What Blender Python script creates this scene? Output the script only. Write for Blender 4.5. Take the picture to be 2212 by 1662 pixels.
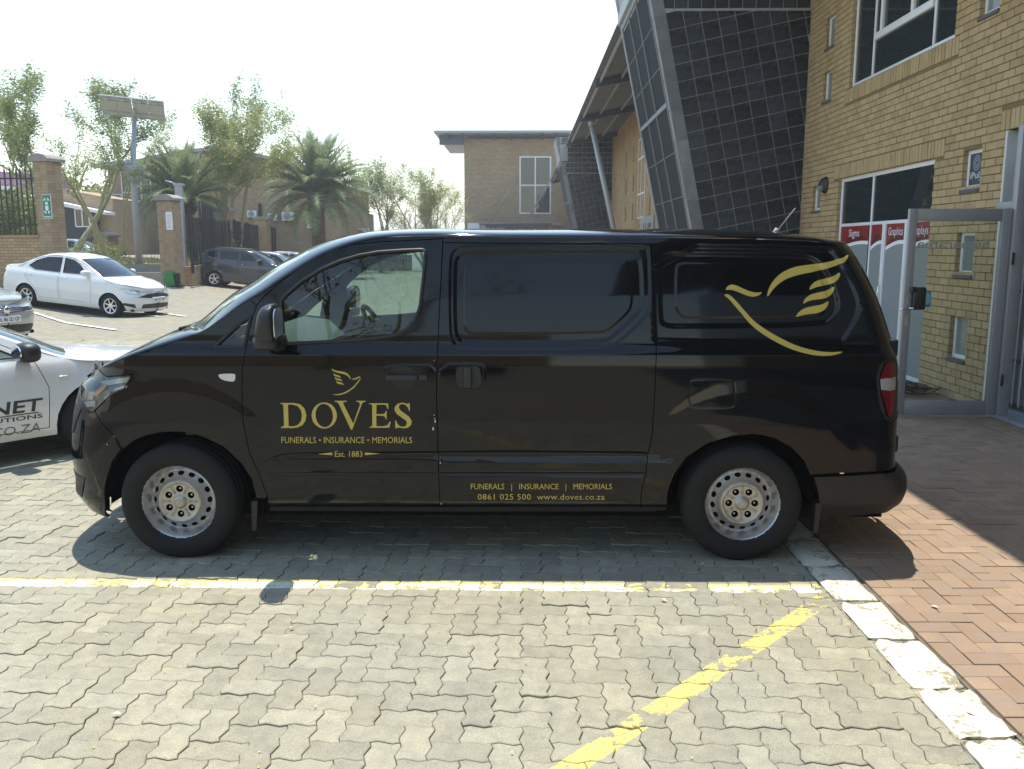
import bpy, bmesh, math, random
import numpy as np
from mathutils import Vector, Matrix, Euler
from mathutils.geometry import delaunay_2d_cdt

random.seed(7)
rng = np.random.default_rng(7)
scene = bpy.context.scene
for _o in list(bpy.data.objects):
    bpy.data.objects.remove(_o, do_unlink=True)
COL = scene.collection
R = math.radians

# ------------------------------------------------------------------ camera
CAMH, PITCH, YAW, FPX, CX, CY = 1.776, R(9.12), R(0.68), 1850.0, 1106.0, 831.0
cam_data = bpy.data.cameras.new('camera')
cam_data.sensor_width = 36.0
cam_data.sensor_fit = 'HORIZONTAL'
cam_data.lens = 36.0 * FPX / 2212.0
cam_data.clip_start = 0.05
cam_data.clip_end = 3000.0
cam = bpy.data.objects.new('camera', cam_data)
COL.objects.link(cam)
cam.location = (0, 0, CAMH)
cam.rotation_euler = (math.pi / 2 - PITCH, 0, YAW)
scene.camera = cam

# ------------------------------------------------------------------ light
SUN_DIR = Vector((-0.055, 0.245, 1.0)).normalized()      # towards the sun
sun_el = math.asin(SUN_DIR.z)
sun_az = math.atan2(SUN_DIR.x, SUN_DIR.y)
world = bpy.data.worlds.new('World')
scene.world = world
world.use_nodes = True
wn = world.node_tree.nodes
wl = world.node_tree.links
wn.clear()
sky = wn.new('ShaderNodeTexSky')
sky.sky_type = 'NISHITA'
sky.sun_disc = False
sky.sun_elevation = sun_el
sky.sun_rotation = sun_az
sky.altitude = 5000
sky.air_density = 2.8
sky.dust_density = 10.0
sky.ozone_density = 0.0
bg = wn.new('ShaderNodeBackground')
bg.inputs['Strength'].default_value = 0.15
wo = wn.new('ShaderNodeOutputWorld')
wl.new(sky.outputs[0], bg.inputs['Color'])
wl.new(bg.outputs[0], wo.inputs['Surface'])
sd = bpy.data.lights.new('sun', 'SUN')
sd.energy = 3.7
sd.angle = R(0.53)
sd.color = (1.0, 0.95, 0.86)
so = bpy.data.objects.new('sun', sd)
COL.objects.link(so)
so.rotation_euler = SUN_DIR.to_track_quat('Z', 'Y').to_euler()
so.location = (0, 0, 30)
scene.view_settings.view_transform = 'Standard'
scene.view_settings.look = 'None'
scene.view_settings.gamma = 1.0
scene.view_settings.use_curve_mapping = False
scene.view_settings.exposure = 0.92
scene.render.engine = 'CYCLES'

# ------------------------------------------------------------------ pixel helpers (design coordinates of the 2212 px wide photograph)
_sp, _cp, _sy, _cy = math.sin(PITCH), math.cos(PITCH), math.sin(YAW), math.cos(YAW)
FW = np.array([-_sy * _cp, _cy * _cp, -_sp])
RT = np.array([_cy, _sy, 0.0])
UPV = np.array([-_sy * _sp, _cy * _sp, _cp])
EYE = np.array([0, 0, CAMH])

def ray(px, py):
    return FW + RT * (px - CX) / FPX + UPV * (CY - py) / FPX

def aty(px, py, y):
    d = ray(px, py); t = y / d[1]
    return Vector(EYE + d * t)

def atx(px, py, x):
    d = ray(px, py); t = x / d[0]
    return Vector(EYE + d * t)

def atz(px, py, z):
    d = ray(px, py); t = (z - CAMH) / d[2]
    return Vector(EYE + d * t)

def proj(P):
    q = np.asarray(P, float) - EYE
    f = q @ FW
    return np.stack([CX + FPX * (q @ RT) / f, CY - FPX * (q @ UPV) / f], -1)

# ------------------------------------------------------------------ objects
OFFS = {}

def tag(o, label, cat=None, group=None, kind=None):
    if label: o['label'] = label
    if cat: o['category'] = cat
    if group: o['group'] = group
    if kind: o['kind'] = kind
    return o

def thing(name, label, cat, loc=(0, 0, 0), rotz=0.0, group=None, local=False):
    o = bpy.data.objects.new(name, None)
    COL.objects.link(o)
    o.empty_display_size = 0.2
    o.location = loc
    o.rotation_euler = (0, 0, rotz)
    tag(o, label, cat, group)
    OFFS[o.name] = Vector((0, 0, 0)) if local else Vector(loc)
    return o

def link(name, me, parent=None, mats=None, loc=None):
    o = bpy.data.objects.new(name, me)
    COL.objects.link(o)
    if mats is not None and me is not None and len(me.materials) == 0:
        for m in (mats if isinstance(mats, (list, tuple)) else [mats]):
            me.materials.append(m)
    off = Vector((0, 0, 0))
    if parent is not None:
        o.parent = parent
        off = OFFS.get(parent.name, Vector((0, 0, 0)))
        if parent.type == 'MESH' and loc is not None:
            pass
    OFFS[o.name] = off
    if loc is not None:
        o.location = Vector(loc) - off
    return o

class MB:
    """collects polygons, becomes one mesh object"""
    def __init__(self):
        self.v = []; self.f = []; self.m = []; self.s = []
    def add(self, vs, fs, mi=0, smooth=False):
        b = len(self.v)
        self.v.extend([tuple(map(float, p)) for p in vs])
        for f in fs:
            self.f.append([i + b for i in f]); self.m.append(mi); self.s.append(smooth)
        return self
    def quad(self, a, b, c, d, mi=0):
        return self.add([a, b, c, d], [[0, 1, 2, 3]], mi)
    def box(self, lo, hi, mi=0, M=None):
        x0, y0, z0 = lo; x1, y1, z1 = hi
        vs = [(x0,y0,z0),(x1,y0,z0),(x1,y1,z0),(x0,y1,z0),(x0,y0,z1),(x1,y0,z1),(x1,y1,z1),(x0,y1,z1)]
        if M is not None: vs = [M @ Vector(p) for p in vs]
        return self.add(vs, [[0,3,2,1],[4,5,6,7],[0,1,5,4],[1,2,6,5],[2,3,7,6],[3,0,4,7]], mi)
    def bbox(self, lo, hi, b=0.01, mi=0, M=None):
        """box with chamfered edges"""
        x0, y0, z0 = lo; x1, y1, z1 = hi
        bm = bmesh.new()
        bmesh.ops.create_cube(bm, size=1.0)
        for v in bm.verts:
            v.co = Vector(((x0+x1)/2 + v.co.x*(x1-x0), (y0+y1)/2 + v.co.y*(y1-y0), (z0+z1)/2 + v.co.z*(z1-z0)))
        bmesh.ops.bevel(bm, geom=bm.edges[:], offset=b, segments=2, affect='EDGES', profile=0.5)
        return self.bm(bm, mi, M, True)
    def bm(self, bm, mi=0, M=None, smooth=False):
        bm.verts.index_update()
        vs = [(M @ v.co) if M is not None else v.co for v in bm.verts]
        fs = [[v.index for v in f.verts] for f in bm.faces]
        self.add(vs, fs, mi, smooth)
        bm.free()
        return self
    def tube(self, pts, rads, n=8, mi=0, caps=True, smooth=True):
        pts = [Vector(p) for p in pts]
        if not isinstance(rads, (list, tuple)): rads = [rads] * len(pts)
        vs = []; fs = []
        prev = None
        for i, p in enumerate(pts):
            if i == 0: d = pts[1] - p
            elif i == len(pts) - 1: d = p - pts[i-1]
            else: d = (pts[i+1] - pts[i-1])
            d.normalize()
            if prev is None:
                ref = Vector((0, 0, 1)) if abs(d.z) < 0.9 else Vector((1, 0, 0))
                a = d.cross(ref).normalized()
            else:
                a = prev - d * prev.dot(d)
                if a.length < 1e-5: a = d.orthogonal()
                a.normalize()
            prev = a
            b = d.cross(a)
            for k in range(n):
                t = 2 * math.pi * k / n
                vs.append(p + (a * math.cos(t) + b * math.sin(t)) * rads[i])
        for i in range(len(pts) - 1):
            for k in range(n):
                fs.append([i*n+k, i*n+(k+1) % n, (i+1)*n+(k+1) % n, (i+1)*n+k])
        self.add(vs, fs, mi, smooth)
        if caps:
            b0 = len(self.v) - len(vs)
            self.f.append([b0 + k for k in range(n)][::-1]); self.m.append(mi); self.s.append(False)
            self.f.append([b0 + (len(pts)-1)*n + k for k in range(n)]); self.m.append(mi); self.s.append(False)
        return self
    def lathe(self, prof, n=24, axis='Z', c=(0, 0, 0), mi=0, smooth=True, sgn=1):
        """prof = [(radius, height)]"""
        c = Vector(c); vs = []; fs = []
        for r, h in prof:
            for k in range(n):
                t = 2 * math.pi * k / n
                if axis == 'Z': p = Vector((r*math.cos(t), r*math.sin(t), h))
                elif axis == 'Y': p = Vector((r*math.cos(t), h, r*math.sin(t)))
                else: p = Vector((h, r*math.cos(t), r*math.sin(t)))
                vs.append(c + p)
        for i in range(len(prof)-1):
            for k in range(n):
                q = [i*n+k, i*n+(k+1) % n, (i+1)*n+(k+1) % n, (i+1)*n+k]
                fs.append(q if sgn > 0 else q[::-1])
        return self.add(vs, fs, mi, smooth)
    def prism(self, poly, h0, h1, axis='Y', mi=0, M=None):
        """poly in the two other axes, extruded h0..h1 along axis"""
        def P(a, b, h):
            p = {'Y': (a, h, b), 'Z': (a, b, h), 'X': (h, a, b)}[axis]
            return (M @ Vector(p)) if M is not None else p
        n = len(poly)
        vs = [P(a, b, h0) for a, b in poly] + [P(a, b, h1) for a, b in poly]
        fs = [list(range(n)), list(range(2*n-1, n-1, -1))]
        fs += [[i, n+i, n+(i+1) % n, (i+1) % n] for i in range(n)]
        return self.add(vs, fs, mi)
    def build(self, name, mats, parent=None, angle=None, label=None, cat=None, group=None, kind=None):
        off = OFFS.get(parent.name, Vector((0, 0, 0))) if parent is not None else Vector((0, 0, 0))
        me = bpy.data.meshes.new(name)
        V = np.array(self.v, float).reshape(-1, 3) - np.array(off)
        me.from_pydata([tuple(p) for p in V], [], self.f)
        for m in (mats if isinstance(mats, (list, tuple)) else [mats]):
            me.materials.append(m)
        me.polygons.foreach_set('material_index', np.array(self.m, dtype=np.int32))
        me.polygons.foreach_set('use_smooth', np.array(self.s, dtype=bool))
        me.update()
        if angle is not None:
            me.polygons.foreach_set('use_smooth', np.ones(len(self.f), dtype=bool))
            me.set_sharp_from_angle(angle=R(angle))
        o = link(name, me, parent)
        if label or cat or kind or group: tag(o, label, cat, group, kind)
        return o

def np_mesh(name, V, Fq, mats, parent=None, smooth=False, normals=None, mi=None, nside=4):
    """fast mesh from numpy arrays (all faces have nside corners)"""
    off = OFFS.get(parent.name, Vector((0, 0, 0))) if parent is not None else Vector((0, 0, 0))
    V = np.asarray(V, float) - np.array(off)
    Fq = np.asarray(Fq, dtype=np.int32)
    me = bpy.data.meshes.new(name)
    me.vertices.add(len(V)); me.vertices.foreach_set('co', V.astype(np.float32).ravel())
    k = Fq.shape[1]
    me.loops.add(Fq.size); me.loops.foreach_set('vertex_index', Fq.ravel())
    me.polygons.add(len(Fq))
    me.polygons.foreach_set('loop_start', np.arange(0, Fq.size, k, dtype=np.int32))
    me.polygons.foreach_set('loop_total', np.full(len(Fq), k, dtype=np.int32))
    if mi is not None: me.polygons.foreach_set('material_index', np.asarray(mi, dtype=np.int32))
    me.polygons.foreach_set('use_smooth', np.full(len(Fq), smooth, dtype=bool))
    me.update(calc_edges=True); me.validate()
    if normals is not None: me.normals_split_custom_set_from_vertices([tuple(n) for n in normals])
    for m in (mats if isinstance(mats, (list, tuple)) else [mats]): me.materials.append(m)
    return link(name, me, parent)

def copy_tree(o, parent=None):
    c = o.copy(); COL.objects.link(c)
    if parent is not None: c.parent = parent
    for ch in o.children: copy_tree(ch, c)
    return c

# ------------------------------------------------------------------ materials
class NT:
    def __init__(self, name):
        self.mat = bpy.data.materials.new(name); self.mat.use_nodes = True
        self.n = self.mat.node_tree.nodes; self.l = self.mat.node_tree.links
        self.n.clear()
        self.out = self.n.new('ShaderNodeOutputMaterial')
    def node(self, t, **kw):
        x = self.n.new(t)
        for k, v in kw.items(): setattr(x, k, v)
        return x
    def set(self, sock, val):
        if hasattr(val, 'links') or isinstance(val, bpy.types.NodeSocket): self.l.new(val, sock)
        else: sock.default_value = val
    def math(self, op, a, b=None, c=None, clamp=False):
        x = self.node('ShaderNodeMath', operation=op, use_clamp=clamp)
        self.set(x.inputs[0], a)
        if b is not None: self.set(x.inputs[1], b)
        if c is not None: self.set(x.inputs[2], c)
        return x.outputs[0]
    def mix(self, fac, a, b, blend='MIX'):
        x = self.node('ShaderNodeMix', data_type='RGBA', blend_type=blend)
        self.set(x.inputs[0], fac)
        self.set(x.inputs[6], a if not isinstance(a, tuple) else (*a[:3], 1))
        self.set(x.inputs[7], b if not isinstance(b, tuple) else (*b[:3], 1))
        return x.outputs[2]
    def ramp(self, fac, lo, hi):
        x = self.node('ShaderNodeMapRange', clamp=True)
        self.set(x.inputs[0], fac); x.inputs[1].default_value = lo; x.inputs[2].default_value = hi
        return x.outputs[0]
    def noise(self, vec, scale, detail=3, rough=0.55):
        x = self.node('ShaderNodeTexNoise')
        if vec is not None: self.l.new(vec, x.inputs['Vector'])
        x.inputs['Scale'].default_value = scale; x.inputs['Detail'].default_value = detail
        x.inputs['Roughness'].default_value = rough
        return x.outputs['Fac']
    def pos(self): return self.node('ShaderNodeNewGeometry').outputs['Position']
    def objco(self): return self.node('ShaderNodeTexCoord').outputs['Object']
    def rand(self):
        """random value per object and per island"""
        a = self.node('ShaderNodeObjectInfo').outputs['Random']
        b = self.node('ShaderNodeNewGeometry').outputs['Random Per Island']
        return self.math('FRACT', self.math('ADD', self.math('MULTIPLY', a, 7.31), b))
    def bsdf(self, color, rough=0.6, metal=0.0, spec=0.5, coat=0.0, bump=None, bumpd=0.01, bumps=0.5, emis=None, emstr=1.0, alpha=None, sss=None, trans=None):
        p = self.node('ShaderNodeBsdfPrincipled')
        self.set(p.inputs['Base Color'], color if not isinstance(color, tuple) else (*color[:3], 1))
        self.set(p.inputs['Roughness'], rough); self.set(p.inputs['Metallic'], metal)
        self.set(p.inputs['Specular IOR Level'], spec)
        if coat: p.inputs['Coat Weight'].default_value = coat; p.inputs['Coat Roughness'].default_value = 0.02
        if bump is not None:
            b = self.node('ShaderNodeBump'); b.inputs['Strength'].default_value = bumps; b.inputs['Distance'].default_value = bumpd
            self.l.new(bump, b.inputs['Height']); self.l.new(b.outputs[0], p.inputs['Normal'])
        if emis: p.inputs['Emission Color'].default_value = (*emis, 1); p.inputs['Emission Strength'].default_value = emstr
        if trans: p.inputs['Transmission Weight'].default_value = trans
        self.l.new(p.outputs[0], self.out.inputs['Surface'])
        return self.mat

def mat_simple(name, color, rough=0.6, metal=0.0, var=0.12, scale=6.0, spec=0.5, coat=0.0, bump=0.0, rnd=0.0, bscale=None):
    t = NT(name); P = t.objco()
    n = t.noise(P, scale)
    c = t.mix(n, tuple(x * (1 - var) for x in color), tuple(min(1, x * (1 + var)) for x in color))
    if rnd:
        r = t.rand()
        c = t.mix(r, t.mix(1.0, c, (1 - rnd,) * 3, 'MULTIPLY'), t.mix(1.0, c, (1 + rnd,) * 3, 'MULTIPLY'))
    rr = t.math('ADD', t.math('MULTIPLY', t.math('SUBTRACT', n, 0.5), 0.25 if rough > 0.2 else 0.04), rough, clamp=True)
    b = t.noise(P, bscale or scale * 12) if bump else None
    return t.bsdf(c, rr, metal, spec, coat, b, bump, 0.6)

def mat_glass(name, tint=(0.8, 0.9, 0.86), base=0.0, dark=(0.02, 0.025, 0.025), rough=0.0, ior=1.5, gain=1.0):
    """architectural glass: tinted see-through + fresnel reflection; base = share of opaque dirt/tint"""
    t = NT(name)
    tr = t.node('ShaderNodeBsdfTransparent'); tr.inputs[0].default_value = (*tint, 1)
    df = t.node('ShaderNodeBsdfDiffuse'); df.inputs[0].default_value = (*dark, 1)
    m1 = t.node('ShaderNodeMixShader'); m1.inputs[0].default_value = base
    t.l.new(tr.outputs[0], m1.inputs[1]); t.l.new(df.outputs[0], m1.inputs[2])
    gl = t.node('ShaderNodeBsdfGlossy'); gl.inputs['Roughness'].default_value = rough; gl.inputs[0].default_value = (1, 1, 1, 1)
    fr = t.node('ShaderNodeFresnel'); fr.inputs[0].default_value = ior
    f = t.math('MULTIPLY', fr.outputs[0], gain, clamp=True)
    m2 = t.node('ShaderNodeMixShader'); t.l.new(f, m2.inputs[0])
    t.l.new(m1.outputs[0], m2.inputs[1]); t.l.new(gl.outputs[0], m2.inputs[2])
    t.l.new(m2.outputs[0], t.out.inputs['Surface'])
    return t.mat

M = {}
def line_mask(t, P, p0, p1, w):
    """1 inside a painted strip on the ground from p0 to p1"""
    p0 = Vector((*p0, 0)); p1 = Vector((*p1, 0)); d = p1 - p0; L = d.length; d.normalize(); n = Vector((-d.y, d.x, 0))
    s = t.node('ShaderNodeVectorMath', operation='SUBTRACT'); t.l.new(P, s.inputs[0]); s.inputs[1].default_value = p0
    a = t.node('ShaderNodeVectorMath', operation='DOT_PRODUCT'); t.l.new(s.outputs[0], a.inputs[0]); a.inputs[1].default_value = n
    b = t.node('ShaderNodeVectorMath', operation='DOT_PRODUCT'); t.l.new(s.outputs[0], b.inputs[0]); b.inputs[1].default_value = d
    wob = t.math('MULTIPLY', t.math('SUBTRACT', t.noise(P, 30, 2), 0.5), 0.02)
    dist = t.math('ABSOLUTE', t.math('ADD', a.outputs['Value'], wob))
    m = t.math('LESS_THAN', dist, w / 2)
    m = t.math('MULTIPLY', m, t.math('GREATER_THAN', b.outputs['Value'], 0.0))
    return t.math('MULTIPLY', m, t.math('LESS_THAN', b.outputs['Value'], L))

def mat_paver():
    t = NT('concrete_paver'); P = t.pos(); r = t.rand()
    grain = t.noise(P, 170, 3, 0.8); mid = t.noise(P, 14, 4); big = t.noise(P, 0.9, 3)
    c = t.mix(r, (0.250, 0.242, 0.196), (0.316, 0.305, 0.246))
    c = t.mix(t.ramp(mid, 0.3, 0.7), t.mix(1.0, c, (0.86, 0.86, 0.86), 'MULTIPLY'), t.mix(1.0, c, (1.12, 1.11, 1.06), 'MULTIPLY'))
    c = t.mix(t.ramp(grain, 0.25, 0.75), t.mix(1.0, c, (0.62, 0.62, 0.64), 'MULTIPLY'), t.mix(1.0, c, (1.34, 1.33, 1.27), 'MULTIPLY'))
    c = t.mix(t.ramp(big, 0.35, 0.65), c, t.mix(1.0, c, (1.08, 1.03, 0.95), 'MULTIPLY'))
    st = t.ramp(t.noise(P, 1.7, 5, 0.6), 0.60, 0.74); c = t.mix(t.math('MULTIPLY', st, 0.30), c, t.mix(1.0, c, (0.62, 0.62, 0.64), 'MULTIPLY'))
    sp = t.ramp(t.noise(P, 26, 2, 0.5), 0.70, 0.76); c = t.mix(t.math('MULTIPLY', sp, 0.35), c, (0.10, 0.095, 0.085))
    wear = t.noise(P, 11, 5, 0.7); wear2 = t.noise(P, 34, 3, 0.7)
    rw = t.math('ADD', t.math('MULTIPLY', t.math('SUBTRACT', r, 0.5), 0.34), wear)
    yel = line_mask(t, P, (-6.0, 4.378), (1.57, 4.302), 0.105)
    yel2 = line_mask(t, P, (1.56, 4.18), (-1.6, 0.85), 0.095)
    ym = t.math('MULTIPLY', t.math('MAXIMUM', yel, yel2), t.math('GREATER_THAN', rw, 0.40))
    ym = t.math('MULTIPLY', ym, t.math('GREATER_THAN', t.math('ADD', wear2, t.math('MULTIPLY', t.math('SUBTRACT', grain, 0.5), 0.5)), 0.40))
    wh = line_mask(t, P, (-6.0, 4.362), (1.57, 4.286), 0.085)
    wm = t.math('MULTIPLY', wh, t.math('GREATER_THAN', t.math('ADD', rw, t.math('MULTIPLY', t.math('SUBTRACT', wear2, 0.5), 0.7)), 0.50))
    c = t.mix(ym, c, t.mix(grain, (0.46, 0.37, 0.10), (0.66, 0.56, 0.20)))
    c = t.mix(wm, c, t.mix(grain, (0.54, 0.53, 0.46), (0.80, 0.79, 0.72)))
    return t.bsdf(c, 0.82, 0, 0.25, 0, grain, 0.0016, 0.8)

def mat_redpaver():
    t = NT('clay_paver'); P = t.pos(); r = t.rand()
    grain = t.noise(P, 300, 2, 0.7); mid = t.noise(P, 9, 4)
    c = t.mix(r, (0.255, 0.172, 0.108), (0.365, 0.250, 0.160))
    c = t.mix(t.ramp(mid, 0.35, 0.7), c, (0.265, 0.20, 0.15))
    c = t.mix(t.ramp(grain, 0.25, 0.75), t.mix(1.0, c, (0.78,) * 3, 'MULTIPLY'), t.mix(1.0, c, (1.18,) * 3, 'MULTIPLY'))
    return t.bsdf(c, 0.78, 0, 0.3, 0, grain, 0.001, 0.6)

def mat_ground():
    """distant paving: the same zig-zag paving, too far away to tell the pavers apart"""
    t = NT('yard_paving'); P = t.pos()
    br = t.node('ShaderNodeTexBrick'); t.l.new(P, br.inputs['Vector'])
    br.inputs['Scale'].default_value = 1.0
    br.inputs['Color1'].default_value = (0.225, 0.216, 0.175, 1); br.inputs['Color2'].default_value = (0.300, 0.288, 0.232, 1)
    br.inputs['Mortar'].default_value = (0.12, 0.11, 0.085, 1); br.inputs['Mortar Size'].default_value = 0.009
    br.inputs['Brick Width'].default_value = 0.22; br.inputs['Row Height'].default_value = 0.11
    big = t.noise(P, 0.35, 4); mid = t.noise(P, 6, 4, 0.7)
    c = t.mix(t.ramp(mid, 0.3, 0.7), t.mix(1.0, br.outputs[0], (0.85,) * 3, 'MULTIPLY'), t.mix(1.0, br.outputs[0], (1.16, 1.14, 1.08), 'MULTIPLY'))
    c = t.mix(t.ramp(big, 0.4, 0.65), c, t.mix(1.0, c, (1.12, 1.03, 0.9), 'MULTIPLY'))
    return t.bsdf(c, 0.85, 0, 0.2, 0, mid, 0.004, 0.4)

def mat_brickpiece(name, c0, c1, dirt):
    t = NT(name); P = t.pos(); r = t.rand()
    grain = t.noise(P, 260, 2, 0.75); mid = t.noise(P, 5, 4)
    c = t.mix(r, c0, c1)
    c = t.mix(t.math('MULTIPLY', t.math('POWER', r, 6.0), 0.55), c, dirt)
    c = t.mix(t.ramp(grain, 0.2, 0.8), t.mix(1.0, c, (0.76,) * 3, 'MULTIPLY'), t.mix(1.0, c, (1.2,) * 3, 'MULTIPLY'))
    c = t.mix(t.ramp(mid, 0.45, 0.75), c, t.mix(1.0, c, (0.84, 0.82, 0.78), 'MULTIPLY'))
    return t.bsdf(c, 0.86, 0, 0.2, 0, grain, 0.0015, 0.7)

def mat_bricktex(name, c0, c1, mortar, w=0.232, h=0.088, axis='XZ', ms=0.006):
    """far brickwork whose bricks can no longer be told apart"""
    t = NT(name); P = t.pos()
    sep = t.node('ShaderNodeSeparateXYZ'); t.l.new(P, sep.inputs[0])
    com = t.node('ShaderNodeCombineXYZ')
    t.l.new(t.math('ADD', sep.outputs[0], sep.outputs[1]), com.inputs[0]); t.l.new(sep.outputs[2], com.inputs[1])
    br = t.node('ShaderNodeTexBrick'); t.l.new(com.outputs[0], br.inputs['Vector'])
    br.inputs['Scale'].default_value = 1.0
    br.inputs['Color1'].default_value = (*c0, 1); br.inputs['Color2'].default_value = (*c1, 1)
    br.inputs['Mortar'].default_value = (*mortar, 1); br.inputs['Mortar Size'].default_value = ms
    br.inputs['Brick Width'].default_value = w; br.inputs['Row Height'].default_value = h
    n = t.noise(P, 0.7, 4); g = t.noise(P, 40, 2)
    c = t.mix(t.ramp(n, 0.35, 0.7), br.outputs[0], t.mix(1.0, br.outputs[0], (0.84, 0.82, 0.80), 'MULTIPLY'))
    c = t.mix(g, t.mix(1.0, c, (0.88,) * 3, 'MULTIPLY'), t.mix(1.0, c, (1.1,) * 3, 'MULTIPLY'))
    return t.bsdf(c, 0.88, 0, 0.15, 0, br.outputs['Fac'], 0.01, 0.4)

def mat_paint(name, color, flake=0.0, dirt=0.25, rough=0.06, coat=0.6, spec=0.5):
    t = NT(name); P = t.objco()
    n = t.noise(P, 2.2, 5, 0.65); f = t.noise(P, 60, 3, 0.7)
    dm = t.math('MULTIPLY', t.ramp(n, 0.45, 0.8), dirt)
    c = t.mix(dm, color, tuple(0.75 * x + 0.035 for x in color))
    rr = t.math('ADD', t.math('MULTIPLY', t.math('MULTIPLY', n, f), 0.10), rough)
    return t.bsdf(c, rr, flake, spec, coat)

def mat_leaf(name, c0, c1, back=0.35):
    t = NT(name); r = t.rand(); P = t.pos()
    n = t.noise(P, 1.3, 2)
    c = t.mix(t.math('ADD', t.math('MULTIPLY', r, 0.6), t.math('MULTIPLY', n, 0.4)), c0, c1)
    d = t.node('ShaderNodeBsdfPrincipled'); t.l.new(c, d.inputs['Base Color']); d.inputs['Roughness'].default_value = 0.55
    d.inputs['Specular IOR Level'].default_value = 0.3
    tr = t.node('ShaderNodeBsdfTranslucent'); t.l.new(c, tr.inputs[0])
    m = t.node('ShaderNodeMixShader'); m.inputs[0].default_value = back
    t.l.new(d.outputs[0], m.inputs[1]); t.l.new(tr.outputs[0], m.inputs[2]); t.l.new(m.outputs[0], t.out.inputs['Surface'])
    return t.mat

M['paver'] = mat_paver(); M['redpaver'] = mat_redpaver(); M['ground'] = mat_ground()
M['sand'] = mat_simple('joint_sand', (0.155, 0.140, 0.105), 0.95, 0, 0.4, 20, 0.1, bump=0.003)
M['brick'] = mat_brickpiece('face_brick', (0.37, 0.272, 0.140), (0.49, 0.370, 0.205), (0.25, 0.16, 0.085))
M['brickp'] = mat_brickpiece('pillar_brick', (0.33, 0.235, 0.140), (0.45, 0.335, 0.215), (0.22, 0.145, 0.09))
M['mortar'] = mat_simple('brown_mortar', (0.200, 0.142, 0.072), 0.95, 0, 0.25, 30, 0.1, bump=0.003)
M['mortarp'] = mat_simple('grey_mortar', (0.22, 0.18, 0.13), 0.95, 0, 0.25, 30, 0.1)
M['bricktex'] = mat_bricktex('far_face_brick', (0.38, 0.265, 0.150), (0.50, 0.36, 0.205), (0.19, 0.13, 0.07))
M['brickfar'] = mat_bricktex('brown_far_brick', (0.36, 0.262, 0.150), (0.47, 0.350, 0.210), (0.17, 0.115, 0.065), 0.30, 0.112, ms=0.012)
M['brickbeige'] = mat_bricktex('beige_far_brick', (0.38, 0.288, 0.185), (0.45, 0.348, 0.23), (0.28, 0.21, 0.135))
M['kerb'] = None
M['tile'] = mat_simple('black_wall_tile', (0.019, 0.026, 0.037), 0.28, 0, 0.5, 3.0, 0.5, rnd=0.5, bump=0.0006, bscale=90)
M['grout'] = mat_simple('grey_grout', (0.36, 0.36, 0.36), 0.9, 0, 0.3, 14)
M['edgestone'] = mat_simple('grey_edge_tile', (0.19, 0.195, 0.20), 0.6, 0, 0.4, 7, rnd=0.25, bump=0.003)
M['alu'] = mat_simple('grey_aluminium', (0.40, 0.41, 0.42), 0.42, 0.15, 0.08, 3)
M['alud'] = mat_simple('dark_grey_aluminium', (0.31, 0.31, 0.31), 0.45, 0.2, 0.1, 3)
M['whitefr'] = mat_simple('white_window_frame', (0.68, 0.69, 0.69), 0.45, 0, 0.08, 6)
M['plaster'] = mat_simple('grey_plaster', (0.58, 0.59, 0.58), 0.85, 0, 0.12, 5, bump=0.003)
M['sill'] = mat_simple('slate_sill', (0.085, 0.085, 0.095), 0.7, 0, 0.3, 12)
M['black'] = mat_simple('black_painted_steel', (0.014, 0.015, 0.017), 0.45, 0, 0.3, 9)
M['blacktrim'] = mat_simple('black_plastic', (0.011, 0.011, 0.011), 0.5, 0, 0.3, 14, bump=0.0005)
M['rubber'] = mat_simple('tyre_rubber', (0.0135, 0.0128, 0.012), 0.8, 0, 0.6, 5, 0.3, bump=0.001)
M['dark'] = mat_simple('dark_void', (0.006, 0.006, 0.006), 0.95, 0, 0.2, 5, 0.05)
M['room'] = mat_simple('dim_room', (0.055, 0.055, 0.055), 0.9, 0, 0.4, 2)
M['steel'] = mat_simple('blue_grey_steel', (0.060, 0.075, 0.115), 0.5, 0.1, 0.25, 5)
M['pole'] = mat_simple('galvanised_pole', (0.36, 0.38, 0.40), 0.45, 0.3, 0.12, 5)
M['purlin'] = mat_simple('galvanised_purlin', (0.30, 0.32, 0.34), 0.5, 0.3, 0.15, 4)
M['sheet'] = mat_simple('roof_sheet', (0.145, 0.150, 0.160), 0.55, 0.1, 0.2, 1.5)
M['roofgrey'] = mat_simple('grey_roof_edge', (0.33, 0.34, 0.35), 0.5, 0.1, 0.12, 3)
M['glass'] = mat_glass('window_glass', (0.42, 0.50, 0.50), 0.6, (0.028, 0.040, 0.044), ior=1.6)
M['glassfar'] = mat_glass('far_window_glass', (0.2, 0.25, 0.25), 0.8, (0.016, 0.023, 0.022), ior=1.6, gain=1.2)
M['glassdoor'] = mat_glass('clear_door_glass', (0.90, 0.93, 0.91), 0.0, ior=1.5)
M['glassvan'] = mat_glass('green_van_glass', (0.55, 0.68, 0.63), 0.02, (0.02, 0.03, 0.028), ior=1.52, gain=1.25)
M['glasscar'] = mat_glass('tinted_car_glass', (0.10, 0.12, 0.12), 0.55, (0.008, 0.010, 0.011), ior=1.55)
M['glassclear'] = mat_glass('car_windscreen', (0.62, 0.74, 0.71), 0.05, (0.05, 0.06, 0.06), ior=1.55, gain=1.3)
M['frost'] = mat_simple('frosted_film', (0.20, 0.228, 0.232), 0.55, 0, 0.06, 2)
M['chrome'] = mat_simple('chrome', (0.75, 0.76, 0.78), 0.12, 1.0, 0.05, 4)
M['rim'] = mat_simple('silver_steel_rim', (0.44, 0.44, 0.45), 0.34, 0.75, 0.2, 16)
M['rimcap'] = mat_simple('worn_silver_hub', (0.44, 0.40, 0.33), 0.40, 0.5, 0.22, 22)
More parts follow.
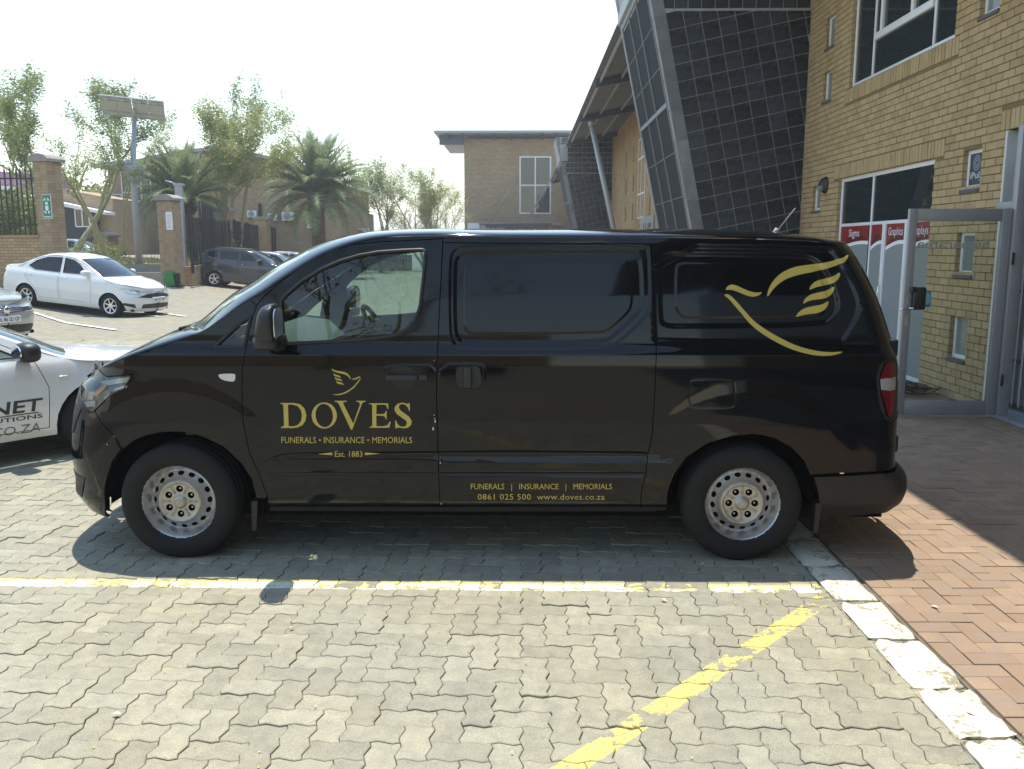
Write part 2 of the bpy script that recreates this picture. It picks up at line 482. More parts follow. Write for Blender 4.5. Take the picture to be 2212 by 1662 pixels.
M['alloy'] = mat_simple('silver_alloy', (0.60, 0.61, 0.63), 0.3, 0.7, 0.06, 8)
M['gold'] = mat_simple('gold_vinyl', (0.52, 0.40, 0.085), 0.34, 0.0, 0.06, 9)
M['redlamp'] = mat_simple('red_lamp_lens', (0.13, 0.005, 0.007), 0.14, 0, 0.2, 14)
M['whitelamp'] = mat_simple('clear_lamp_lens', (0.62, 0.63, 0.63), 0.15, 0.2, 0.1, 20)
M['amber'] = mat_simple('amber_lens', (0.62, 0.38, 0.09), 0.25, 0, 0.1, 20)
M['white'] = mat_simple('white_sheet', (0.74, 0.74, 0.74), 0.6, 0, 0.05, 5)
M['red'] = mat_simple('red_print', (0.22, 0.009, 0.010), 0.4, 0, 0.2, 5)
M['reddark'] = mat_simple('dark_red_print', (0.10, 0.006, 0.008), 0.4, 0, 0.2, 5)
M['green'] = mat_simple('green_sign', (0.012, 0.19, 0.10), 0.5, 0, 0.1, 8)
M['greenbox'] = mat_simple('green_plastic', (0.03, 0.24, 0.05), 0.5, 0, 0.15, 8)
M['blueprint'] = mat_simple('blue_sticker', (0.03, 0.26, 0.48), 0.5, 0, 0.1, 9)
M['navy'] = mat_simple('dark_navy_panel', (0.012, 0.016, 0.030), 0.5, 0, 0.3, 2)
M['ink'] = mat_simple('charcoal_lettering', (0.035, 0.036, 0.038), 0.5, 0, 0.2, 9)
M['inkgrey'] = mat_simple('grey_lettering', (0.16, 0.15, 0.13), 0.5, 0, 0.2, 9)
M['soil'] = mat_simple('dry_soil', (0.26, 0.20, 0.12), 0.95, 0, 0.4, 6, bump=0.02)
M['conc'] = mat_simple('weathered_concrete', (0.30, 0.285, 0.25), 0.9, 0, 0.25, 5, bump=0.006)
M['capst'] = mat_simple('stone_coping', (0.27, 0.25, 0.22), 0.9, 0, 0.3, 8, bump=0.01)
M['dash'] = mat_simple('grey_dashboard', (0.13, 0.145, 0.14), 0.7, 0, 0.15, 6)
M['seat'] = mat_simple('dark_seat_cloth', (0.03, 0.032, 0.034), 0.9, 0, 0.2, 20)

# ------------------------------------------------------------------ 2-D helpers
def clip_half(poly, n, d):
    """keep the part of a convex polygon where dot(n, p) <= d"""
    out = []
    for i in range(len(poly)):
        a = poly[i]; b = poly[(i+1) % len(poly)]
        da = n[0]*a[0] + n[1]*a[1] - d; db = n[0]*b[0] + n[1]*b[1] - d
        if da <= 0: out.append(a)
        if (da < 0 < db) or (db < 0 < da):
            t = da / (da - db); out.append((a[0] + (b[0]-a[0])*t, a[1] + (b[1]-a[1])*t))
    return out

def poly_area(p):
    return 0.5 * sum(p[i][0]*p[(i+1) % len(p)][1] - p[(i+1) % len(p)][0]*p[i][1] for i in range(len(p)))

def inset(poly, d):
    """offset a counter-clockwise polygon inwards by d"""
    n = len(poly); out = []
    for i in range(n):
        p0 = Vector(poly[i-1]); p1 = Vector(poly[i]); p2 = Vector(poly[(i+1) % n])
        e1 = (p1-p0).normalized(); e2 = (p2-p1).normalized()
        n1 = Vector((-e1.y, e1.x)); n2 = Vector((-e2.y, e2.x))
        b = n1 + n2
        if b.length < 1e-6: b = n1
        b.normalize(); s = max(0.4, b.dot(n1))
        out.append(tuple(p1 + b * (d / s)))
    return out

# ------------------------------------------------------------------ terrain
def hgt(x, y):
    s = np.clip(-10.8 - np.asarray(x, float), 0, 8.0)
    h = 0.085 * s + 0.010 * s * s
    t = np.clip((np.asarray(y, float) - 13) / 9.0, 0, 1); t = t*t*(3-2*t)
    return h * t

def build_ground():
    xs = np.unique(np.concatenate([np.linspace(-600, -40, 12), np.linspace(-40, -8, 65), np.linspace(-8, 14, 12), np.linspace(14, 600, 12)]))
    ys = np.unique(np.concatenate([np.linspace(-300, -10, 8), np.linspace(-10, 10, 6), np.linspace(10, 40, 40), np.linspace(40, 120, 12), np.linspace(120, 1500, 10)]))
    X, Y = np.meshgrid(xs, ys); Z = hgt(X, Y) - 0.016
    V = np.stack([X, Y, Z], -1).reshape(-1, 3)
    nx, ny = len(xs), len(ys)
    i = np.arange(nx-1)[None, :] + np.arange(ny-1)[:, None]*nx
    Fq = np.stack([i, i+1, i+1+nx, i+nx], -1).reshape(-1, 4)
    o = np_mesh('ground', V, Fq, M['ground'], None, True)
    tag(o, 'pale zig-zag paved yard stretching back between the buildings', None, None, 'structure')
build_ground()

# ------------------------------------------------------------------ zig-zag concrete pavers
def paver_outline(a=0.11, e=0.0085):
    p = [(0,0),(.25*a,e),(.75*a,-e),(a,0),(1.25*a,e),(1.75*a,-e),(2*a,0),(2*a-e,.25*a),(2*a+e,.75*a),(2*a,a),
         (1.75*a,a-e),(1.25*a,a+e),(a,a),(.75*a,a-e),(.25*a,a+e),(0,a),(e,.75*a),(-e,.25*a)]
    return [(x-a, y-a/2) for x, y in p]

def paver_shape(outline, gap, bev, depth):
    o0 = inset(outline, gap); o1 = inset(outline, gap + bev)
    n = len(outline)
    V = [(x, y, 0.0) for x, y in o1] + [(x, y, -bev*0.8) for x, y in o0] + [(x, y, -depth) for x, y in o0]
    F = []
    for i in range(n):
        j = (i+1) % n
        F.append([n+i, n+j, j, i]); F.append([2*n+i, 2*n+j, n+j, n+i])
    return V, [list(range(n))] + F

def lay_pavers(root, name, outline, pitch, cells, mat, zfun, jitter, stuff_label, gap, bev, depth, limit=300):
    """cells: list of (x, y, vertical?) ; the ones that show largest become objects of their own"""
    V, F = paver_shape(outline, gap, bev, depth)
    me = bpy.data.meshes.new(name); me.from_pydata(V, [], F); me.materials.append(mat); me.update()
    meshes = [me]
    vis = []
    for c in cells:
        p = proj([c[0], c[1], 0.0]); inside = -40 < p[0] < 2250 and 0 < p[1] < 1690
        d = math.hypot(c[0], c[1])
        hidden = c[3] if len(c) > 3 else False
        vis.append((not inside or hidden, d))
    order = sorted(range(len(cells)), key=lambda i: vis[i])
    for k in order[:limit]:
        x, y, vert = cells[k][:3]
        o = link(name, me, root, None, (x, y, zfun(x, y) + random.gauss(0, jitter)))
        o.rotation_euler = (random.gauss(0, 0.006), random.gauss(0, 0.006), (math.pi/2 if vert else 0) + random.choice((0, math.pi)) + random.gauss(0, 0.006))
    rest = order[limit:]
    if not rest: return
    VV = np.array(V); tri = []
    n = len(outline)
    # triangulated top fan + quads as triangles
    for i in range(1, n-1): tri.append([0, i, i+1])
    tri = [list(t) for t in tri]
    for f in F[1:]: tri += [[f[0], f[1], f[2]], [f[0], f[2], f[3]]]
    tri = np.array(tri)
    # ear-safe top: use a centre point instead of a fan
    ctr = len(VV); VV = np.vstack([VV, [[0, 0, 0]]])
    top = np.array([[ctr, i, (i+1) % n] for i in range(n)])
    tri = np.vstack([top, tri[n-2:]])
    allV = []; allF = []
    ks = np.array([[cells[k][0], cells[k][1]] for k in rest]); vt = np.array([cells[k][2] for k in rest])
    ang = np.where(vt, np.pi/2, 0) + rng.normal(0, 0.006, len(rest))
    ca, sa = np.cos(ang), np.sin(ang)
    X = VV[None, :, 0]*ca[:, None] - VV[None, :, 1]*sa[:, None] + ks[:, 0:1]
    Y = VV[None, :, 0]*sa[:, None] + VV[None, :, 1]*ca[:, None] + ks[:, 1:2]
    tx = rng.normal(0, 0.007, len(rest)); ty = rng.normal(0, 0.007, len(rest))
    zz = np.array([zfun(a, b) for a, b in ks])
    Z = VV[None, :, 2] + (zz + rng.normal(0, jitter, len(rest)))[:, None] + tx[:, None]*VV[None, :, 0] + ty[:, None]*VV[None, :, 1]
    allV = np.stack([X, Y, Z], -1).reshape(-1, 3)
    allF = (tri[None] + (np.arange(len(rest))*len(VV))[:, None, None]).reshape(-1, 3)
    o = np_mesh(name + '_field', allV, allF, mat, root)
    o['kind'] = 'stuff'; o['label'] = stuff_label

def herringbone(a, x0, x1, y0, y1, ox=0, oy=0):
    out = []
    for j in range(int((y0-oy)/a)-2, int((y1-oy)/a)+3):
        for i in range(int((x0-ox)/a)-2, int((x1-ox)/a)+3):
            k = (i - j) % 4
            if k == 0: out.append((ox + (i+1)*a, oy + (j+.5)*a, False))
            elif k == 3: out.append((ox + (i+.5)*a, oy + (j+1)*a, True))
    return out

KERB0, KERB1 = 1.592, 1.838
def build_paving():
    root = bpy.data.objects.new('zigzag_paving', None); COL.objects.link(root)
    tag(root, 'interlocking grey zig-zag concrete paving under the black van', None, None, 'structure'); OFFS[root.name] = Vector((0, 0, 0))
    a = 0.11
    cells = []
    for x, y, v in herringbone(a, -14, KERB0 - 0.07, 1.2, 16.0):
        hw = 0.06 if v else 0.115
        if x + hw > KERB0 + 0.004 or x < -(0.66*y + 3.0): continue
        hid = (-2.6 < x < 1.6 and 4.85 < y < 8.3)
        cells.append((x, y, v, hid))
    lay_pavers(root, 'paver', paver_outline(a), a, cells, M['paver'], lambda x, y: float(hgt(x, y)), 0.0022, 'zig-zag pavers farther across the yard', 0.0013, 0.0032, 0.02)
    # pavers cut to fit along the kerb
    mb = MB(); out = paver_outline(a)
    for x, y, v in herringbone(a, KERB0 - .3, KERB0 + .3, 1.2, 16.0):
        hw = 0.06 if v else 0.115
        if x + hw <= KERB0 + 0.004 or x - hw > KERB0 - .03: continue
        q = [((x - py, y + px) if v else (x + px, y + py)) for px, py in out]
        q = clip_half(q, (1, 0), KERB0 - .004 - random.random()*.006)
        if len(q) < 4 or abs(poly_area(q)) < .0012: continue
        if poly_area(q) < 0: q = q[::-1]
        qi = inset(q, .0035); qo = inset(q, .0013); n = len(q); z = random.gauss(0, .002)
        vs = [(p[0], p[1], z) for p in qi] + [(p[0], p[1], z - .003) for p in qo] + [(p[0], p[1], -.02) for p in qo]
        fs = [list(range(n))]
        for i in range(n):
            j = (i+1) % n; fs += [[n+i, n+j, j, i], [2*n+i, 2*n+j, n+j, n+i]]
        mb.add(vs, fs)
    o = mb.build('cut_paver', M['paver'], root); o['kind'] = 'stuff'
    mb = MB(); 
    mb.quad((-12, 0.8, -0.0125), (KERB0, 0.8, -0.0125), (KERB0, 13, -0.0125), (-12, 13, -0.0125))
    mb.build('joint_sand', M['sand'], root)
build_paving()

def build_walkway():
    root = bpy.data.objects.new('clay_brick_walkway', None); COL.objects.link(root)
    tag(root, 'brown clay brick pavement between the kerb and the building', None, None, 'structure'); OFFS[root.name] = Vector((0, 0, 0))
    a = 0.105
    cells = []
    for x, y, v in herringbone(a, KERB1, 5.05, 1.2, 18.0, ox=KERB1 + 0.004):
        hw = a/2 if v else a
        if x - hw < KERB1 - 0.004 or x + hw > 5.1: continue
        if x > 0.72*y + 1.4: continue
        hid = (x < 2.5 and 4.7 < y < 9.5)
        cells.append((x, y, v, hid))
    out = [(-a, -a/2), (a, -a/2), (a, a/2), (-a, a/2)]
    lay_pavers(root, 'paving_brick', out, a, cells, M['redpaver'], lambda x, y: 0.006, 0.0015, 'clay paving bricks farther along the walkway', 0.0016, 0.003, 0.02)
    # half bricks closing the edge along the kerb
    used = set()
    mb = MB()
    for x, y, v in herringbone(a, KERB1, KERB1 + 0.3, 1.2, 18.0, ox=KERB1 + 0.004):
        if (not v) and abs(x - (KERB1 + 0.004)) < 0.02:
            mb.bbox((KERB1 + 0.006, y - a/2 + .002, -0.02), (KERB1 + 0.004 + a - .002, y + a/2 - .002, 0.0055), 0.003)
    mb.build('edge_half_brick', M['redpaver'], root)['kind'] = 'stuff'
    mb = MB(); mb.quad((KERB1 - .01, 0.8, -0.009), (5.12, 0.8, -0.009), (5.12, 40, -0.009), (KERB1 - .01, 40, -0.009))
    mb.build('joint_sand', M['sand'], root)
    mb = MB(); mb.quad((KERB1, 18.05, 0.004), (5.12, 18.05, 0.004), (5.12, 82, 0.004), (KERB1, 82, 0.004))
    mb.build('far_walkway', M['redpaver'], root)
build_walkway()

def mat_kerb():
    t = NT('white_painted_kerb'); P = t.pos()
    n = t.noise(P, 7, 5, 0.7); n2 = t.noise(P, 45, 4, 0.7); r = t.rand()
    m = t.math('GREATER_THAN', t.math('ADD', t.math('MULTIPLY', n, 0.6), t.math('MULTIPLY', n2, 0.4)), 0.44)
    c = t.mix(n2, (0.26, 0.225, 0.15), (0.40, 0.36, 0.26))
    w = t.mix(n2, (0.52, 0.48, 0.37), (0.72, 0.68, 0.55))
    return t.bsdf(t.mix(m, c, w), 0.85, 0, 0.2, 0, n2, 0.006, 0.8)
M['kerb'] = mat_kerb()

def build_kerb():
    root = bpy.data.objects.new('flush_kerb', None); COL.objects.link(root)
    tag(root, 'flush line of worn white painted kerb stones beside the van rear wheel', None, None, 'structure'); OFFS[root.name] = Vector((0, 0, 0))
    y = 0.9; k = 0
    rnd = random.Random(4)
    while y < 17:
        L = rnd.choice((0.30, 0.36, 0.44, 0.48, 0.26, 0.40))
        bm = bmesh.new(); bmesh.ops.create_cube(bm, size=1.0)
        bmesh.ops.scale(bm, vec=(KERB1-KERB0-0.012, L-0.012, 0.11), verts=bm.verts)
        bmesh.ops.subdivide_edges(bm, edges=bm.edges[:], cuts=5, use_grid_fill=True)
        for v in bm.verts:
            top = v.co.z > 0.05
            ex = abs(v.co.x)/((KERB1-KERB0)/2); ey = abs(v.co.y)/(L/2)
            edge = max(ex, ey)
            cnr = max(0, ex - .6) + max(0, ey - .6)
            if edge > 0.9:
                k1 = rnd.random()
                v.co.x *= 1 - 0.075*k1; v.co.y *= 1 - 0.045*k1
                if cnr > .7: v.co.x *= 1 - .13*rnd.random(); v.co.y *= 1 - .08*rnd.random()
                if top: v.co.z -= 0.010 + 0.012*k1*(1 + 2*cnr)
            elif top: v.co.z += rnd.gauss(0, 0.0012) - 0.004*edge**4
        me = bpy.data.meshes.new('kerb_stone'); bm.to_mesh(me); bm.free()
        me.polygons.foreach_set('use_smooth', np.ones(len(me.polygons), dtype=bool)); me.set_sharp_from_angle(angle=R(40))
        o = link('kerb_stone', me, root, M['kerb'], ((KERB0+KERB1)/2, y + L/2, -0.044 + rnd.gauss(0, 0.002)))
        o.rotation_euler = (rnd.gauss(0, .012), rnd.gauss(0, .015), rnd.gauss(0, .012))
        y += L
build_kerb()

def build_petals():
    mb = MB(); rr = random.Random(3)
    for i in range(150):
        y = rr.uniform(2.0, 4.6) if i < 110 else rr.uniform(2.2, 5)
        x = rr.uniform(-2.4, 1.5) if i < 120 else rr.uniform(1.9, 3.2)
        s = rr.uniform(0.002, 0.0055); h = rr.uniform(0.002, 0.006); a = rr.uniform(0, 6.28)
        mi = 0 if rr.random() < 0.7 else 1
        c, sn = math.cos(a)*s, math.sin(a)*s
        z = 0.009
        mb.add([(x+c, y+sn, z), (x-sn, y+c, z+h*0.5), (x-c, y-sn, z), (x+sn, y-c, z+h*0.5), (x, y, z+h)],
               [[0, 1, 4], [1, 2, 4], [2, 3, 4], [3, 0, 4]], mi)
    for (x, y, s) in ((1.42, 4.6, .022), (2.05, 4.05, .022), (1.02, 4.62, .015), (-1.08, 3.78, .016), (0.72, 4.12, .02), (-1.55, 3.02, .02), (1.72, 3.06, .02)):
        a = rr.uniform(0, 6)
        pts = [(x + math.cos(a)*s, y + math.sin(a)*s, .012), (x - math.sin(a)*s*.5, y + math.cos(a)*s*.5, .018), (x - math.cos(a)*s, y - math.sin(a)*s, .011), (x + math.sin(a)*s*.5, y - math.cos(a)*s*.5, .017)]
        mb.add(pts, [[0, 1, 2, 3]], 1)
    o = mb.build('fallen_petals', [mat_simple('yellow_petal', (0.62, 0.50, 0.03), .7), mat_simple('dry_leaf', (0.55, 0.52, 0.38), .7)])
    tag(o, 'tiny yellow petals and dry leaf scraps scattered on the paving', None, None, 'stuff')
build_petals()

# far parking bay lines
def bay_line(p0, p1, w, label):
    p0 = Vector(p0); p1 = Vector(p1); d = (p1-p0); n = Vector((-d.y, d.x)).normalized()*w/2
    N = 14; mb = MB(); vs = []
    for i in range(N+1):
        q = p0 + d*i/N
        for s in (-1, 1):
            c = q + n*s; vs.append((c.x, c.y, float(hgt(c.x, c.y)) + 0.006))
    mb.add(vs, [[2*i, 2*i+2, 2*i+3, 2*i+1] for i in range(N)])
    mb.build('bay_line', M['worn_white'], label=label, kind='structure')
def mat_worn():
    t = NT('worn_white_line'); P = t.pos(); n = t.noise(P, 9, 5, .7)
    return t.bsdf(t.mix(t.math('GREATER_THAN', n, .44), (0.30, 0.28, 0.22), (0.72, 0.71, 0.62)), .85, 0, .2)
M['worn_white'] = mat_worn()
bay_line(atz(60, 665, 0)[:2], atz(345, 684, 0)[:2], 0.12, 'faded white bay line under the white saloon car')
bay_line(atz(75, 688, 0)[:2], atz(250, 713, 0)[:2], 0.12, 'faded white bay line between the saloon and the silver hatchback')
bay_line(atz(260, 663, 0)[:2], atz(400, 684, 0)[:2], 0.12, 'faded white bay line ahead of the white saloon nose')

# ------------------------------------------------------------------ text
def text_polys(s, spacing=1.0, shear=0.0, res=2, mirror=False, bold=0.0):
    """flat triangles of a word in the built-in font, scaled to the unit box"""
    cu = bpy.data.curves.new('lettering', 'FONT'); cu.body = s; cu.space_character = spacing; cu.shear = shear
    cu.resolution_u = res; cu.offset = bold
    o = bpy.data.objects.new('lettering', cu); COL.objects.link(o)
    dg = bpy.context.evaluated_depsgraph_get(); dg.update()
    me = o.evaluated_get(dg).to_mesh()
    V = np.array([v.co[:2] for v in me.vertices]); F = [list(p.vertices) for p in me.polygons]
    o.evaluated_get(dg).to_mesh_clear()
    bpy.data.objects.remove(o, do_unlink=True); bpy.data.curves.remove(cu)
    lo = V.min(0); hi = V.max(0); V = (V-lo)/(hi-lo)
    if mirror: V[:, 0] = 1 - V[:, 0]; F = [f[::-1] for f in F]
    return V, F

def text_on(mb, s, origin, ux, uz, mi=0, **kw):
    """lettering whose box spans ux (width) and uz (height) from origin"""
    V, F = text_polys(s, **kw)
    o = Vector(origin); ux = Vector(ux); uz = Vector(uz)
    mb.add([o + ux*a + uz*b for a, b in V], F, mi)

# ------------------------------------------------------------------ right-hand building
WX = 5.09
bld = thing('brick_office_building', 'long yellow brick office block with black leaning tiled bays and a wide sheet roof', 'building', (WX, 12, 0))
COURSE, BLEN, MORT = 0.088, 0.232, 0.010
OPEN = [  # y0, y1, z0, z1
    (10.95, 14.20, -0.1, 2.86), (10.68, 14.00, 4.22, 7.05), (7.45, 9.35, -0.1, 2.99),
    (9.84, 10.24, 2.43, 2.87), (9.84, 10.24, 1.46, 1.95), (9.84, 10.24, 0.48, 1.01),
    (9.74, 10.14, 4.30, 4.82), (9.74, 10.14, 5.24, 5.76), (15.02, 15.42, 2.40, 2.85), (15.02, 15.42, 1.46, 1.95),
    (14.78, 15.18, 4.20, 4.70), (14.78, 15.18, 5.06, 5.56), (14.78, 15.18, 5.95, 6.45), (6.6, 7.0, 4.3, 4.82)]
SOLD = [(10.72, 14.42, 2.86, 0.215), (10.55, 14.13, 4.00, 0.215), (7.3, 9.5, 2.99, 0.215)]   # soldier rows: y0, y1, z0, height

def build_brick_wall():
    wall = MB()
    y0, y1, ztop = 5.6, 16.02, 7.6
    # mortar backing, cut round the openings on a grid
    ys = sorted({y0, y1, *[o[0] for o in OPEN], *[o[1] for o in OPEN]}); zs = sorted({-0.1, ztop, *[o[2] for o in OPEN], *[o[3] for o in OPEN]})
    ys = [v for v in ys if y0 <= v <= y1]
    for a, b in zip(ys, ys[1:]):
        for c, d in zip(zs, zs[1:]):
            ym, zm = (a+b)/2, (c+d)/2
            if any(o[0] < ym < o[1] and o[2] < zm < o[3] for o in OPEN): continue
            wall.quad((WX+.012, b, c), (WX+.012, a, c), (WX+.012, a, d), (WX+.012, b, d))
    for o in OPEN:   # brick coloured reveals
        a, b, c, d = o
        X0, X1 = WX + .012, WX + .20
        wall.quad((X0, b, c), (X0, b, d), (X1, b, d), (X1, b, c), 1)
        wall.quad((X0, a, c), (X1, a, c), (X1, a, d), (X0, a, d), 1)
        wall.quad((X0, a, d), (X1, a, d), (X1, b, d), (X0, b, d), 1)
        wall.quad((X0, a, c), (X0, b, c), (X1, b, c), (X1, a, c), 1)
    wall.box((WX + .35, 5.6, -0.1), (WX + .36, 5.62, 7.6))
    w = wall.build('brick_wall', [M['mortar'], M['bricktex']], bld)
    # bricks
    full = []; cut = MB()
    def brick_box(mb, a, b, c, d):
        j = random.gauss(0, 0.0012)
        x = WX + j; e = 0.004
        vs = [(x, b-e, c+e), (x, a+e, c+e), (x, a+e, d-e), (x, b-e, d-e), (x+.004, b, c), (x+.004, a, c), (x+.004, a, d), (x+.004, b, d), (x+.05, b, c), (x+.05, a, c), (x+.05, a, d), (x+.05, b, d)]
        fs = [[0, 1, 2, 3]]
        for i in range(4):
            k = (i+1) % 4
            fs += [[4+i, 4+k, k, i], [8+i, 8+k, 4+k, 4+i]]
        mb.add(vs, fs)
    nrow = int(ztop / COURSE)
    for r in range(nrow):
        c = r*COURSE + MORT/2; d = (r+1)*COURSE - MORT/2
        zc = (c+d)/2
        blocks = [(o[0], o[1]) for o in OPEN if o[2] < zc < o[3]] + [(s[0], s[1]) for s in SOLD if s[2] - .02 < zc < s[2] + s[3] + .02]
        off = (r % 2)*BLEN/2
        k = 0
        y = y0 - off
        while y < y1:
            a, b = y + MORT/2, y + BLEN - MORT/2
            y += BLEN
            segs = [(max(a, y0), min(b, y1))]
            for u, v in blocks:
                nx = []
                for p, q in segs:
                    if q <= u or p >= v: nx.append((p, q)); continue
                    if p < u: nx.append((p, u - .002))
                    if q > v: nx.append((v + .002, q))
                segs = nx
            for p, q in segs:
                if q - p < 0.03: continue
                if abs((q-p) - (BLEN-MORT)) < 1e-6: full.append((p, q, c, d))
                else: brick_box(cut, p, q, c, d)
    for s in SOLD:
        n = int((s[1]-s[0])/0.085)
        for i in range(n):
            a = s[0] + i*(s[1]-s[0])/n; brick_box(cut, a + .006, a + (s[1]-s[0])/n - .006, s[2] + .004, s[2] + s[3] - .006)
    # largest whole bricks in view become objects
    def score(f):
        p = proj([WX, (f[0]+f[1])/2, (f[2]+f[3])/2])
        hid = p[0] > 2200 or p[1] < 12 or (p[0] < 1950 and p[1] > 510) or (p[1] > 890)
        return (hid, f[0])
    full.sort(key=score)
    tmp = MB(); x0 = WX
    mb0 = MB(); L, Hh = BLEN - MORT, COURSE - MORT; e = .004
    vs = [(0, L/2-e, -Hh/2+e), (0, -L/2+e, -Hh/2+e), (0, -L/2+e, Hh/2-e), (0, L/2-e, Hh/2-e), (.004, L/2, -Hh/2), (.004, -L/2, -Hh/2), (.004, -L/2, Hh/2), (.004, L/2, Hh/2), (.05, L/2, -Hh/2), (.05, -L/2, -Hh/2), (.05, -L/2, Hh/2), (.05, L/2, Hh/2)]
    fs = [[0, 1, 2, 3]]
    for i in range(4):
        k = (i+1) % 4
        fs += [[4+i, 4+k, k, i], [8+i, 8+k, 4+k, 4+i]]
    me = bpy.data.meshes.new('brick'); me.from_pydata(vs, [], fs); me.materials.append(M['brick']); me.update()
    for f in full[:300]:
        o = link('brick', me, w, None, (WX + random.gauss(0, .0012), (f[0]+f[1])/2, (f[2]+f[3])/2))
        o.rotation_euler = (random.gauss(0, .004), random.gauss(0, .004), random.gauss(0, .006))
    for f in full[300:]: brick_box(cut, *f)
    o = cut.build('brickwork', M['brick'], w); o['kind'] = 'stuff'
build_brick_wall()

def window(y0, y1, z0, z1, fr=0.045, x=WX + .055, mull=(), trans=(), glass='glass', framemat='whitefr', name='window', depth=.05):
    """framed opening in the x = WX wall; frame is the part, pane and sill are its children"""
    f = MB()
    f.bbox((x, y0, z0), (x+depth, y0+fr, z1), .005); f.bbox((x, y1-fr, z0), (x+depth, y1, z1), .005)
    f.bbox((x+.001, y0+fr, z0), (x+depth-.001, y1-fr, z0+fr), .005); f.bbox((x+.001, y0+fr, z1-fr), (x+depth-.001, y1-fr, z1), .005)
    for m in mull: f.bbox((x+.002, m-fr*.4, z0+fr), (x+depth-.002, m+fr*.4, z1-fr), .005)
    for m in trans: f.bbox((x+.003, y0+fr, m-fr*.4), (x+depth-.003, y1-fr, m+fr*.4), .005)
    w = f.build(name, M[framemat], bld)
    g = MB(); g.box((x+.02, y0+fr, z0+fr), (x+.026, y1-fr, z1-fr)); g.build('pane', M[glass], w)
    return w

def small_window(y0, y1, z0, z1, sill=True):
    w = window(y0, y1, z0, z1, glass='frostpane')
    if sill:
        s = MB(); s.bbox((WX-.02, y0-.015, z0-.045), (WX+.055, y1+.015, z0-.003), .006); s.build('sill', M['sill'], w)
    b = MB(); b.box((WX+.21, y0-.1, z0-.1), (WX+.6, y1+.1, z1+.1)); b.f = b.f[:3] + b.f[3:]
    r = MB()
    r.box((WX+.115, y0-.0, z0-.0), (WX+.12, y1+.0, z1+.0)); r.build('blind', M['frost2'], w)
    return w
M['frostpane'] = mat_simple('obscure_glass', (.17, .20, .19), .18, 0, .2, 5)
M['frost2'] = mat_simple('net_blind', (0.36, 0.40, 0.38), .8, 0, .25, 6)
for o in OPEN[3:]:
    w = small_window(*o)
    if o is OPEN[3]:
        p = MB(); X = WX + .066
        p.box((X, o[0]+.046, o[2]+.046), (X+.0015, o[1]-.046, o[3]-.046)); 
        p.build('poster', M['navyposter'] if 'navyposter' in M else mat_simple('navy_poster', (0.022, 0.038, 0.055), .5), w)
        t = MB()
        text_on(t, 'iPulse', (X-.003, 10.175, 2.545), (0, -.33, 0), (0, 0, .075), bold=.02)
        text_on(t, 'SYSTEMS', (X-.003, 9.995, 2.515), (0, -.12, 0), (0, 0, .016))
        for rr in (.075, .052, .03):
            n = 22
            for k in range(n):
                a0, a1 = 2*math.pi*k/n, 2*math.pi*(k+1)/n
                cy, cz = 10.05, 2.72
                t.quad((X-.003, cy-rr*math.cos(a0), cz+rr*1.1*math.sin(a0)), (X-.003, cy-rr*math.cos(a1), cz+rr*1.1*math.sin(a1)), (X-.003, cy-(rr-.006)*math.cos(a1), cz+(rr-.006)*1.1*math.sin(a1)), (X-.003, cy-(rr-.006)*math.cos(a0), cz+(rr-.006)*1.1*math.sin(a0)))
        t.build('poster_lettering', mat_simple('pale_print', (0.42, 0.48, 0.50), .5), w)

# upper shop window, with room behind it
wu = window(10.68, 14.00, 4.22, 7.05, .06, mull=(11.35, 13.25))
sx = MB(); X = WX + .035
for z_ in (4.75,): sx.bbox((X, 11.39, z_), (X+.06, 13.21, z_+.10), .008)
sx.bbox((X, 11.95, 4.851), (X+.06, 12.03, 6.99), .008); sx.bbox((X, 12.95, 4.851), (X+.058, 13.02, 6.99), .008)
sx.build('sash', M['whitefr'], wu)
rm = MB(); rm.box((WX+.22, 10.3, 4.1), (WX+3.5, 14.4, 7.2)); rm.build('room', M['room'], wu)
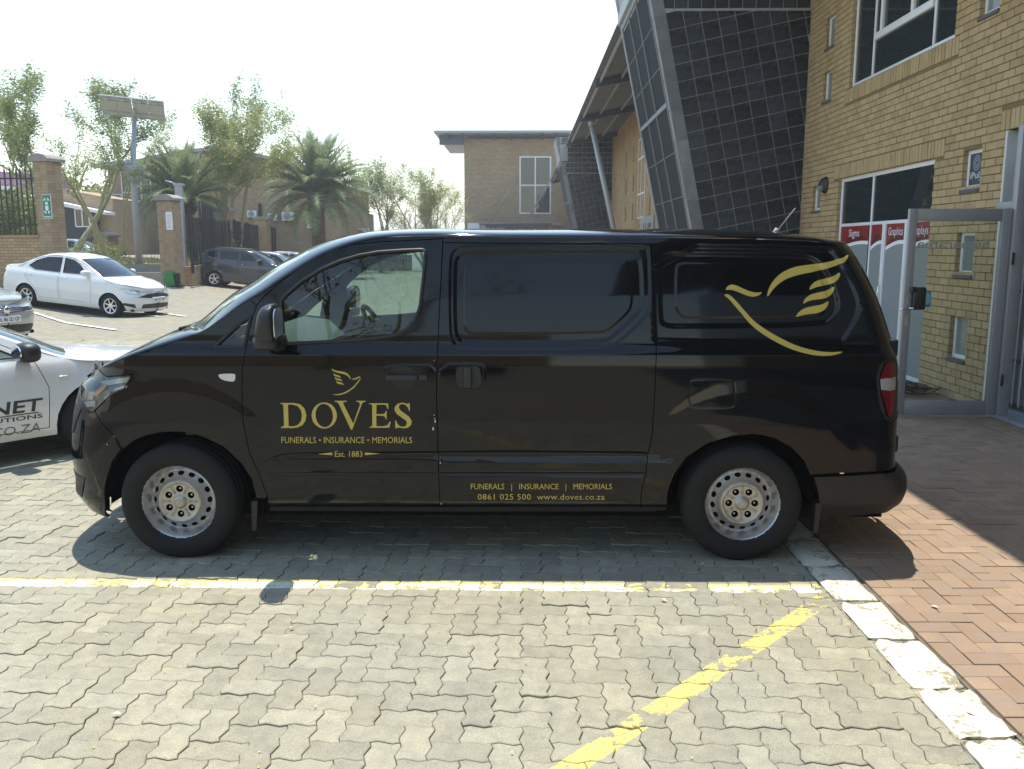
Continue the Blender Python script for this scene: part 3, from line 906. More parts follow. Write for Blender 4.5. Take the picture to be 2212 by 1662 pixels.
# shopfront
sf = window(10.95, 14.20, 0.02, 2.86, .06, mull=(12.94,), trans=(2.12,), name='shopfront')
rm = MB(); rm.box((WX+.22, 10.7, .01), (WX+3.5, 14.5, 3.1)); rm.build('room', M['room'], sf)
fm = MB()
for m in (11.68, 11.74, 12.40, 12.46): fm.bbox((WX+.045, m-.025, .05), (WX+.115, m+.025, 2.10), .005)
fm.build('door_stile', M['whitefr'], sf)
PAN = [(12.98, 14.14, 'Signs', .30), (12.49, 12.93, '', 0), (11.77, 12.38, 'Graphics', .40), (11.01, 11.66, 'Displays', .44)]
PAN = [(13.02, 14.13, 'Signs', .42), (11.77, 12.38, 'Graphics', .46), (11.01, 11.66, 'Displays', .46), (12.49, 12.91, '', 0)]
X = WX + .068
for a, b, s, tw in PAN:
    fr = MB(); rd = MB(); sw = MB(); tx = MB(); rd2 = MB()
    n = 14
    top = []; mid = []; low = []
    for k in range(n+1):
        t_ = k/n; y = b + (a-b)*t_
        zc = 1.73 + .09*math.sin(t_*1.9)
        low.append((X, y, .06)); mid.append((X, y, zc)); top.append((X, y, 2.095))
    for k in range(n):
        fr.quad(low[k], low[k+1], mid[k+1], mid[k])
        rd.quad((X, mid[k][1], mid[k][2]+.05), (X, mid[k+1][1], mid[k+1][2]+.05), top[k+1], top[k])
        sw.quad(mid[k], mid[k+1], (X, mid[k+1][1], mid[k+1][2]+.05), (X, mid[k][1], mid[k][2]+.05))
        e0, e1 = .10*math.sin(k/n*math.pi), .10*math.sin((k+1)/n*math.pi)
        rd2.quad((X-.002, mid[k][1], mid[k][2]+.06), (X-.002, mid[k+1][1], mid[k+1][2]+.06), (X-.002, mid[k+1][1], mid[k+1][2]+.06+e1), (X-.002, mid[k][1], mid[k][2]+.06+e0))
    if s: text_on(tx, s, (X-.004, (a+b)/2 + tw/2, 1.90), (0, -tw, 0), (0, 0, .15))
    fr.build('frosted_panel', M['frost'], sf); rd.build('red_band', M['red'], sf); sw.build('white_swoosh', M['white'], sf)
    rd2.build('dark_swoosh', M['reddark'], sf)
    if s: tx.build('band_lettering', M['white'], sf)
hd = MB(); hd.tube([(WX+.06, 12.43, .98), (WX+.02, 12.43, .98), (WX+.02, 12.43, 1.22), (WX+.06, 12.43, 1.22)], .012, 8)
hd.build('pull_handle', M['chrome'], sf)

# entrance recess with plaster reveal, transom light and sliding security grille
en = MB()
en.box((WX+.001, 9.335, 0), (WX+.42, 9.36, 2.985)); en.box((WX-.006, 9.338, 0), (WX+.02, 9.372, 2.98))
er = en.build('entrance_reveal', M['plaster'], bld)
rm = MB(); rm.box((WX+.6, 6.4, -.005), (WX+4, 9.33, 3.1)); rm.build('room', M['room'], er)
fl = MB(); fl.box((WX-.12, 7.5, -.05), (WX+1.4, 9.34, .035)); fl.build('doorstep', M['doorstep'] if 'doorstep' in M else mat_simple('grey_floor_tile', (.28, .30, .33), .4), er)
tf = MB()
tf.bbox((WX+.40, 7.5, 2.14), (WX+.46, 9.335, 2.20), .005); tf.bbox((WX+.40, 9.27, .03), (WX+.46, 9.335, 2.98), .005); tf.bbox((WX+.401, 7.5, 2.93), (WX+.459, 9.27, 2.985), .005)
te = tf.build('transom_frame', M['alu'], bld)
g = MB(); g.box((WX+.425, 7.5, 2.2), (WX+.431, 9.27, 2.93)); g.build('pane', M['glass'], te)
gr = MB()
gate = gr
gr.box((WX+.22, 7.6, .06), (WX+.25, 9.25, .10)); gr.box((WX+.22, 7.6, 2.06), (WX+.25, 9.25, 2.10)); gr.box((WX+.22, 7.6, 1.30), (WX+.25, 9.25, 1.33)); gr.box((WX+.22, 7.6, .55), (WX+.25, 9.25, .58))
sg = gr.build('security_grille', M['black'], bld)
bar = MB(); bar.box((-.02, -.014, 0), (.02, .014, 2.0)); 
bme = bpy.data.meshes.new('bar'); bme.from_pydata(bar.v, [], bar.f); bme.materials.append(M['alud']); bme.update()
for i in range(13): link('bar', bme, sg, None, (WX+.235, 9.20 - i*.125, .08))

# glass door standing open at right angles to the wall
def build_glass_door():
    DY, x0, x1, z0, z1 = 8.90, 3.93, 4.97, .03, 2.16
    d = MB(); t = .045
    d.bbox((x0, DY, z0), (x0+.085, DY+t, z1), .006); d.bbox((x1-.10, DY, z0), (x1, DY+t, z1), .006)
    d.bbox((x0+.085, DY+.001, z1-.125), (x1-.10, DY+t-.001, z1), .006); d.bbox((x0+.085, DY+.001, z0), (x1-.10, DY+t-.001, z0+.15), .006)
    o = d.build('glass_door', M['alud'], bld)
    o['label'] = 'open aluminium framed glass door with reversed lettering'
    p = MB(); p.box((x0+.085, DY+.02, z0+.15), (x1-.10, DY+.026, z1-.125)); p.build('pane', M['glassdoor'], o)
    l = MB(); text_on(l, 'Signarama', (x0+.10, DY+.016, 1.735), (.74, 0, 0), (0, 0, .12), mirror=True, bold=.015)
    l.build('door_lettering', mat_simple('etched_grey_lettering', (.33, .32, .28), .6), o)
    k = MB(); k.bbox((x0+.075, DY-.07, 1.14), (x0+.20, DY-.002, 1.37), .015); k.bbox((x0+.045, DY-.075, 1.315), (x0+.10, DY-.02, 1.375), .01)
    k.build('lock_box', M['black'], o)
    h = MB(); h.tube([(x0+.05, DY, 1.155), (x0+.05, DY-.05, 1.155), (x0-.02, DY-.055, 1.15), (x0-.05, DY-.05, 1.14)], .010, 8); h.tube([(x0+.04, DY-.055, 1.155), (x0+.16, DY-.055, 1.157)], .009, 8); h.build('handle', M['chrome'], o)
    s = MB(); s.box((x0+.215, DY+.014, 1.165), (x0+.285, DY+.0155, 1.325)); s.build('sticker', M['blueprint'], o)
    e = MB(); n = 20
    e.add([(x0+.25 + .030*math.cos(2*math.pi*i/n), DY+.0125, 1.25 + .062*math.sin(2*math.pi*i/n)) for i in range(n)], [list(range(n))])
    e.build('sticker_badge', mat_simple('pale_blue_badge', (.28, .58, .72), .5), o)
    lk = MB(); lk.box((x0+.03, DY-.003, .98), (x0+.055, DY-.001, 1.08)); lk.box((x0+.03, DY-.003, 1.2), (x0+.055, DY-.001, 1.25)); lk.build('lock_plate', M['chrome'], o)
    # fixed jamb the door hangs on
    j = MB(); j.bbox((4.975, 8.86, .02), (5.085, 8.95, 2.98), .005); j.bbox((5.02, 8.952, 2.17), (5.088, 9.33, 2.24), .004)
    j.build('door_jamb', M['alud'], bld)
    hg = MB()
    for z in (.35, 1.6): hg.tube([(4.985, 8.85, z), (4.985, 8.85, z+.12)], .013, 8)
    hg.build('hinge', M['black'], o)
build_glass_door()

# bulkhead lamp
lm = MB(); lm.lathe([(0.0, -.115), (.05, -.11), (.105, -.075), (.125, -.03), (.135, -.028), (.14, 0)], 28, 'X', (WX, 14.78, 2.80), sgn=-1)
lo = lm.build('bulkhead_lamp', M['blacktrim'], None, label='round dark bulkhead lamp on the brick wall beside the shopfront', cat='wall lamp')
lm = MB(); lm.prism([(14.78 + .10*math.cos(a), 2.80 - .012 + .10*math.sin(a)) for a in np.linspace(math.pi, 2*math.pi, 14)], WX-.117, WX-.07, 'X'); lm.build('lens', M['frost'], lo)

# coil of cable on the ground behind the open door
cb = MB(); rr = random.Random(8); pts = []
for i in range(150):
    a = i*.42; r_ = .16 + .10*math.sin(i*.37) + .05*rr.random()
    pts.append((4.62 + r_*1.5*math.cos(a) + .06*math.sin(i*.11), 10.35 + r_*math.sin(a), .03 + .028*(1 + math.sin(i*1.3)) + i*.0002))
pts += [(4.3, 10.2, .03), (4.0, 10.4, .025), (3.7, 10.3, .025)]
cb.tube(pts, .008, 6)
cb.build('cable_coil', M['blacktrim'], None, label='tangle of dark cable on the ground against the brick wall', cat='cable')
bx = MB(); bx.bbox((4.45, 11.06, .012), (4.72, 11.28, .10), .01); bx.bbox((4.50, 11.10, .10), (4.62, 11.22, .19), .01)
bx.build('white_carton', M['white'], None, label='small white carton at the foot of the shopfront', cat='box')

# ------------------------------------------------------------------ leaning tiled bays
LEAN = 0.2145
M['mulliongrey'] = mat_simple('dull_grey_mullion', (.17, .18, .19), .6, .1, .15, 3)
M['bayglass'] = mat_simple('dark_mesh_glazing', (.022, .028, .033), .75, 0, .25, 2.0, .08)
def edge_x(z): return 3.58 - LEAN*z
def tiled_bay(y0, dep, first, budget):
    zt, zj = 7.9, 5.92
    ang = math.atan(LEAN); ca, sa = math.cos(ang), math.sin(ang)
    back = MB()
    # solid body of the bay
    x_r = WX + .5
    poly = [(edge_x(-.1), -.1), (x_r, -.1), (x_r, zt), (edge_x(zt), zt)]
    back.prism(poly, y0, y0 + dep, 'Y')
    b = back.build('tiled_bay', M['grout'], bld)
    tiles = []; T = 0.30; gap = .006
    ew = 0.20                                   # pale edge strip along the leaning corner
    # rotated field below the joint
    for i in range(-4, 16):
        for j in range(-6, 34):
            c = [(i*T+gap, j*T+gap), ((i+1)*T-gap, j*T+gap), ((i+1)*T-gap, (j+1)*T-gap), (i*T+gap, (j+1)*T-gap)]
            q = [(edge_x(0) + ew*1.02 + p[0]*ca - p[1]*sa, p[0]*sa + p[1]*ca) for p in c]
            q = [(x, z) for x, z in q]
            q = clip_half(q, (1, 0), WX + .0)
            if len(q) > 2: q = clip_half(q, (0, 1), zj - .02)
            if len(q) > 2: q = clip_half(q, (0, -1), 0.0)
            if len(q) > 2: q = clip_half(q, (-ca, -sa), -(edge_x(0)*ca + ew) - .004)
            if len(q) > 2 and poly_area(q) > .004: tiles.append(q)
    for i in range(0, 14):
        for j in range(0, 7):
            xa = 2.2 + i*.24; c = [(xa+gap, zj + j*.28 + gap + .02), (xa+.24-gap, zj + j*.28 + gap + .02), (xa+.24-gap, zj + (j+1)*.28), (xa+gap, zj + (j+1)*.28)]
            q = clip_half(c, (1, 0), WX)
            if len(q) > 2: q = clip_half(q, (-ca, -sa), -(edge_x(0)*ca + ew))
            if len(q) > 2 and poly_area(q) > .004: tiles.append(q)
    tiles.sort(key=lambda q: (min(p[1] for p in q) < 1.9 if first else min(p[1] for p in q) < 1.9, -poly_area(q)))
    rest = MB()
    def tile_geo(mb, q, o=(0, 0)):
        n = len(q); qi = inset(q, .004); jz = random.gauss(0, .0008)
        vs = [(x-o[0], -.010 + jz, z-o[1]) for x, z in qi] + [(x-o[0], -.007, z-o[1]) for x, z in q] + [(x-o[0], .004, z-o[1]) for x, z in q]
        fs = [list(range(n))]
        for i in range(n):
            k = (i+1) % n
            fs += [[n+i, n+k, k, i], [2*n+i, 2*n+k, n+k, n+i]]
        return vs, fs
    for idx, q in enumerate(tiles):
        c = (sum(p[0] for p in q)/len(q), sum(p[1] for p in q)/len(q))
        if idx < budget:
            vs, fs = tile_geo(None, q, c)
            me = bpy.data.meshes.new('tile'); me.from_pydata(vs, [], fs); me.materials.append(M['tile']); me.update()
            o = link('tile', me, b, None, (c[0], y0, c[1])); o.rotation_euler = (random.gauss(0, .010), 0, random.gauss(0, .010))
        else:
            vs, fs = tile_geo(None, q); rest.add([(x, y + y0, z) for x, y, z in vs], fs)
    if rest.v: rest.build('tile_field', M['tile'], b)['kind'] = 'stuff'
    # pale edge tiles: near face strip and both strips of the outer face
    def strip(yA, yB, face, es):
        n = 15
        for k in range(n):
            za, zb = k*zt/n + .006, (k+1)*zt/n - .006
            if face == 'near':
                q = [(edge_x(za)-.004, y0-.014, za), (edge_x(za)+ew/ca, y0-.014, za), (edge_x(zb)+ew/ca, y0-.014, zb), (edge_x(zb)-.004, y0-.014, zb)]
                dpt = Vector((0, .02, 0))
            else:
                q = [(edge_x(za)-.014, yB, za), (edge_x(za)-.014, yA, za), (edge_x(zb)-.014, yA, zb), (edge_x(zb)-.014, yB, zb)]
                dpt = Vector((.02, 0, 0))
            vs = [Vector(p) for p in q]; vs += [p + dpt for p in vs]
            es.add(vs, [[0, 1, 2, 3], [4, 5, 1, 0], [5, 6, 2, 1], [6, 7, 3, 2], [7, 4, 0, 3]])
    for a_ in ((0, 0, 'near'), (y0, y0+.22, 'out'), (y0+dep-.30, y0+dep, 'out')):
        es = MB(); strip(*a_, es); es.build('edge_tile', M['edgestone'], b)
    # glazed outer face
    ya, yb = y0 + .22, y0 + dep - .30
    gp = MB()
    gp.add([(edge_x(0)-.004, yb, 0), (edge_x(0)-.004, ya, 0), (edge_x(6.4)-.004, ya, 6.4), (edge_x(6.4)-.004, yb, 6.4)], [[0, 1, 2, 3]])
    gp.build('bay_glazing', M['bayglass'], b)
    ml = MB()
    for t_ in (.0, .36, .68, 1.0):
        y = ya + (yb-ya)*t_
        ml.add([(edge_x(0)-.03, y-.02, 0), (edge_x(0)-.03, y+.02, 0), (edge_x(6.45)-.03, y+.02, 6.45), (edge_x(6.45)-.03, y-.02, 6.45), (edge_x(0), y-.02, 0), (edge_x(0), y+.02, 0), (edge_x(6.45), y+.02, 6.45), (edge_x(6.45), y-.02, 6.45)],
               [[0, 3, 2, 1], [0, 4, 7, 3], [1, 2, 6, 5]])
    for z, h in ((4.3, .09), (6.44, .16)):
        ml.box((edge_x(z)-.035, ya, z), (edge_x(z)+.05, yb, z+h))
    for z in (1.0, 1.9, 2.7, 3.5, 5.0, 5.7):
        ml.box((edge_x(z)-.012, ya, z), (edge_x(z)+.0, yb, z+.012))
    ml.build('mullion', M['mulliongrey'], b)
    # soffit band closing the bay under the roof
    sb = MB(); sb.box((edge_x(6.6)-.06, y0-.02, 6.6), (edge_x(6.6)+.4, y0+dep+.02, 7.5)); sb.build('soffit_band', M['roofgrey'], b)
tiled_bay(16.05, 3.95, True, 300)
tiled_bay(50.0, 4.2, False, 0)

# brick wall beyond the first bay
for lo_, hi_ in (((WX, 56, -.1), (WX+.3, 79, 8.0)), ((WX+.3, 16, -.1), (WX+.4, 21.1, 8.2)), ((WX+.0, 3.0, -.1), (WX+.4, 5.6, 8.0)), ((WX, 21.05, -.1), (WX+.3, 51, 8.0))):
    mw = MB(); mw.box(lo_, hi_); fw = mw.build('far_brick_wall', M['bricktex'], bld)
def shade_slab(y0, y1, z0, z1):
    s = MB(); s.box((WX-.01, y0, z0), (WX+.05, y1, z1)); s.build('recess', M['bricktexshade'], fw)  # darker brick colour on a raised slab imitates the shade of a recess
M['bricktexshade'] = mat_bricktex('shadow_brick', (0.20, 0.13, 0.075), (0.27, 0.18, 0.10), (0.12, .08, .045))
for (yy, w_) in ((36.5, 2.2), (26.5, 2.2), (60, 2.2)):
    f = MB(); x = WX - .012
    z0, z1 = 3.0, 6.4
    f.box((x, yy, z0), (x+.05, yy+.07, z1)); f.box((x, yy+w_-.07, z0), (x+.05, yy+w_, z1)); f.box((x, yy, z0), (x+.049, yy+w_, z0+.06)); f.box((x, yy, z1-.06), (x+.049, yy+w_, z1))
    f.box((x+.001, yy+w_*.55, z0), (x+.048, yy+w_*.55+.07, z1)); f.box((x+.002, yy, 4.0), (x+.047, yy+w_, 4.08)); f.box((x+.002, yy, 5.5), (x+.047, yy+w_, 5.58))
    o = f.build('tall_window', M['whitefr'], bld)
    g = MB(); g.box((x+.02, yy+.05, z0+.05), (x+.026, yy+w_-.05, z1-.05)); g.build('pane', M['glassfar'], o)
for yy in (34.8, 40.2, 30.5, 43):
    for z in (3.0, 4.3, 5.6): shade_slab(yy, yy+.35, z, z+.75)
ng = MB(); ng.box((WX+.02, -14, -.1), (WX+.3, 3.0, 7.6)); ng.build('dark_reflection_wall', M['glassfar'], bld)  # unseen dark wall added to darken the reflection in the van
sb = MB(); sb.box((WX-.06, 33.6, 1.6), (WX-.01, 37.2, 3.0)); so_ = sb.build('name_board', M['alud'], None, label='grey name board with dark lettering on the far brick wall behind the post', cat='sign')
t = MB(); text_on(t, 'AVS', (WX-.066, 36.8, 1.75), (0, -2.8, 0), (0, 0, 1.0), bold=.02); t.build('board_lettering', M['ink'], so_)

# sheet roof with its beams, purlins and leaning posts
def roof_z(x): return 7.42 + 0.2*(x - 2.42)
def build_roof():
    ys = np.arange(-13, 77.001, 0.034)
    xs = np.array([2.42, 3.5, 6.0, 9.5])
    wv = np.clip(np.sin(ys*2*np.pi/0.205)*1.5, -1, 1)*0.022
    X, Y = np.meshgrid(xs, ys); Z = 7.42 + .2*(X-2.42) + wv[:, None]
    V = np.stack([X, Y, Z], -1).reshape(-1, 3); nx = len(xs)
    i = np.arange(nx-1)[None, :] + np.arange(len(ys)-1)[:, None]*nx
    Fq = np.stack([i, i+1, i+1+nx, i+nx], -1).reshape(-1, 4)
    V2 = V + np.array([0, 0, -.008]); F2 = Fq[:, ::-1] + len(V)
    np_mesh('roof_sheet', np.vstack([V, V2]), np.vstack([Fq, F2]), M['sheet'], bld)
    for y in (5.5, 14.0, 22.4, 30.5, 38.7, 47.5, 57.0, 65.6, 75.5):
        b = MB(); 
        for (h0, h1, w) in ((-.30, -.27, .09), (-.27, -.08, .012), (-.08, -.05, .09)):
            vs = []
            for x in (2.5, 9.4):
                for dy in (-w, w):
                    for h in (h0, h1): vs.append((x, y+dy, roof_z(x)+h))
            b.add(vs, [[0, 1, 3, 2], [4, 6, 7, 5], [0, 4, 5, 1], [2, 3, 7, 6], [1, 5, 7, 3], [0, 2, 6, 4]])
        b.build('roof_beam', M['steel'], bld)
    for x in (2.62, 3.35, 4.25, 5.3):
        b = MB(); z = roof_z(x) - .05
        b.box((x, -13, z-.10), (x+.012, 76, z)); b.box((x, -13, z-.112), (x+.06, 76, z-.10)); b.box((x, -13, z), (x+.06, 76, z+.012))
        b.build('purlin', M['purlin'], bld)
    for y in (38.7, 65.6):
        b = MB(); b.tube([(4.66, y, 0), (3.0, y, 7.1)], .115, 14); b.tube([(3.02, y, 7.0), (2.98, y, 7.2)], .15, 10)
        b.build('leaning_post', M['pole'] if y < 50 else M['steel'], bld)
    f = MB(); f.lathe([(0, -.12), (.06, -.1), (.09, .02), (.04, .1), (0, .12)], 10, 'Y', (WX-.35, 27.5, 6.5)); f.tube([(WX-.35, 27.6, 6.5), (WX, 27.9, 6.6)], .03, 6)
    f.build('floodlight', M['blacktrim'], bld)
build_roof()

# ------------------------------------------------------------------ brown brick building at the end of the yard
by = 80.0
br = thing('far_brick_building', 'two storey brown brick building with flat overhanging roof at the end of the yard', 'building', (3, by, 0))
def bx_(px, py, y=by): p = aty(px, py, y); return p.x, p.z
xl = bx_(1003, 400)[0]; zt = bx_(1003, 300)[1]
b = MB(); b.box((xl, by, -.2), (16, by+14, zt)); b.build('wall', M['brickfar'], br)
rf = MB(); rz = bx_(1100, 291)[1] - .1
rxl = bx_(938, 290, by-1.8)[0]
rf.box((rxl, by-1.9, rz), (17, by+15, rz+.16)); rf.box((rxl-.03, by-1.95, rz+.02), (17, by-1.9, rz+.22))
rfo = rf.build('roof', M['roofgrey'], br)
for i in range(14):
    x = rxl + 1.0 + i*1.42
    r_ = MB(); r_.prism([(by-1.7, rz-.05), (by-1.7, rz), (by+.2, rz), (by+.2, rz-.42), (by-.2, rz-.42)], x, x+.12, 'X'); r_.build('rafter', M['steel'], rfo)
e = MB(); e.box((xl-2.2, by-.4, zt-.55), (xl, by+.1, rz)); e.build('eaves_beam', M['steel'], rfo)
x0, z1 = bx_(1122, 338); x1, z0 = bx_(1190, 463)
f = MB(); t_ = .13
f.box((x0, by-.08, z0), (x0+t_, by+.05, z1)); f.box((x1-t_, by-.08, z0), (x1, by+.05, z1)); f.box((x0, by-.079, z0), (x1, by+.05, z0+t_)); f.box((x0, by-.079, z1-t_), (x1, by+.05, z1))
f.box(((x0+x1)/2-.06, by-.078, z0), ((x0+x1)/2+.06, by+.05, z1)); f.box((x0, by-.077, (z0+z1)/2-.06), (x1, by+.05, (z0+z1)/2+.06))
w = f.build('window', M['whitefr'], br)
for i in (0, 1):
    for j in (0, 1):
        g = MB(); xa = x0 + t_ if i == 0 else (x0+x1)/2 + .06; xb = (x0+x1)/2 - .06 if i == 0 else x1 - t_
        za = z0 + t_ if j == 0 else (z0+z1)/2 + .06; zb = (z0+z1)/2 - .06 if j == 0 else z1 - t_
        g.box((xa, by-.03, za), (xb, by-.02, zb)); g.build('pane', M['glassfar'], w)
s = MB(); s.box((x0-1.5, by-.9, z0-1.05), (x1+.9, by, z0-.75)); s.build('ledge', M['conc'], br)
c = MB(); cx0, cz = bx_(1034, 484, by-2.5); cx1 = bx_(1192, 484, by-2.5)[0]
c.box((cx0, by-2.6, cz-.05), (cx1, by, cz+.05)); c.box((cx0+.6, by-2.2, cz-.3), (cx1-.3, by-2.0, cz-.05)); c.box((cx0+1.0, by-1.1, cz-.3), (cx1-.3, by-.9, cz-.05))
co = c.build('canopy', M['steel'], br)
for (pa, pb) in (((1058, 478), (1120, 378)), ((1140, 474), (1205, 360))):
    a = aty(pa[0], pa[1], by-1.6); b_ = aty(pb[0], pb[1], by-.02)
    tr = MB(); tr.tube([a, b_], .06, 6); tr.build('tie_rod', M['conc'], co)
d = MB(); d.box((bx_(1155, 480)[0], by-.04, 0), (bx_(1215, 480)[0], by+.01, cz-.4)); d.build('doorway', M['glassfar'], br)
sx0, sz1 = bx_(1010, 482); sx1 = bx_(1090, 482)[0]
s = MB(); s.box((sx0, by-.12, sz1-1.6), (sx1, by-.05, sz1)); sg = s.build('white_signboard', M['white'], None, label='white signboard with a grey looped mark under the far canopy', cat='sign')
lg = MB(); pts = [aty(px, py, by-.14) for px, py in ((1037, 488), (1037, 496), (1041, 499), (1049, 499), (1053, 493), (1055, 491), (1058, 493), (1063, 499), (1068, 499), (1071, 496), (1071, 488))]
lg.tube(pts, .07, 6); lg.build('looped_mark', M['pole'], sg)

# ------------------------------------------------------------------ brick pillars of the boundary
def gz(x, y): return float(hgt(x, y)) - .016
_pil_mesh = {}
def pillar(cx, cy, w, d, z0, z1, label, rot=0.0, build_bricks=True, capw=.12):
    root = thing('brick_pillar', label, 'pillar', (cx, cy, z0), rot, 'brick pillars along the boundary', local=True)
    H = z1 - z0 - .22
    core = MB(); core.box((-w/2+.008, -d/2+.008, -.3), (w/2-.008, d/2-.008, H)); core.build('core', M['mortarp'] if build_bricks else M['bricktex'], root)
    if build_bricks:
        rows = int(H/COURSE)
        nfx = max(1, round(w/.24)); nfy = max(1, round(d/.24))
        key = (w, d)
        if key not in _pil_mesh:
            def mk(sx, sy):
                mb = MB(); mb.bbox((-sx/2, -sy/2, -.039), (sx/2, sy/2, .039), .004)
                me = bpy.data.meshes.new('brick'); me.from_pydata(mb.v, [], mb.f); me.materials.append(M['brickp']); me.update(); return me
            _pil_mesh[key] = (mk(w/nfx - .01, .10), mk(.10, d/nfy - .01))
        mx, my = _pil_mesh[key]
        for r in range(rows):
            z = (r + .5)*COURSE; sh = (r % 2)
            n = nfx
            for i in range(n):
                x = -w/2 + (i + .5)*w/n
                o = link('brick', mx, root, None, (x, -d/2 + .05 + random.gauss(0, .002), z))
            for i in range(nfy):
                y = -d/2 + (i + .5)*d/nfy
                for sx in ((-1, 1) if cx > -14.6 else (1,)):
                    if i == 0: pass
                    link('brick', my, root, None, (sx*(w/2 - .05) + random.gauss(0, .002) + sx*.001, y, z))
    cap = MB(); n = 12
    prof = [(-w/2-capw, H)] + [(-w/2-capw + (w+2*capw)*k/n, H + .08 + .15*math.sin(math.pi*k/n)**.7) for k in range(n+1)] + [(w/2+capw, H)]
    cap.prism(prof[::-1], -d/2-.06, d/2+.06, 'Y'); cap.build('coping', M['capst'], root)
    return root

def px_pillar(pxl, pxr, pytop, y, label, rot=0.0, dep=None, **kw):
    a = aty(pxl, pytop, y); b = aty(pxr, pytop, y)
    w = (b.x - a.x)/ (math.cos(rot) + abs(math.sin(rot)))
    cx = (a.x + b.x)/2; z0 = gz(cx, y)
    return pillar(cx, y + .3, w, dep or w, z0, a.z, label, rot, **kw), cx

pA, xA = px_pillar(62, 112, 332, 25.5, 'tall brick pillar carrying the green sign beside the spiked fence', R(-20))
pB, xB = px_pillar(335, 377, 420, 33.0, 'brick pillar with a paper notice between the driveway and the black gate', R(-12))
pC, xC = px_pillar(462, 497, 448, 44.0, 'brick pillar rising behind the grey crossover car and the black signboard', R(-12))
pD, xD = px_pillar(549, 580, 468, 55.0, 'brick pillar left of the two narrow boundary gates', R(-12), build_bricks=False)
pE, xE = px_pillar(612, 634, 478, 61.0, 'brick pillar right of the two narrow boundary gates', R(-12), build_bricks=False)
pF, xF_ = px_pillar(634, 656, 480, 62.5, 'brick pillar where the low boundary fence beside the palm begins', R(-8), build_bricks=False)
pG, xG = px_pillar(200, 242, 502, 41.5, 'low brick pillar behind the forked yellow-barked tree', R(-12), build_bricks=False)

# ------------------------------------------------------------------ spiked fences: every picket is a part
def fence(p0, p1, z0, z1, spacing, label, pick_r=.012, rails=(.12, .85), extra=None, name='picket_fence', cat='fence', post=False):
    p0 = Vector((p0[0], p0[1], 0)); p1 = Vector((p1[0], p1[1], 0))
    d = p1 - p0; L = d.length; a = math.atan2(d.y, d.x)
    root = thing(name, label, cat, (p0.x, p0.y, z0), a, None, local=True)
    H = z1 - z0
    r = MB()
    for t in rails: r.box((0, -.02, H*t-.022), (L, .02, H*t+.022))
    r.build('rail', M['black'], root)
    mb = MB(); q = pick_r
    mb.box((-q, -q, 0), (q, q, H-.08)); mb.add([(-q*1.2, -q*1.2, H-.08), (q*1.2, -q*1.2, H-.08), (q*1.2, q*1.2, H-.08), (-q*1.2, q*1.2, H-.08), (0, 0, H)], [[0, 1, 4], [1, 2, 4], [2, 3, 4], [3, 0, 4]])
    me = bpy.data.meshes.new('picket'); me.from_pydata(mb.v, [], mb.f); me.materials.append(M['black']); me.update()
    n = max(2, int(L/spacing))
    for i in range(n):
        o = bpy.data.objects.new('picket', me); COL.objects.link(o); o.parent = root
        o.location = ((i+.5)*L/n, random.gauss(0, .004), random.gauss(0, .01)); o.rotation_euler = (random.gauss(0, .006), random.gauss(0, .008), 0)
    if post:
        for t in (0.0, .5, 1.0):
            pm = MB(); pm.box((L*t-.05, -.05, -.3), (L*t+.05, .05, H+.02)); pm.build('post', M['black'], root)
    return root

# low wall + fence left of pillar A
zL = aty(20, 512, 25.5).z
lw = MB(); lw.box((-30, 25.65, -.3), (xA-.3, 26.05, zL))
lwo = lw.build('boundary_wall', M['bricktex'], None, label='low brick wall under the tall spiked fence', cat='wall')
cp = MB(); cp.box((-30, 25.60, zL), (xA-.3, 26.10, zL+.05)); cp.build('brick_coping', M['brickp'], lwo)
fence((-19.5, 25.8), (xA-.1, 25.8), zL+.03, aty(20, 360, 25.5).z, .155, 'tall black spiked fence on the low wall beside the green sign pillar', .017, (.16, .84))
# low wall and gate right of pillar B
zB = gz(xB, 33.3)
pm = (xB + .35, 33.2); pC2 = (xC - .3, 44.2)
bw = MB(); a0 = Vector((pm[0], pm[1], 0)); a1 = Vector((pC2[0], pC2[1], 0))
def wall_between(a, b, z0, z1, th, mat, label, cat='wall', name='boundary_wall'):
    a = Vector(a); b = Vector(b); d = (b-a); n = Vector((-d.y, d.x)).normalized()*th/2
    mb = MB(); mb.prism([tuple(a+n), tuple(b+n), tuple(b-n), tuple(a-n)][::-1], z0, z1, 'Z')
    return mb.build(name, mat, None, label=label, cat=cat)
gA = aty(372, 600, 34.5); gB_ = aty(505, 600, 40.0)
wall_between((xB+.3, 34.0), (gB_.x, 39.5), -.3, 1.02, .28, M['bricktex'], 'low brick wall behind the grey crossover car', 'wall')
fence((xB+.55, 33.9), (gB_.x+.1, 39.4), 1.05, aty(420, 472, 36.5).z, .17, 'black sliding gate of close upright bars behind the grey crossover', .018, (.04, .90), name='sliding_gate', cat='gate', post=True)
fence((xB+.45, 35.2), (xC-.2, 43.6), .9, aty(450, 446, 41).z, .19, 'taller black fence standing behind the sliding gate', .014, (.15, .8))
fence((xC+.45, 44.4), (xD-.3, 55), .9, aty(530, 482, 50).z, .2, 'black upright bar fence behind the parked cars', .02, (.1, .86), post=True)
fence((xD+.5, 55.5), (xE-.3, 61), .6, aty(600, 492, 58).z, .2, 'pair of narrow black gates between two brick pillars', .022, (.1, .82), name='double_gate', cat='gate', post=True)
fence((xF_+.4, 63), (-8.5, 66), .4, aty(700, 517, 63).z, .24, 'low black fence behind the palm trunk', .02, (.2, .85))
wall_between((xF_+.4, 63.3), (-8.5, 66.4), -.2, aty(700, 552, 63).z, .2, M['bricktex'], 'brick base of the low fence behind the palm')
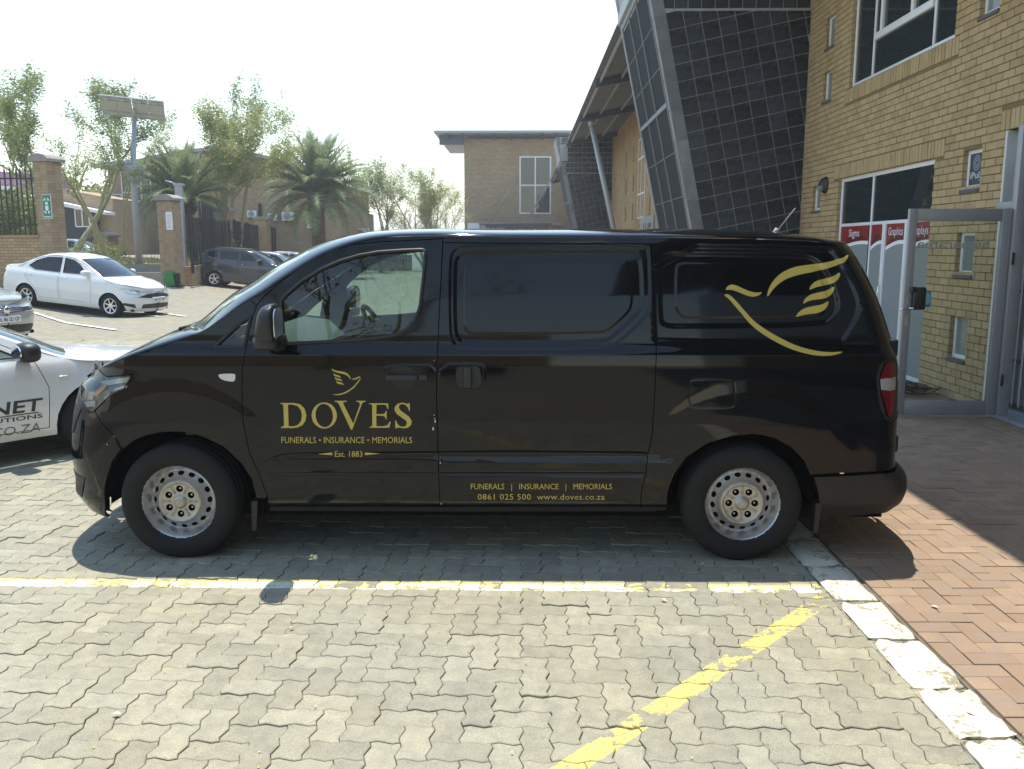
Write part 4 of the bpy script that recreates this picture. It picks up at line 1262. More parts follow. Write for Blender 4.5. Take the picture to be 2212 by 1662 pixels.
fence((xA+.9, 41.0), (xB-.2, 40.6), 1.2, aty(250, 492, 41).z, .22, 'distant black fence seen across the driveway', .014, (.15, .85))
wall_between((xA+.5, 41.4), (xB+.2, 41), -.2, aty(250, 545, 41).z, .25, M['bricktex'], 'low brick wall below the distant driveway fence')
# gate post by pillar A and slim lamp by the gate
gp = MB(); p = aty(121, 545, 26.5); q = aty(121, 472, 26.5); gp.box((p.x-.10, 26.4, gz(p.x, 26.5)), (p.x+.10, 26.6, q.z))
gpo = gp.build('gate_post', M['black'], None, label='black square gate post with a white cap beside the sign pillar', cat='post')
g2 = MB(); g2.box((p.x-.13, 26.37, q.z), (p.x+.13, 26.63, q.z+.04)); g2.build('cap', M['white'], gpo)
g3 = MB(); zz = aty(121, 515, 26.5).z; g3.box((p.x+.1, 26.4, zz-.12), (p.x+.30, 26.55, zz+.12)); g3.build('latch_box', M['black'], gpo)

# signs
def sign(px0, px1, py0, py1, y, name, mat, label, rot=0.0, th=.015):
    a = aty(px0, py1, y); b = aty(px1, py0, y)
    mb = MB(); w = b.x - a.x
    Mx = Matrix.Translation((a.x, y, 0)) @ Matrix.Rotation(rot, 4, 'Z')
    mb.box((0, -th, a.z), (w, 0, b.z), M=Mx)
    return mb.build(name, mat, None, label=label, cat='sign'), a, b, Mx
s, a, b, Mx = sign(95, 114, 421, 473, 25.28, 'assembly_point_sign', M['white'], 'green assembly point sign with white figures on the tall pillar', R(-16))
w = b.x - a.x; h = b.z - a.z
g = MB(); g.box((.012, -.019, a.z+.012), (w-.012, -.016, b.z-.012), M=Mx); g.build('panel', M['green'], s)
g = MB()
for (cx, cz, dx, dz) in ((.25, .82, -1, 1), (.75, .82, 1, 1), (.25, .25, -1, -1), (.75, .25, 1, -1)):
    x, z = cx*w, a.z + cz*h; k = .045
    g.add([Mx @ Vector((x + k*dx, -.021, z - k*dz)), Mx @ Vector((x - k*dx, -.021, z - k*dz)), Mx @ Vector((x - k*dx, -.021, z + k*dz))], [[0, 1, 2]])
n = 14; g.add([Mx @ Vector((.5*w + .05*math.cos(2*math.pi*i/n), -.021, a.z + .64*h + .05*math.sin(2*math.pi*i/n))) for i in range(n)], [list(range(n))])
g.add([Mx @ Vector(p) for p in ((.34*w, -.021, a.z+.34*h), (.66*w, -.021, a.z+.34*h), (.70*w, -.021, a.z+.54*h), (.30*w, -.021, a.z+.54*h))], [[0, 1, 2, 3]])
g.box((.1*w, -.0205, a.z+.06*h), (.9*w, -.0195, a.z+.1*h), M=Mx)
g.build('figures', M['white'], s)
s, a, b, Mx = sign(360, 373, 458, 497, 32.72, 'paper_notice', M['white'], 'white paper notice on the brick pillar beside the black gate', R(-10))
t = MB()
for i, (x0, x1) in enumerate(((.2, .8), (.15, .85), (.3, .7), (.2, .8), (.2, .7), (.25, .75), (.15, .85))):
    z = b.z - (b.z-a.z)*(.18 + .11*i); t.box((x0*(b.x-a.x), -.018, z-.012), (x1*(b.x-a.x), -.0155, z), M=Mx)
t.build('printed_lines', M['inkgrey'], s)
s, a, b, Mx = sign(424, 466, 472, 502, 38.0, 'black_signboard', M['black'], 'black signboard with pale lettering hung on the gate', R(-6))
t = MB(); w = b.x - a.x; h = b.z - a.z
text_on(t, 'ARTISTIC', Mx @ Vector((.22*w, -.022, a.z+.66*h)), (.56*w, 0, 0), (0, 0, .2*h)); 
t.build('red_lettering', mat_simple('dull_red_print', (.4, .12, .10), .5), s)
t = MB(); text_on(t, 'CREATIONS', Mx @ Vector((.15*w, -.022, a.z+.37*h)), (.70*w, 0, 0), (0, 0, .15*h)); text_on(t, 'UPHOLSTERY', Mx @ Vector((.08*w, -.022, a.z+.1*h)), (.82*w, 0, 0), (0, 0, .14*h))
t.build('white_lettering', M['white'], s)

# green traffic-box by the gate
p = aty(370, 604, 33.0); z0 = gz(p.x, 33)
gb = MB(); gb.prism([(-.22, 0), (.22, 0), (.17, .52), (-.13, .52)], -.16, .16, 'Y', M=Matrix.Translation((p.x, 32.9, z0+.03)))
gbo = gb.build('green_motor_box', M['greenbox'], None, label='small green gate motor box at the foot of the gate pillar', cat='motor box')
g = MB(); g.bbox((p.x+.22, 32.8, z0), (p.x+.36, 33.0, z0+.5), .02); g.bbox((p.x-.3, 32.76, z0-.02), (p.x+.4, 33.1, z0+.04), .01); g.build('motor', M['blacktrim'], gbo)

# planter kerb with dry soil by the lamp
kx0, kx1, ky0, ky1 = -19.5, xB - .55, 36.2, 39.8
pk = MB(); kz = 1.05
pts = [(kx0, ky0-.6), (kx1-.3, ky0), (kx1, ky0+.4), (kx1, ky1), (kx0, ky1)]
pk.prism(pts, -.2, kz, 'Z'); po = pk.build('planter_bed', M['conc'], None, label='raised planter bed with a concrete kerb under the lamp', cat='planter')
sl = MB(); q = inset(pts, .18); sl.prism(q, kz-.1, kz+.03, 'Z'); sl.build('soil', M['soil'], po)
gs = MB(); rr = random.Random(5)
for i in range(700):
    x = rr.uniform(kx0+.4, kx1-.25); y = rr.uniform(ky0+.1, ky1-.3); h = rr.uniform(.08, .35)*(1 if rr.random() < .7 else 1.6); a_ = rr.uniform(0, 6.28); l = rr.uniform(.0, .15)
    gs.add([(x - .02*math.cos(a_), y - .02*math.sin(a_), kz), (x + .02*math.cos(a_), y + .02*math.sin(a_), kz), (x + l*math.sin(a_), y + l*math.cos(a_), kz + h)], [[0, 1, 2]])
M['grass'] = mat_leaf('dry_grass', (.16, .17, .045), (.34, .30, .10), .3)
o = gs.build('planter_grass', M['grass'], None); tag(o, 'thin dry grass growing in the planter bed', None, None, 'stuff')
rk = wall_between((kx0, 34.6), (kx1+.2, 34.2), .2, .78, .25, M['conc'], 'pale sloping concrete kerb along the driveway edge', 'kerb', 'driveway_kerb')

# ------------------------------------------------------------------ solar lamp
ly = 37.2
base = aty(301, 566, ly); top = aty(288, 250, ly)
sl_ = thing('solar_street_lamp', 'tall grey street lamp with a tilted solar panel and round collar', 'street lamp', (base.x, ly, 1.0))
c = MB(); c.tube([(base.x, ly, .9), (base.x-.02, ly, aty(294, 380, ly).z), (top.x+.05, ly, top.z)], [.15, .125, .085], 14); c.build('pole', M['pole'], sl_)
cz = aty(288, 365, ly).z; cxx = aty(290, 365, ly).x
c = MB(); c.lathe([(.16, -.30), (.2, -.28), (.40, -.13), (.455, -.05), (.47, .06), (.43, .13), (.15, .17)], 28, 'Z', (cxx, ly, cz)); c.build('collar', M['pole'], sl_)
c = MB(); c.lathe([(.17, -.52), (.24, -.50), (.27, -.3), (.17, -.29)], 20, 'Z', (cxx, ly, cz)); c.build('lamp_ring', M['roofgrey'], sl_)
pa, pb_, pc, pd = aty(211, 205, ly-.7), aty(354, 220, ly-.7), aty(358, 262, ly+.45), aty(222, 248, ly+.45)
M['solarback'] = mat_simple('pale_panel_back', (.47, .47, .45), .6, 0, .08, 5)
for i in range(4):
    def lerp2(u, v): return (pa*(1-u) + pb_*u)*(1-v) + (pd*(1-u) + pc*u)*v
    u0, u1 = i/4 + .008, (i+1)/4 - .008
    nrm = ((pd-pa).cross(pb_-pa)).normalized()*.04
    if nrm.y < 0: nrm = -nrm
    vs = [lerp2(u0, 0), lerp2(u1, 0), lerp2(u1, 1), lerp2(u0, 1)]; vs += [p + nrm for p in vs]
    mb = MB(); mb.add(vs, [[0, 1, 2, 3], [7, 6, 5, 4], [0, 4, 5, 1], [1, 5, 6, 2], [2, 6, 7, 3], [3, 7, 4, 0]])
    po = mb.build('solar_panel', M['solarback'], sl_)
    for v in (.02, .20, .74, .97):
        fr_ = MB(); fr_.tube([lerp2(u0, v) - nrm*.3, lerp2(u1, v) - nrm*.3], .022, 4); fr_.build('frame_bar', M['roofgrey'], po)
    jb = MB(); q = lerp2((u0+u1)/2, .1) - nrm*.8; jb.box((q.x-.09, q.y-.03, q.z-.06), (q.x+.09, q.y+.03, q.z+.06)); jb.build('junction_box', M['alud'], po)
br_ = MB(); br_.tube([top + Vector((0, 0, -.1)), lerp2(.52, .5)], .07, 8); br_.build('bracket', M['pole'], sl_)
# small lamp post behind the gate pillar
sp = MB(); p = aty(386, 402, 36.0); sp.box((p.x-.14, 35.9, .6), (p.x+.14, 36.1, p.z)); sp.box((p.x-.18, 35.86, p.z), (p.x+.20, 36.14, p.z+.10))
spo = sp.build('camera_post', M['pole'], None, label='plain grey square post behind the gate pillar', cat='post')
sp = MB(); sp.tube([(p.x-.1, 36, p.z+.08), (p.x-.55, 36, p.z+.22)], .03, 6); sp.build('arm', M['pole'], spo)

# ------------------------------------------------------------------ beige building behind the palms
Y1 = 57.0
bb = thing('beige_building', 'beige brick building with a shallow curved roof behind the palm trees', 'building', (-20, Y1, 0))
xs = [232, 300, 380, 457, 530, 620, 714]; tops = [366, 352, 334, 326, 334, 356, 388]
m = MB(); P_ = [aty(px, py, Y1) for px, py in zip(xs, tops)]
vs = [(p.x, p.z) for p in P_]; poly = [(P_[0].x, -.2)] + [(P_[-1].x, -.2)] + [(x, z) for x, z in vs[::-1]]
m.prism(poly, Y1, Y1+14, 'Y'); m.build('wall', M['brickbeige'], bb)
r_ = MB(); q = [aty(px, py, Y1-1.2) for px, py in zip([196] + xs[1:] + [728], [362] + [t-1 for t in tops[1:]] + [394])]
for i in range(len(q)-1):
    a, b = q[i], q[i+1]
    r_.add([(a.x, Y1-1.2, a.z), (b.x, Y1-1.2, b.z), (b.x, Y1+15, b.z+.3), (a.x, Y1+15, a.z+.3), (a.x, Y1-1.2, a.z+.22), (b.x, Y1-1.2, b.z+.22), (b.x, Y1+15, b.z+.52), (a.x, Y1+15, a.z+.52)], [[3, 2, 1, 0], [4, 5, 6, 7], [0, 1, 5, 4], [0, 4, 7, 3], [1, 2, 6, 5]])
r_.build('roof', M['alud'], bb)
def far_win(px0, px1, py0, py1, y, parent, mat='glassfar', frame='whitefr', cols=2, rows=2):
    a = aty(px0, py1, y); b = aty(px1, py0, y); f = MB(); t = .07
    for i in range(cols+1):
        x = a.x + (b.x-a.x)*i/cols; f.box((x-t/2, y-.06, a.z), (x+t/2, y+.02, b.z))
    for j in range(rows+1):
        z = a.z + (b.z-a.z)*j/rows; f.box((a.x, y-.058, z-t/2), (b.x, y+.018, z+t/2))
    w = f.build('window', M[frame], parent)
    for i in range(cols):
        for j in range(rows):
            xa, xb = a.x + (b.x-a.x)*i/cols + t/2, a.x + (b.x-a.x)*(i+1)/cols - t/2; za, zb = a.z + (b.z-a.z)*j/rows + t/2, a.z + (b.z-a.z)*(j+1)/rows - t/2
            g = MB(); g.box((xa, y-.03, za), (xb, y-.02, zb)); g.build('pane', M[mat], w)
    return w
far_win(274, 345, 372, 548, Y1, bb, cols=4, rows=4)
far_win(250, 262, 421, 480, Y1, bb, cols=1, rows=2)
far_win(238, 246, 420, 436, Y1, bb, cols=1, rows=1)
for px in (566, 679):
    a = aty(px, 540, Y1); b = aty(px, 440, Y1); dp = MB(); dp.box((a.x-.08, Y1-.12, a.z), (a.x+.08, Y1-.02, b.z)); dp.build('downpipe', M['blacktrim'], bb)
# air conditioners
def aircon(px, py, y, s, label, fans=1, grp='outdoor air conditioning units'):
    p = aty(px, py, y); o = thing('air_conditioner', label, 'air conditioner', (p.x, y, p.z), 0, grp, local=True)
    w, h, d = s, s*(.72 if fans == 1 else 1.55), s*.35
    c = MB(); c.bbox((-w/2, -d, -h/2), (w/2, 0, h/2), .02*s); c.build('casing', M['white'], o)
    for k in range(fans):
        z = 0 if fans == 1 else h*(.24 - .48*k)
        f = MB(); n = 20; r = w*.29
        f.lathe([(0, -d-.012), (r*.25, -d-.014), (r*.26, -d-.006), (r, -d-.006), (r*1.05, -d-.02), (r*1.1, -d)], n, 'Y', (-w*.06, 0, z), sgn=-1); f.build('fan_grille', M['alud'], o)
    b = MB(); b.box((-w*.35, -d*.8, -h/2-.12*s), (-w*.28, .15, -h/2)); b.box((w*.28, -d*.8, -h/2-.12*s), (w*.35, .15, -h/2)); b.build('bracket', M['black'], o)
aircon(590, 470, Y1-.1, .62, 'smaller wall air conditioner on the beige building')
aircon(624, 468, Y1-.1, .78, 'larger wall air conditioner below the white pipe on the beige building')
aircon(546, 463, Y1-.1, .62, 'air conditioner partly behind the yellow-barked stems on the beige building')
aircon(686-6, 483, Y1+.02, .9, 'grey air conditioner behind the palm trunk')
aircon(780, 522, 66.5, 1.3, 'tall white twin fan air conditioner beside the blue awning', 2)
pp = MB(); a = aty(623, 455, Y1); b = aty(621, 410, Y1); pp.tube([(a.x, Y1-.05, a.z), (b.x, Y1-.05, b.z)], .06, 6); pp.build('white_pipe', M['white'], bb)
# red-signed shop and awning
sh = thing('awning_shop', 'small dark shop with a faded red sign and grey blue awning', 'building', (-12, 69, 0))
a = aty(712, 560, 69); b = aty(768, 458, 69)
m = MB(); m.box((a.x-1, 69, -.2), (b.x+.4, 75, b.z)); m.build('wall', M['navy'], sh)
m = MB()
for py0, py1, x0, x1 in ((461, 470, 714, 766), (472, 481, 718, 764)):
    p = aty(x0, py1, 68.95); q = aty(x1, py0, 68.95); m.box((p.x, 68.9, p.z), (q.x, 68.97, q.z))
m.build('faded_sign', mat_simple('faded_red_board', (.42, .22, .18), .7, 0, .3, 3), sh)
m = MB(); p0 = aty(713, 484, 68.9); p1 = aty(772, 489, 68.9); p2 = aty(782, 503, 66.9); p3 = aty(722, 501, 66.9)
m.add([p0, p1, p2, p3], [[0, 1, 2, 3]]); m.add([p0 - Vector((0, 0, .06)), p1 - Vector((0, 0, .06)), p2 - Vector((0, 0, .06)), p3 - Vector((0, 0, .06))], [[3, 2, 1, 0]]); m.build('awning', mat_simple('grey_blue_canvas', (.30, .33, .38), .8), sh)
m = MB(); p = aty(714, 532, 68.9); q = aty(778, 503, 68.9); m.box((p.x, 68.85, p.z), (q.x, 68.98, q.z)); m.build('blue_shutter', mat_simple('blue_shutter_paint', (.10, .13, .26), .7), sh)
# dark showroom with white fascia on the far left
Y2 = 50.0
sr = thing('dark_showroom', 'low dark glazed showroom with a sloping white fascia behind the driveway', 'building', (-27, Y2, 0))
a = aty(110, 545, Y2); tl = aty(112, 405, Y2); tr_ = aty(232, 428, Y2)
m = MB(); m.prism([(a.x-2, -.2), (tr_.x, -.2), (tr_.x, tr_.z), (tl.x, tl.z), (a.x-2, tl.z+.3)], Y2+.6, Y2+9, 'Y'); m.build('wall', M['brickbeige'], sr)
p0, p1, p2, p3 = aty(60, 421, Y2), aty(238, 459, Y2), aty(238, 465, Y2), aty(60, 430, Y2)
def slab(pts, y0, y1, mat, name, parent):
    m = MB(); m.prism([(p.x, p.z) for p in pts], y0, y1, 'Y'); return m.build(name, mat, parent)
slab([p3, p2, p1, p0], Y2-.6, Y2+.6, M['white'], 'white_fascia', sr)
q2, q3 = aty(206, 545, Y2), aty(60, 545, Y2); q1 = aty(206, 462, Y2); q0 = aty(60, 432, Y2)
slab([q3, q2, q1, q0], Y2, Y2+.5, M['navy'], 'dark_glazing', sr)
far_win(165, 192, 452, 490, Y2-.05, sr, cols=2, rows=1)
# purple fronted building seen through the left fence
pf = thing('purple_fronted_building', 'building with a purple band and white fascia behind the left fence', 'building', (-33, 53, 0))
def slab2(pxs, pys, y0, y1, mat, name): 
    pts = [aty(x, y, y0) for x, y in zip(pxs, pys)]; return slab(pts, y0, y1, mat, name, pf)
slab2((-80, 62, 62, -80), (398, 402, 375, 365), 53, 58, mat_simple('mauve_band', (.42, .20, .34), .7), 'purple_band')
slab2((-80, 62, 62, -80), (408, 411, 403, 399), 52.6, 58, M['white'], 'white_fascia')
slab2((-80, 62, 62, -80), (540, 540, 411, 408), 53.2, 58, M['navy'], 'dark_glazing')

# ------------------------------------------------------------------ trees
M['feverbark'] = mat_simple('yellow_green_bark', (.30, .29, .14), .8, 0, .25, 4, bump=.01)
M['feverleaf'] = mat_leaf('feathery_leaf', (.145, .195, .060), (.29, .335, .13), .5)
M['feverleaf2'] = mat_leaf('yellowish_feathery_leaf', (.185, .22, .06), (.35, .37, .135), .5)
M['palmleaf'] = mat_leaf('palm_leaflet', (.14, .19, .09), (.30, .35, .19), .4)
M['palmrib'] = mat_simple('palm_rib', (.20, .20, .09), .6)
M['palmbark'] = mat_simple('palm_bark', (.13, .085, .05), .95, 0, .5, 5, bump=.02)
M['hedge'] = mat_leaf('hedge_leaf', (.045, .075, .022), (.12, .16, .05), .3)

def rot_about(v, ax, a): return Matrix.Rotation(a, 3, ax) @ v

def fever_tree(base, stems, height, spread, label, seed, leaves=5200, leafmat='feverleaf', lean=(0, 0), first=.28, group='thin yellow-barked trees'):
    """vase of thin pale stems that split again and again; small feathery leaves along the outer twigs"""
    rr = random.Random(seed); base = Vector(base)
    root = thing('yellow_barked_tree', label, 'tree', base, 0, group)
    tr = MB(); tips = []
    def grow(p, d, L, r, lvl):
        n = 4 if lvl < 2 else 3
        pts = [p]; rad = [r]; q = p.copy(); dd = d.copy()
        for i in range(n):
            up = .10 if lvl < 2 else .05
            dd = (dd + Vector((rr.gauss(0, .13), rr.gauss(0, .13), rr.gauss(0, .07) + up))).normalized()
            q0 = q.copy(); q = q + dd*L/n; pts.append(q.copy()); rad.append(r*(1 - .42*(i+1)/n))
            if lvl >= 2 and q.z > base.z + .40*height: tips.extend([(q.copy(), dd.copy(), lvl), (q0.lerp(q, .5), dd.copy(), lvl)])
        tr.tube(pts, rad, 7 if lvl < 2 else (5 if lvl < 3 else 3), caps=False)
        if lvl >= 4: return
        k = (2, 3, 3, 3)[lvl] if lvl < 4 else 2
        for i in range(k):
            f = rr.uniform(.45, 1.0) if i else 1.0
            ix = min(n, max(1, int(round(f*n)))); s = pts[ix]
            ax = Vector((rr.gauss(0, 1), rr.gauss(0, 1), rr.gauss(0, .3))).normalized()
            a = rr.uniform(.25, .75) if i else rr.uniform(.05, .35)
            d2 = rot_about(dd, ax, a)
            d2.x += spread*.06*rr.gauss(0, 1); d2.y += spread*.06*rr.gauss(0, 1)
            d2.normalize()
            grow(s, d2, L*rr.uniform(.60, .80), rad[ix]*rr.uniform(.6, .85), lvl+1)
    for s in range(stems):
        a = 2*math.pi*(s + rr.uniform(-.25, .25))/stems + .4
        tilt = rr.uniform(.18, .42)*spread
        d = Vector((math.cos(a)*tilt + lean[0], math.sin(a)*tilt*.8 + lean[1], 1)).normalized()
        grow(base + Vector((math.cos(a)*.05, math.sin(a)*.05, -.05)), d, height*rr.uniform(.33, .44), (.13 if stems < 3 else .095)*height/6, 0)
    tr.build('trunk', M['feverbark'], root)
    V = []; F = []
    m = len(tips)
    for i in range(int(leaves*2.7)):
        p, d, l = tips[rr.randrange(m)]
        c = p + Vector((rr.gauss(0, .115), rr.gauss(0, .115), rr.gauss(0, .09)))*height/6
        a = Vector((rr.gauss(0, 1), rr.gauss(0, 1), rr.gauss(0, .6))).normalized(); b = a.orthogonal().normalized()
        if rr.random() < .5: b = a.cross(b)
        L = rr.uniform(.03, .075)*height/6.5; w = L*rr.uniform(.25, .5)
        k = len(V); V += [c - a*L, c + b*w, c + a*L, c - b*w]; F.append([k, k+1, k+2, k+3])
    np_mesh('crown', V, F, M[leafmat], root)
    return root

def px_tree(px, py, y, pytop, stems, spread, label, seed, zbase=None, **kw):
    p = aty(px, py, y); zb = gz(p.x, y) if zbase is None else zbase
    top = aty(px, pytop, y).z
    return fever_tree((p.x, y, zb), stems, (top - zb)*1.02, spread, label, seed, **kw)

px_tree(18, 540, 30, 205, 2, 1.0, 'yellow-barked tree behind the fence left of the green sign pillar', 11, leaves=5200)
px_tree(150, 545, 40.5, 165, 2, 1.15, 'large leaning yellow-barked tree between the sign pillar and the solar lamp', 23, leaves=7000, lean=(.18, 0))
px_tree(241, 560, 38.6, 262, 3, 1.25, 'low forked yellow-barked tree in the planter bed', 5, zbase=1.0, leaves=2600)
px_tree(508, 520, 47, 222, 5, 1.05, 'wide crowned yellow-barked tree with many stems between the two palms', 31, leaves=8200, leafmat='feverleaf2')
px_tree(822, 530, 62, 352, 4, .85, 'slim yellow-barked tree right of the tall palm', 47, leaves=4200)
px_tree(918, 530, 66, 366, 5, 1.0, 'bushy yellow-barked tree beside the far brick building', 53, leaves=5200, leafmat='feverleaf2')
px_tree(965, 530, 70, 400, 4, .9, 'short yellow-barked tree tight against the far brick building', 59, leaves=2600, leafmat='feverleaf2')
px_tree(872, 530, 74, 455, 3, .9, 'young thin tree low between the slim and the bushy trees', 61, leaves=900)

def leaf_mass(name, c, s, n, label, cat, mat='hedge', leaf=.12, seed=1, group=None):
    rr = random.Random(seed); root = thing(name, label, cat, (c[0], c[1], c[2]), 0, group)
    V = []; F = []
    lobes = [(Vector((rr.uniform(-.6, .6)*s[0], rr.uniform(-.6, .6)*s[1], rr.uniform(.25, .75)*s[2])), rr.uniform(.3, .55)) for _ in range(9)]
    for i in range(n):
        lc, lr = lobes[rr.randrange(9)]
        d = Vector((rr.gauss(0, 1), rr.gauss(0, 1), rr.gauss(0, 1))).normalized()*rr.uniform(.55, 1.08)*lr
        p = Vector(c) + lc + Vector((d.x*s[0], d.y*s[1], d.z*s[2]*.8))
        if p.z < c[2]: continue
        a = Vector((rr.gauss(0, 1), rr.gauss(0, 1), rr.gauss(0, .6))).normalized(); b = a.orthogonal().normalized()
        L = leaf*rr.uniform(.6, 1.2); w = L*.5; k = len(V); V += [p - a*L, p + b*w, p + a*L, p - b*w]; F.append([k, k+1, k+2, k+3])
    np_mesh('crown', V, F, M[mat], root)
    st = MB()
    for k in range(6): q = lobes[k][0]; st.tube([Vector(c), Vector(c) + q*.5 + Vector((0, 0, .1)), Vector(c) + q], [.05, .035, .015], 5, caps=False)
    st.build('stem', M['feverbark'], root)
    return root
p = aty(835, 545, 72); leaf_mass('round_shrub', (p.x, 72, 0), (1.5, 1.2, 2.6), 2200, 'dense round green shrub beyond the low fence by the palm', 'shrub', leaf=.16, seed=3)
p = aty(20, 515, 28.5); leaf_mass('fence_shrub', (p.x, 28.5, gz(p.x, 28.5)+.6), (1.6, .8, 2.4), 2200, 'light green shrub growing behind the left spiked fence', 'shrub', 'feverleaf2', .09, 4)
p = aty(215, 540, 39.2); leaf_mass('planter_shrub', (p.x, 39.2, 1.0), (1.5, .7, .9), 900, 'scrubby bush at the back of the planter bed', 'shrub', 'feverleaf', .08, 5)
p = aty(210, 470, 62); leaf_mass('distant_tree', (p.x, 62, 2.5), (4.2, 2, 4.6), 2600, 'distant pale green tree above the showroom roof', 'tree', 'feverleaf2', .2, 9)
p = aty(410, 560, 39); leaf_mass('gate_shrub', (p.x, 42.5, .8), (1.2, .8, 2.0), 1100, 'green shrub seen through the bars of the sliding gate', 'shrub', 'feverleaf2', .1, 12)
p = aty(705, 535, 66); 

# ------------------------------------------------------------------ palms
def palm_frond(L, droop, seed):
    rr = random.Random(seed); mb = MB(); V = []; F = []
    n = 16; pts = []; q = Vector((0, 0, 0)); a = R(8)
    for i in range(n+1):
        pts.append(q.copy()); d = Vector((math.cos(a), 0, math.sin(a))); q = q + d*L/n; a -= droop/n*(0.5 + 1.3*i/n)
    mb.tube(pts, [.035*(1 - .85*i/n)*L/3 for i in range(n+1)], 4, 1, caps=False)
    for i in range(2, n*4):
        t = i/(n*4); f = t*n; k = min(n-1, int(f)); p = pts[k].lerp(pts[k+1], f-k); d = (pts[k+1]-pts[k]).normalized()
        up = Vector((-d.z, 0, d.x))
        ll = L*.17*math.sin(math.pi*min(1, t*.92 + .10))**.6*(1 if t > .12 else .45)
        for s in (-1, 1):
            dirn = (d*rr.uniform(.55, .8) + Vector((0, s*rr.uniform(.75, 1.0), 0)) + up*rr.uniform(.15, .5)).normalized()
            tip = p + dirn*ll*rr.uniform(.85, 1.1) + Vector((0, 0, -ll*rr.uniform(.05, .22)))
            w = d*ll*.075
            b = len(mb.v); mb.add([p - w, p + w, p.lerp(tip, .6) + w*.8 + up*.01, tip, p.lerp(tip, .6) - w*.8], [[0, 1, 2, 3, 4]], 0)
    me = bpy.data.meshes.new('frond'); me.from_pydata(mb.v, [], mb.f)
    me.materials.append(M['palmleaf']); me.materials.append(M['palmrib']); me.polygons.foreach_set('material_index', np.array(mb.m, dtype=np.int32)); me.update()
    return me

def palm(base, h, r, L, label, seed, nf=64):
    rr = random.Random(seed); base = Vector(base)
    root = thing('date_palm', label, 'palm tree', base, 0, 'date palms in the yard')
    tr = MB(); prof = []
    rows = int(h/.16)
    n = 18; vs = []; fs = []
    for i in range(rows*3+1):
        z = h*i/(rows*3); k = r*(1 + .12*(1 - z/h)**2 + .22*max(0, (z/h-.8)/.2))
        for j in range(n):
            a = 2*math.pi*(j + .5*((i//3) % 2))/n
            b = .10*r*((i % 3) == 1)*(1 if j % 2 == 0 else .3)
            vs.append((base.x + (k+b)*math.cos(a), base.y + (k+b)*math.sin(a), base.z + z))
    for i in range(rows*3):
        for j in range(n): fs.append([i*n+j, i*n+(j+1) % n, (i+1)*n+(j+1) % n, (i+1)*n+j])
    tr.add(vs, fs, 0, False); tr.lathe([(r*1.25, h-.1), (r*1.4, h+.15), (r*1.0, h+.5), (.1, h+.75)], 14, 'Z', base)
    for i in range(46):   # stubs of cut fronds under the crown
        a = rr.uniform(0, 6.28); z = h*rr.uniform(.80, 1.02); p = base + Vector((r*1.1*math.cos(a), r*1.1*math.sin(a), z))
        tr.tube([p, p + Vector((.22*math.cos(a), .22*math.sin(a), .22))], [.06, .035], 4, caps=True)
    tr.build('trunk', M['palmbark'], root)
    ms = [palm_frond(L, dr, seed*10 + k) for k, dr in enumerate((.5, .9, 1.25, 1.6))]
    for i in range(nf):
        t = i/nf; el = R(84) - R(98)*t**.9 + rr.gauss(0, .08); az = i*2.39996 + rr.gauss(0, .15)
        me = ms[min(3, int(t*3.2 + rr.random()*.9))]
        o = bpy.data.objects.new('frond', me); COL.objects.link(o); o.parent = root
        o.location = (r*.6*math.cos(az), r*.6*math.sin(az), h + .35 - .35*t)
        o.rotation_euler = Euler((rr.gauss(0, .15), -el, az), 'XYZ'); s = rr.uniform(.85, 1.08); o.scale = (s, s, s)
    return root
p = aty(690, 540, 50); palm((p.x, 50, 0), aty(690, 428, 50).z, .36, 3.7, 'tall date palm with a bare patterned trunk in front of the low fence', 3, 72)
p = aty(402, 540, 43); palm((p.x, 43, gz(p.x, 43)), aty(402, 436, 43).z - gz(p.x, 43), .40, 2.9, 'shorter date palm growing behind the black sliding gate', 8, 64)

# ------------------------------------------------------------------ shaped panels
def in_poly(P, poly):
    x, y = P[:, 0], P[:, 1]; q = np.asarray(poly, float); inside = np.zeros(len(P), bool)
    j = len(q) - 1
    for i in range(len(q)):
        c = ((q[i, 1] > y) != (q[j, 1] > y))
        with np.errstate(divide='ignore', invalid='ignore'):
            t = (q[j, 0]-q[i, 0])*(y-q[i, 1])/(q[j, 1]-q[i, 1]) + q[i, 0]
        inside ^= c & (x < t); j = i
    return inside

def seg_dist(P, A, B):
    d = np.full(len(P), 1e9)
    for a, b in zip(A, B):
        ab = b - a; L = max(1e-12, ab @ ab)
        t = np.clip(((P - a) @ ab)/L, 0, 1)
        d = np.minimum(d, np.hypot(*(P - a - t[:, None]*ab).T))
    return d

def poly_sdf(P, poly):
    q = np.asarray(poly, float); d = seg_dist(P, q, np.roll(q, -1, 0))
    return np.where(in_poly(P, q), d, -d)

def resample(poly, s, closed=True):
    out = []; n = len(poly)
    for i in range(n if closed else n-1):
        a = np.array(poly[i], float); b = np.array(poly[(i+1) % n], float)
        k = max(1, int(np.ceil(np.linalg.norm(b-a)/s)))
        for j in range(k): out.append(a + (b-a)*j/k)
    if not closed: out.append(np.array(poly[-1], float))
    return np.array(out)

def smooth_poly(pts, it=2):
    """round the corners of a traced outline"""
    q = np.asarray(pts, float)
    for _ in range(it):
        r = np.roll(q, -1, 0); q = np.stack([q*.75 + r*.25, q*.25 + r*.75], 1).reshape(-1, 2)
    return q

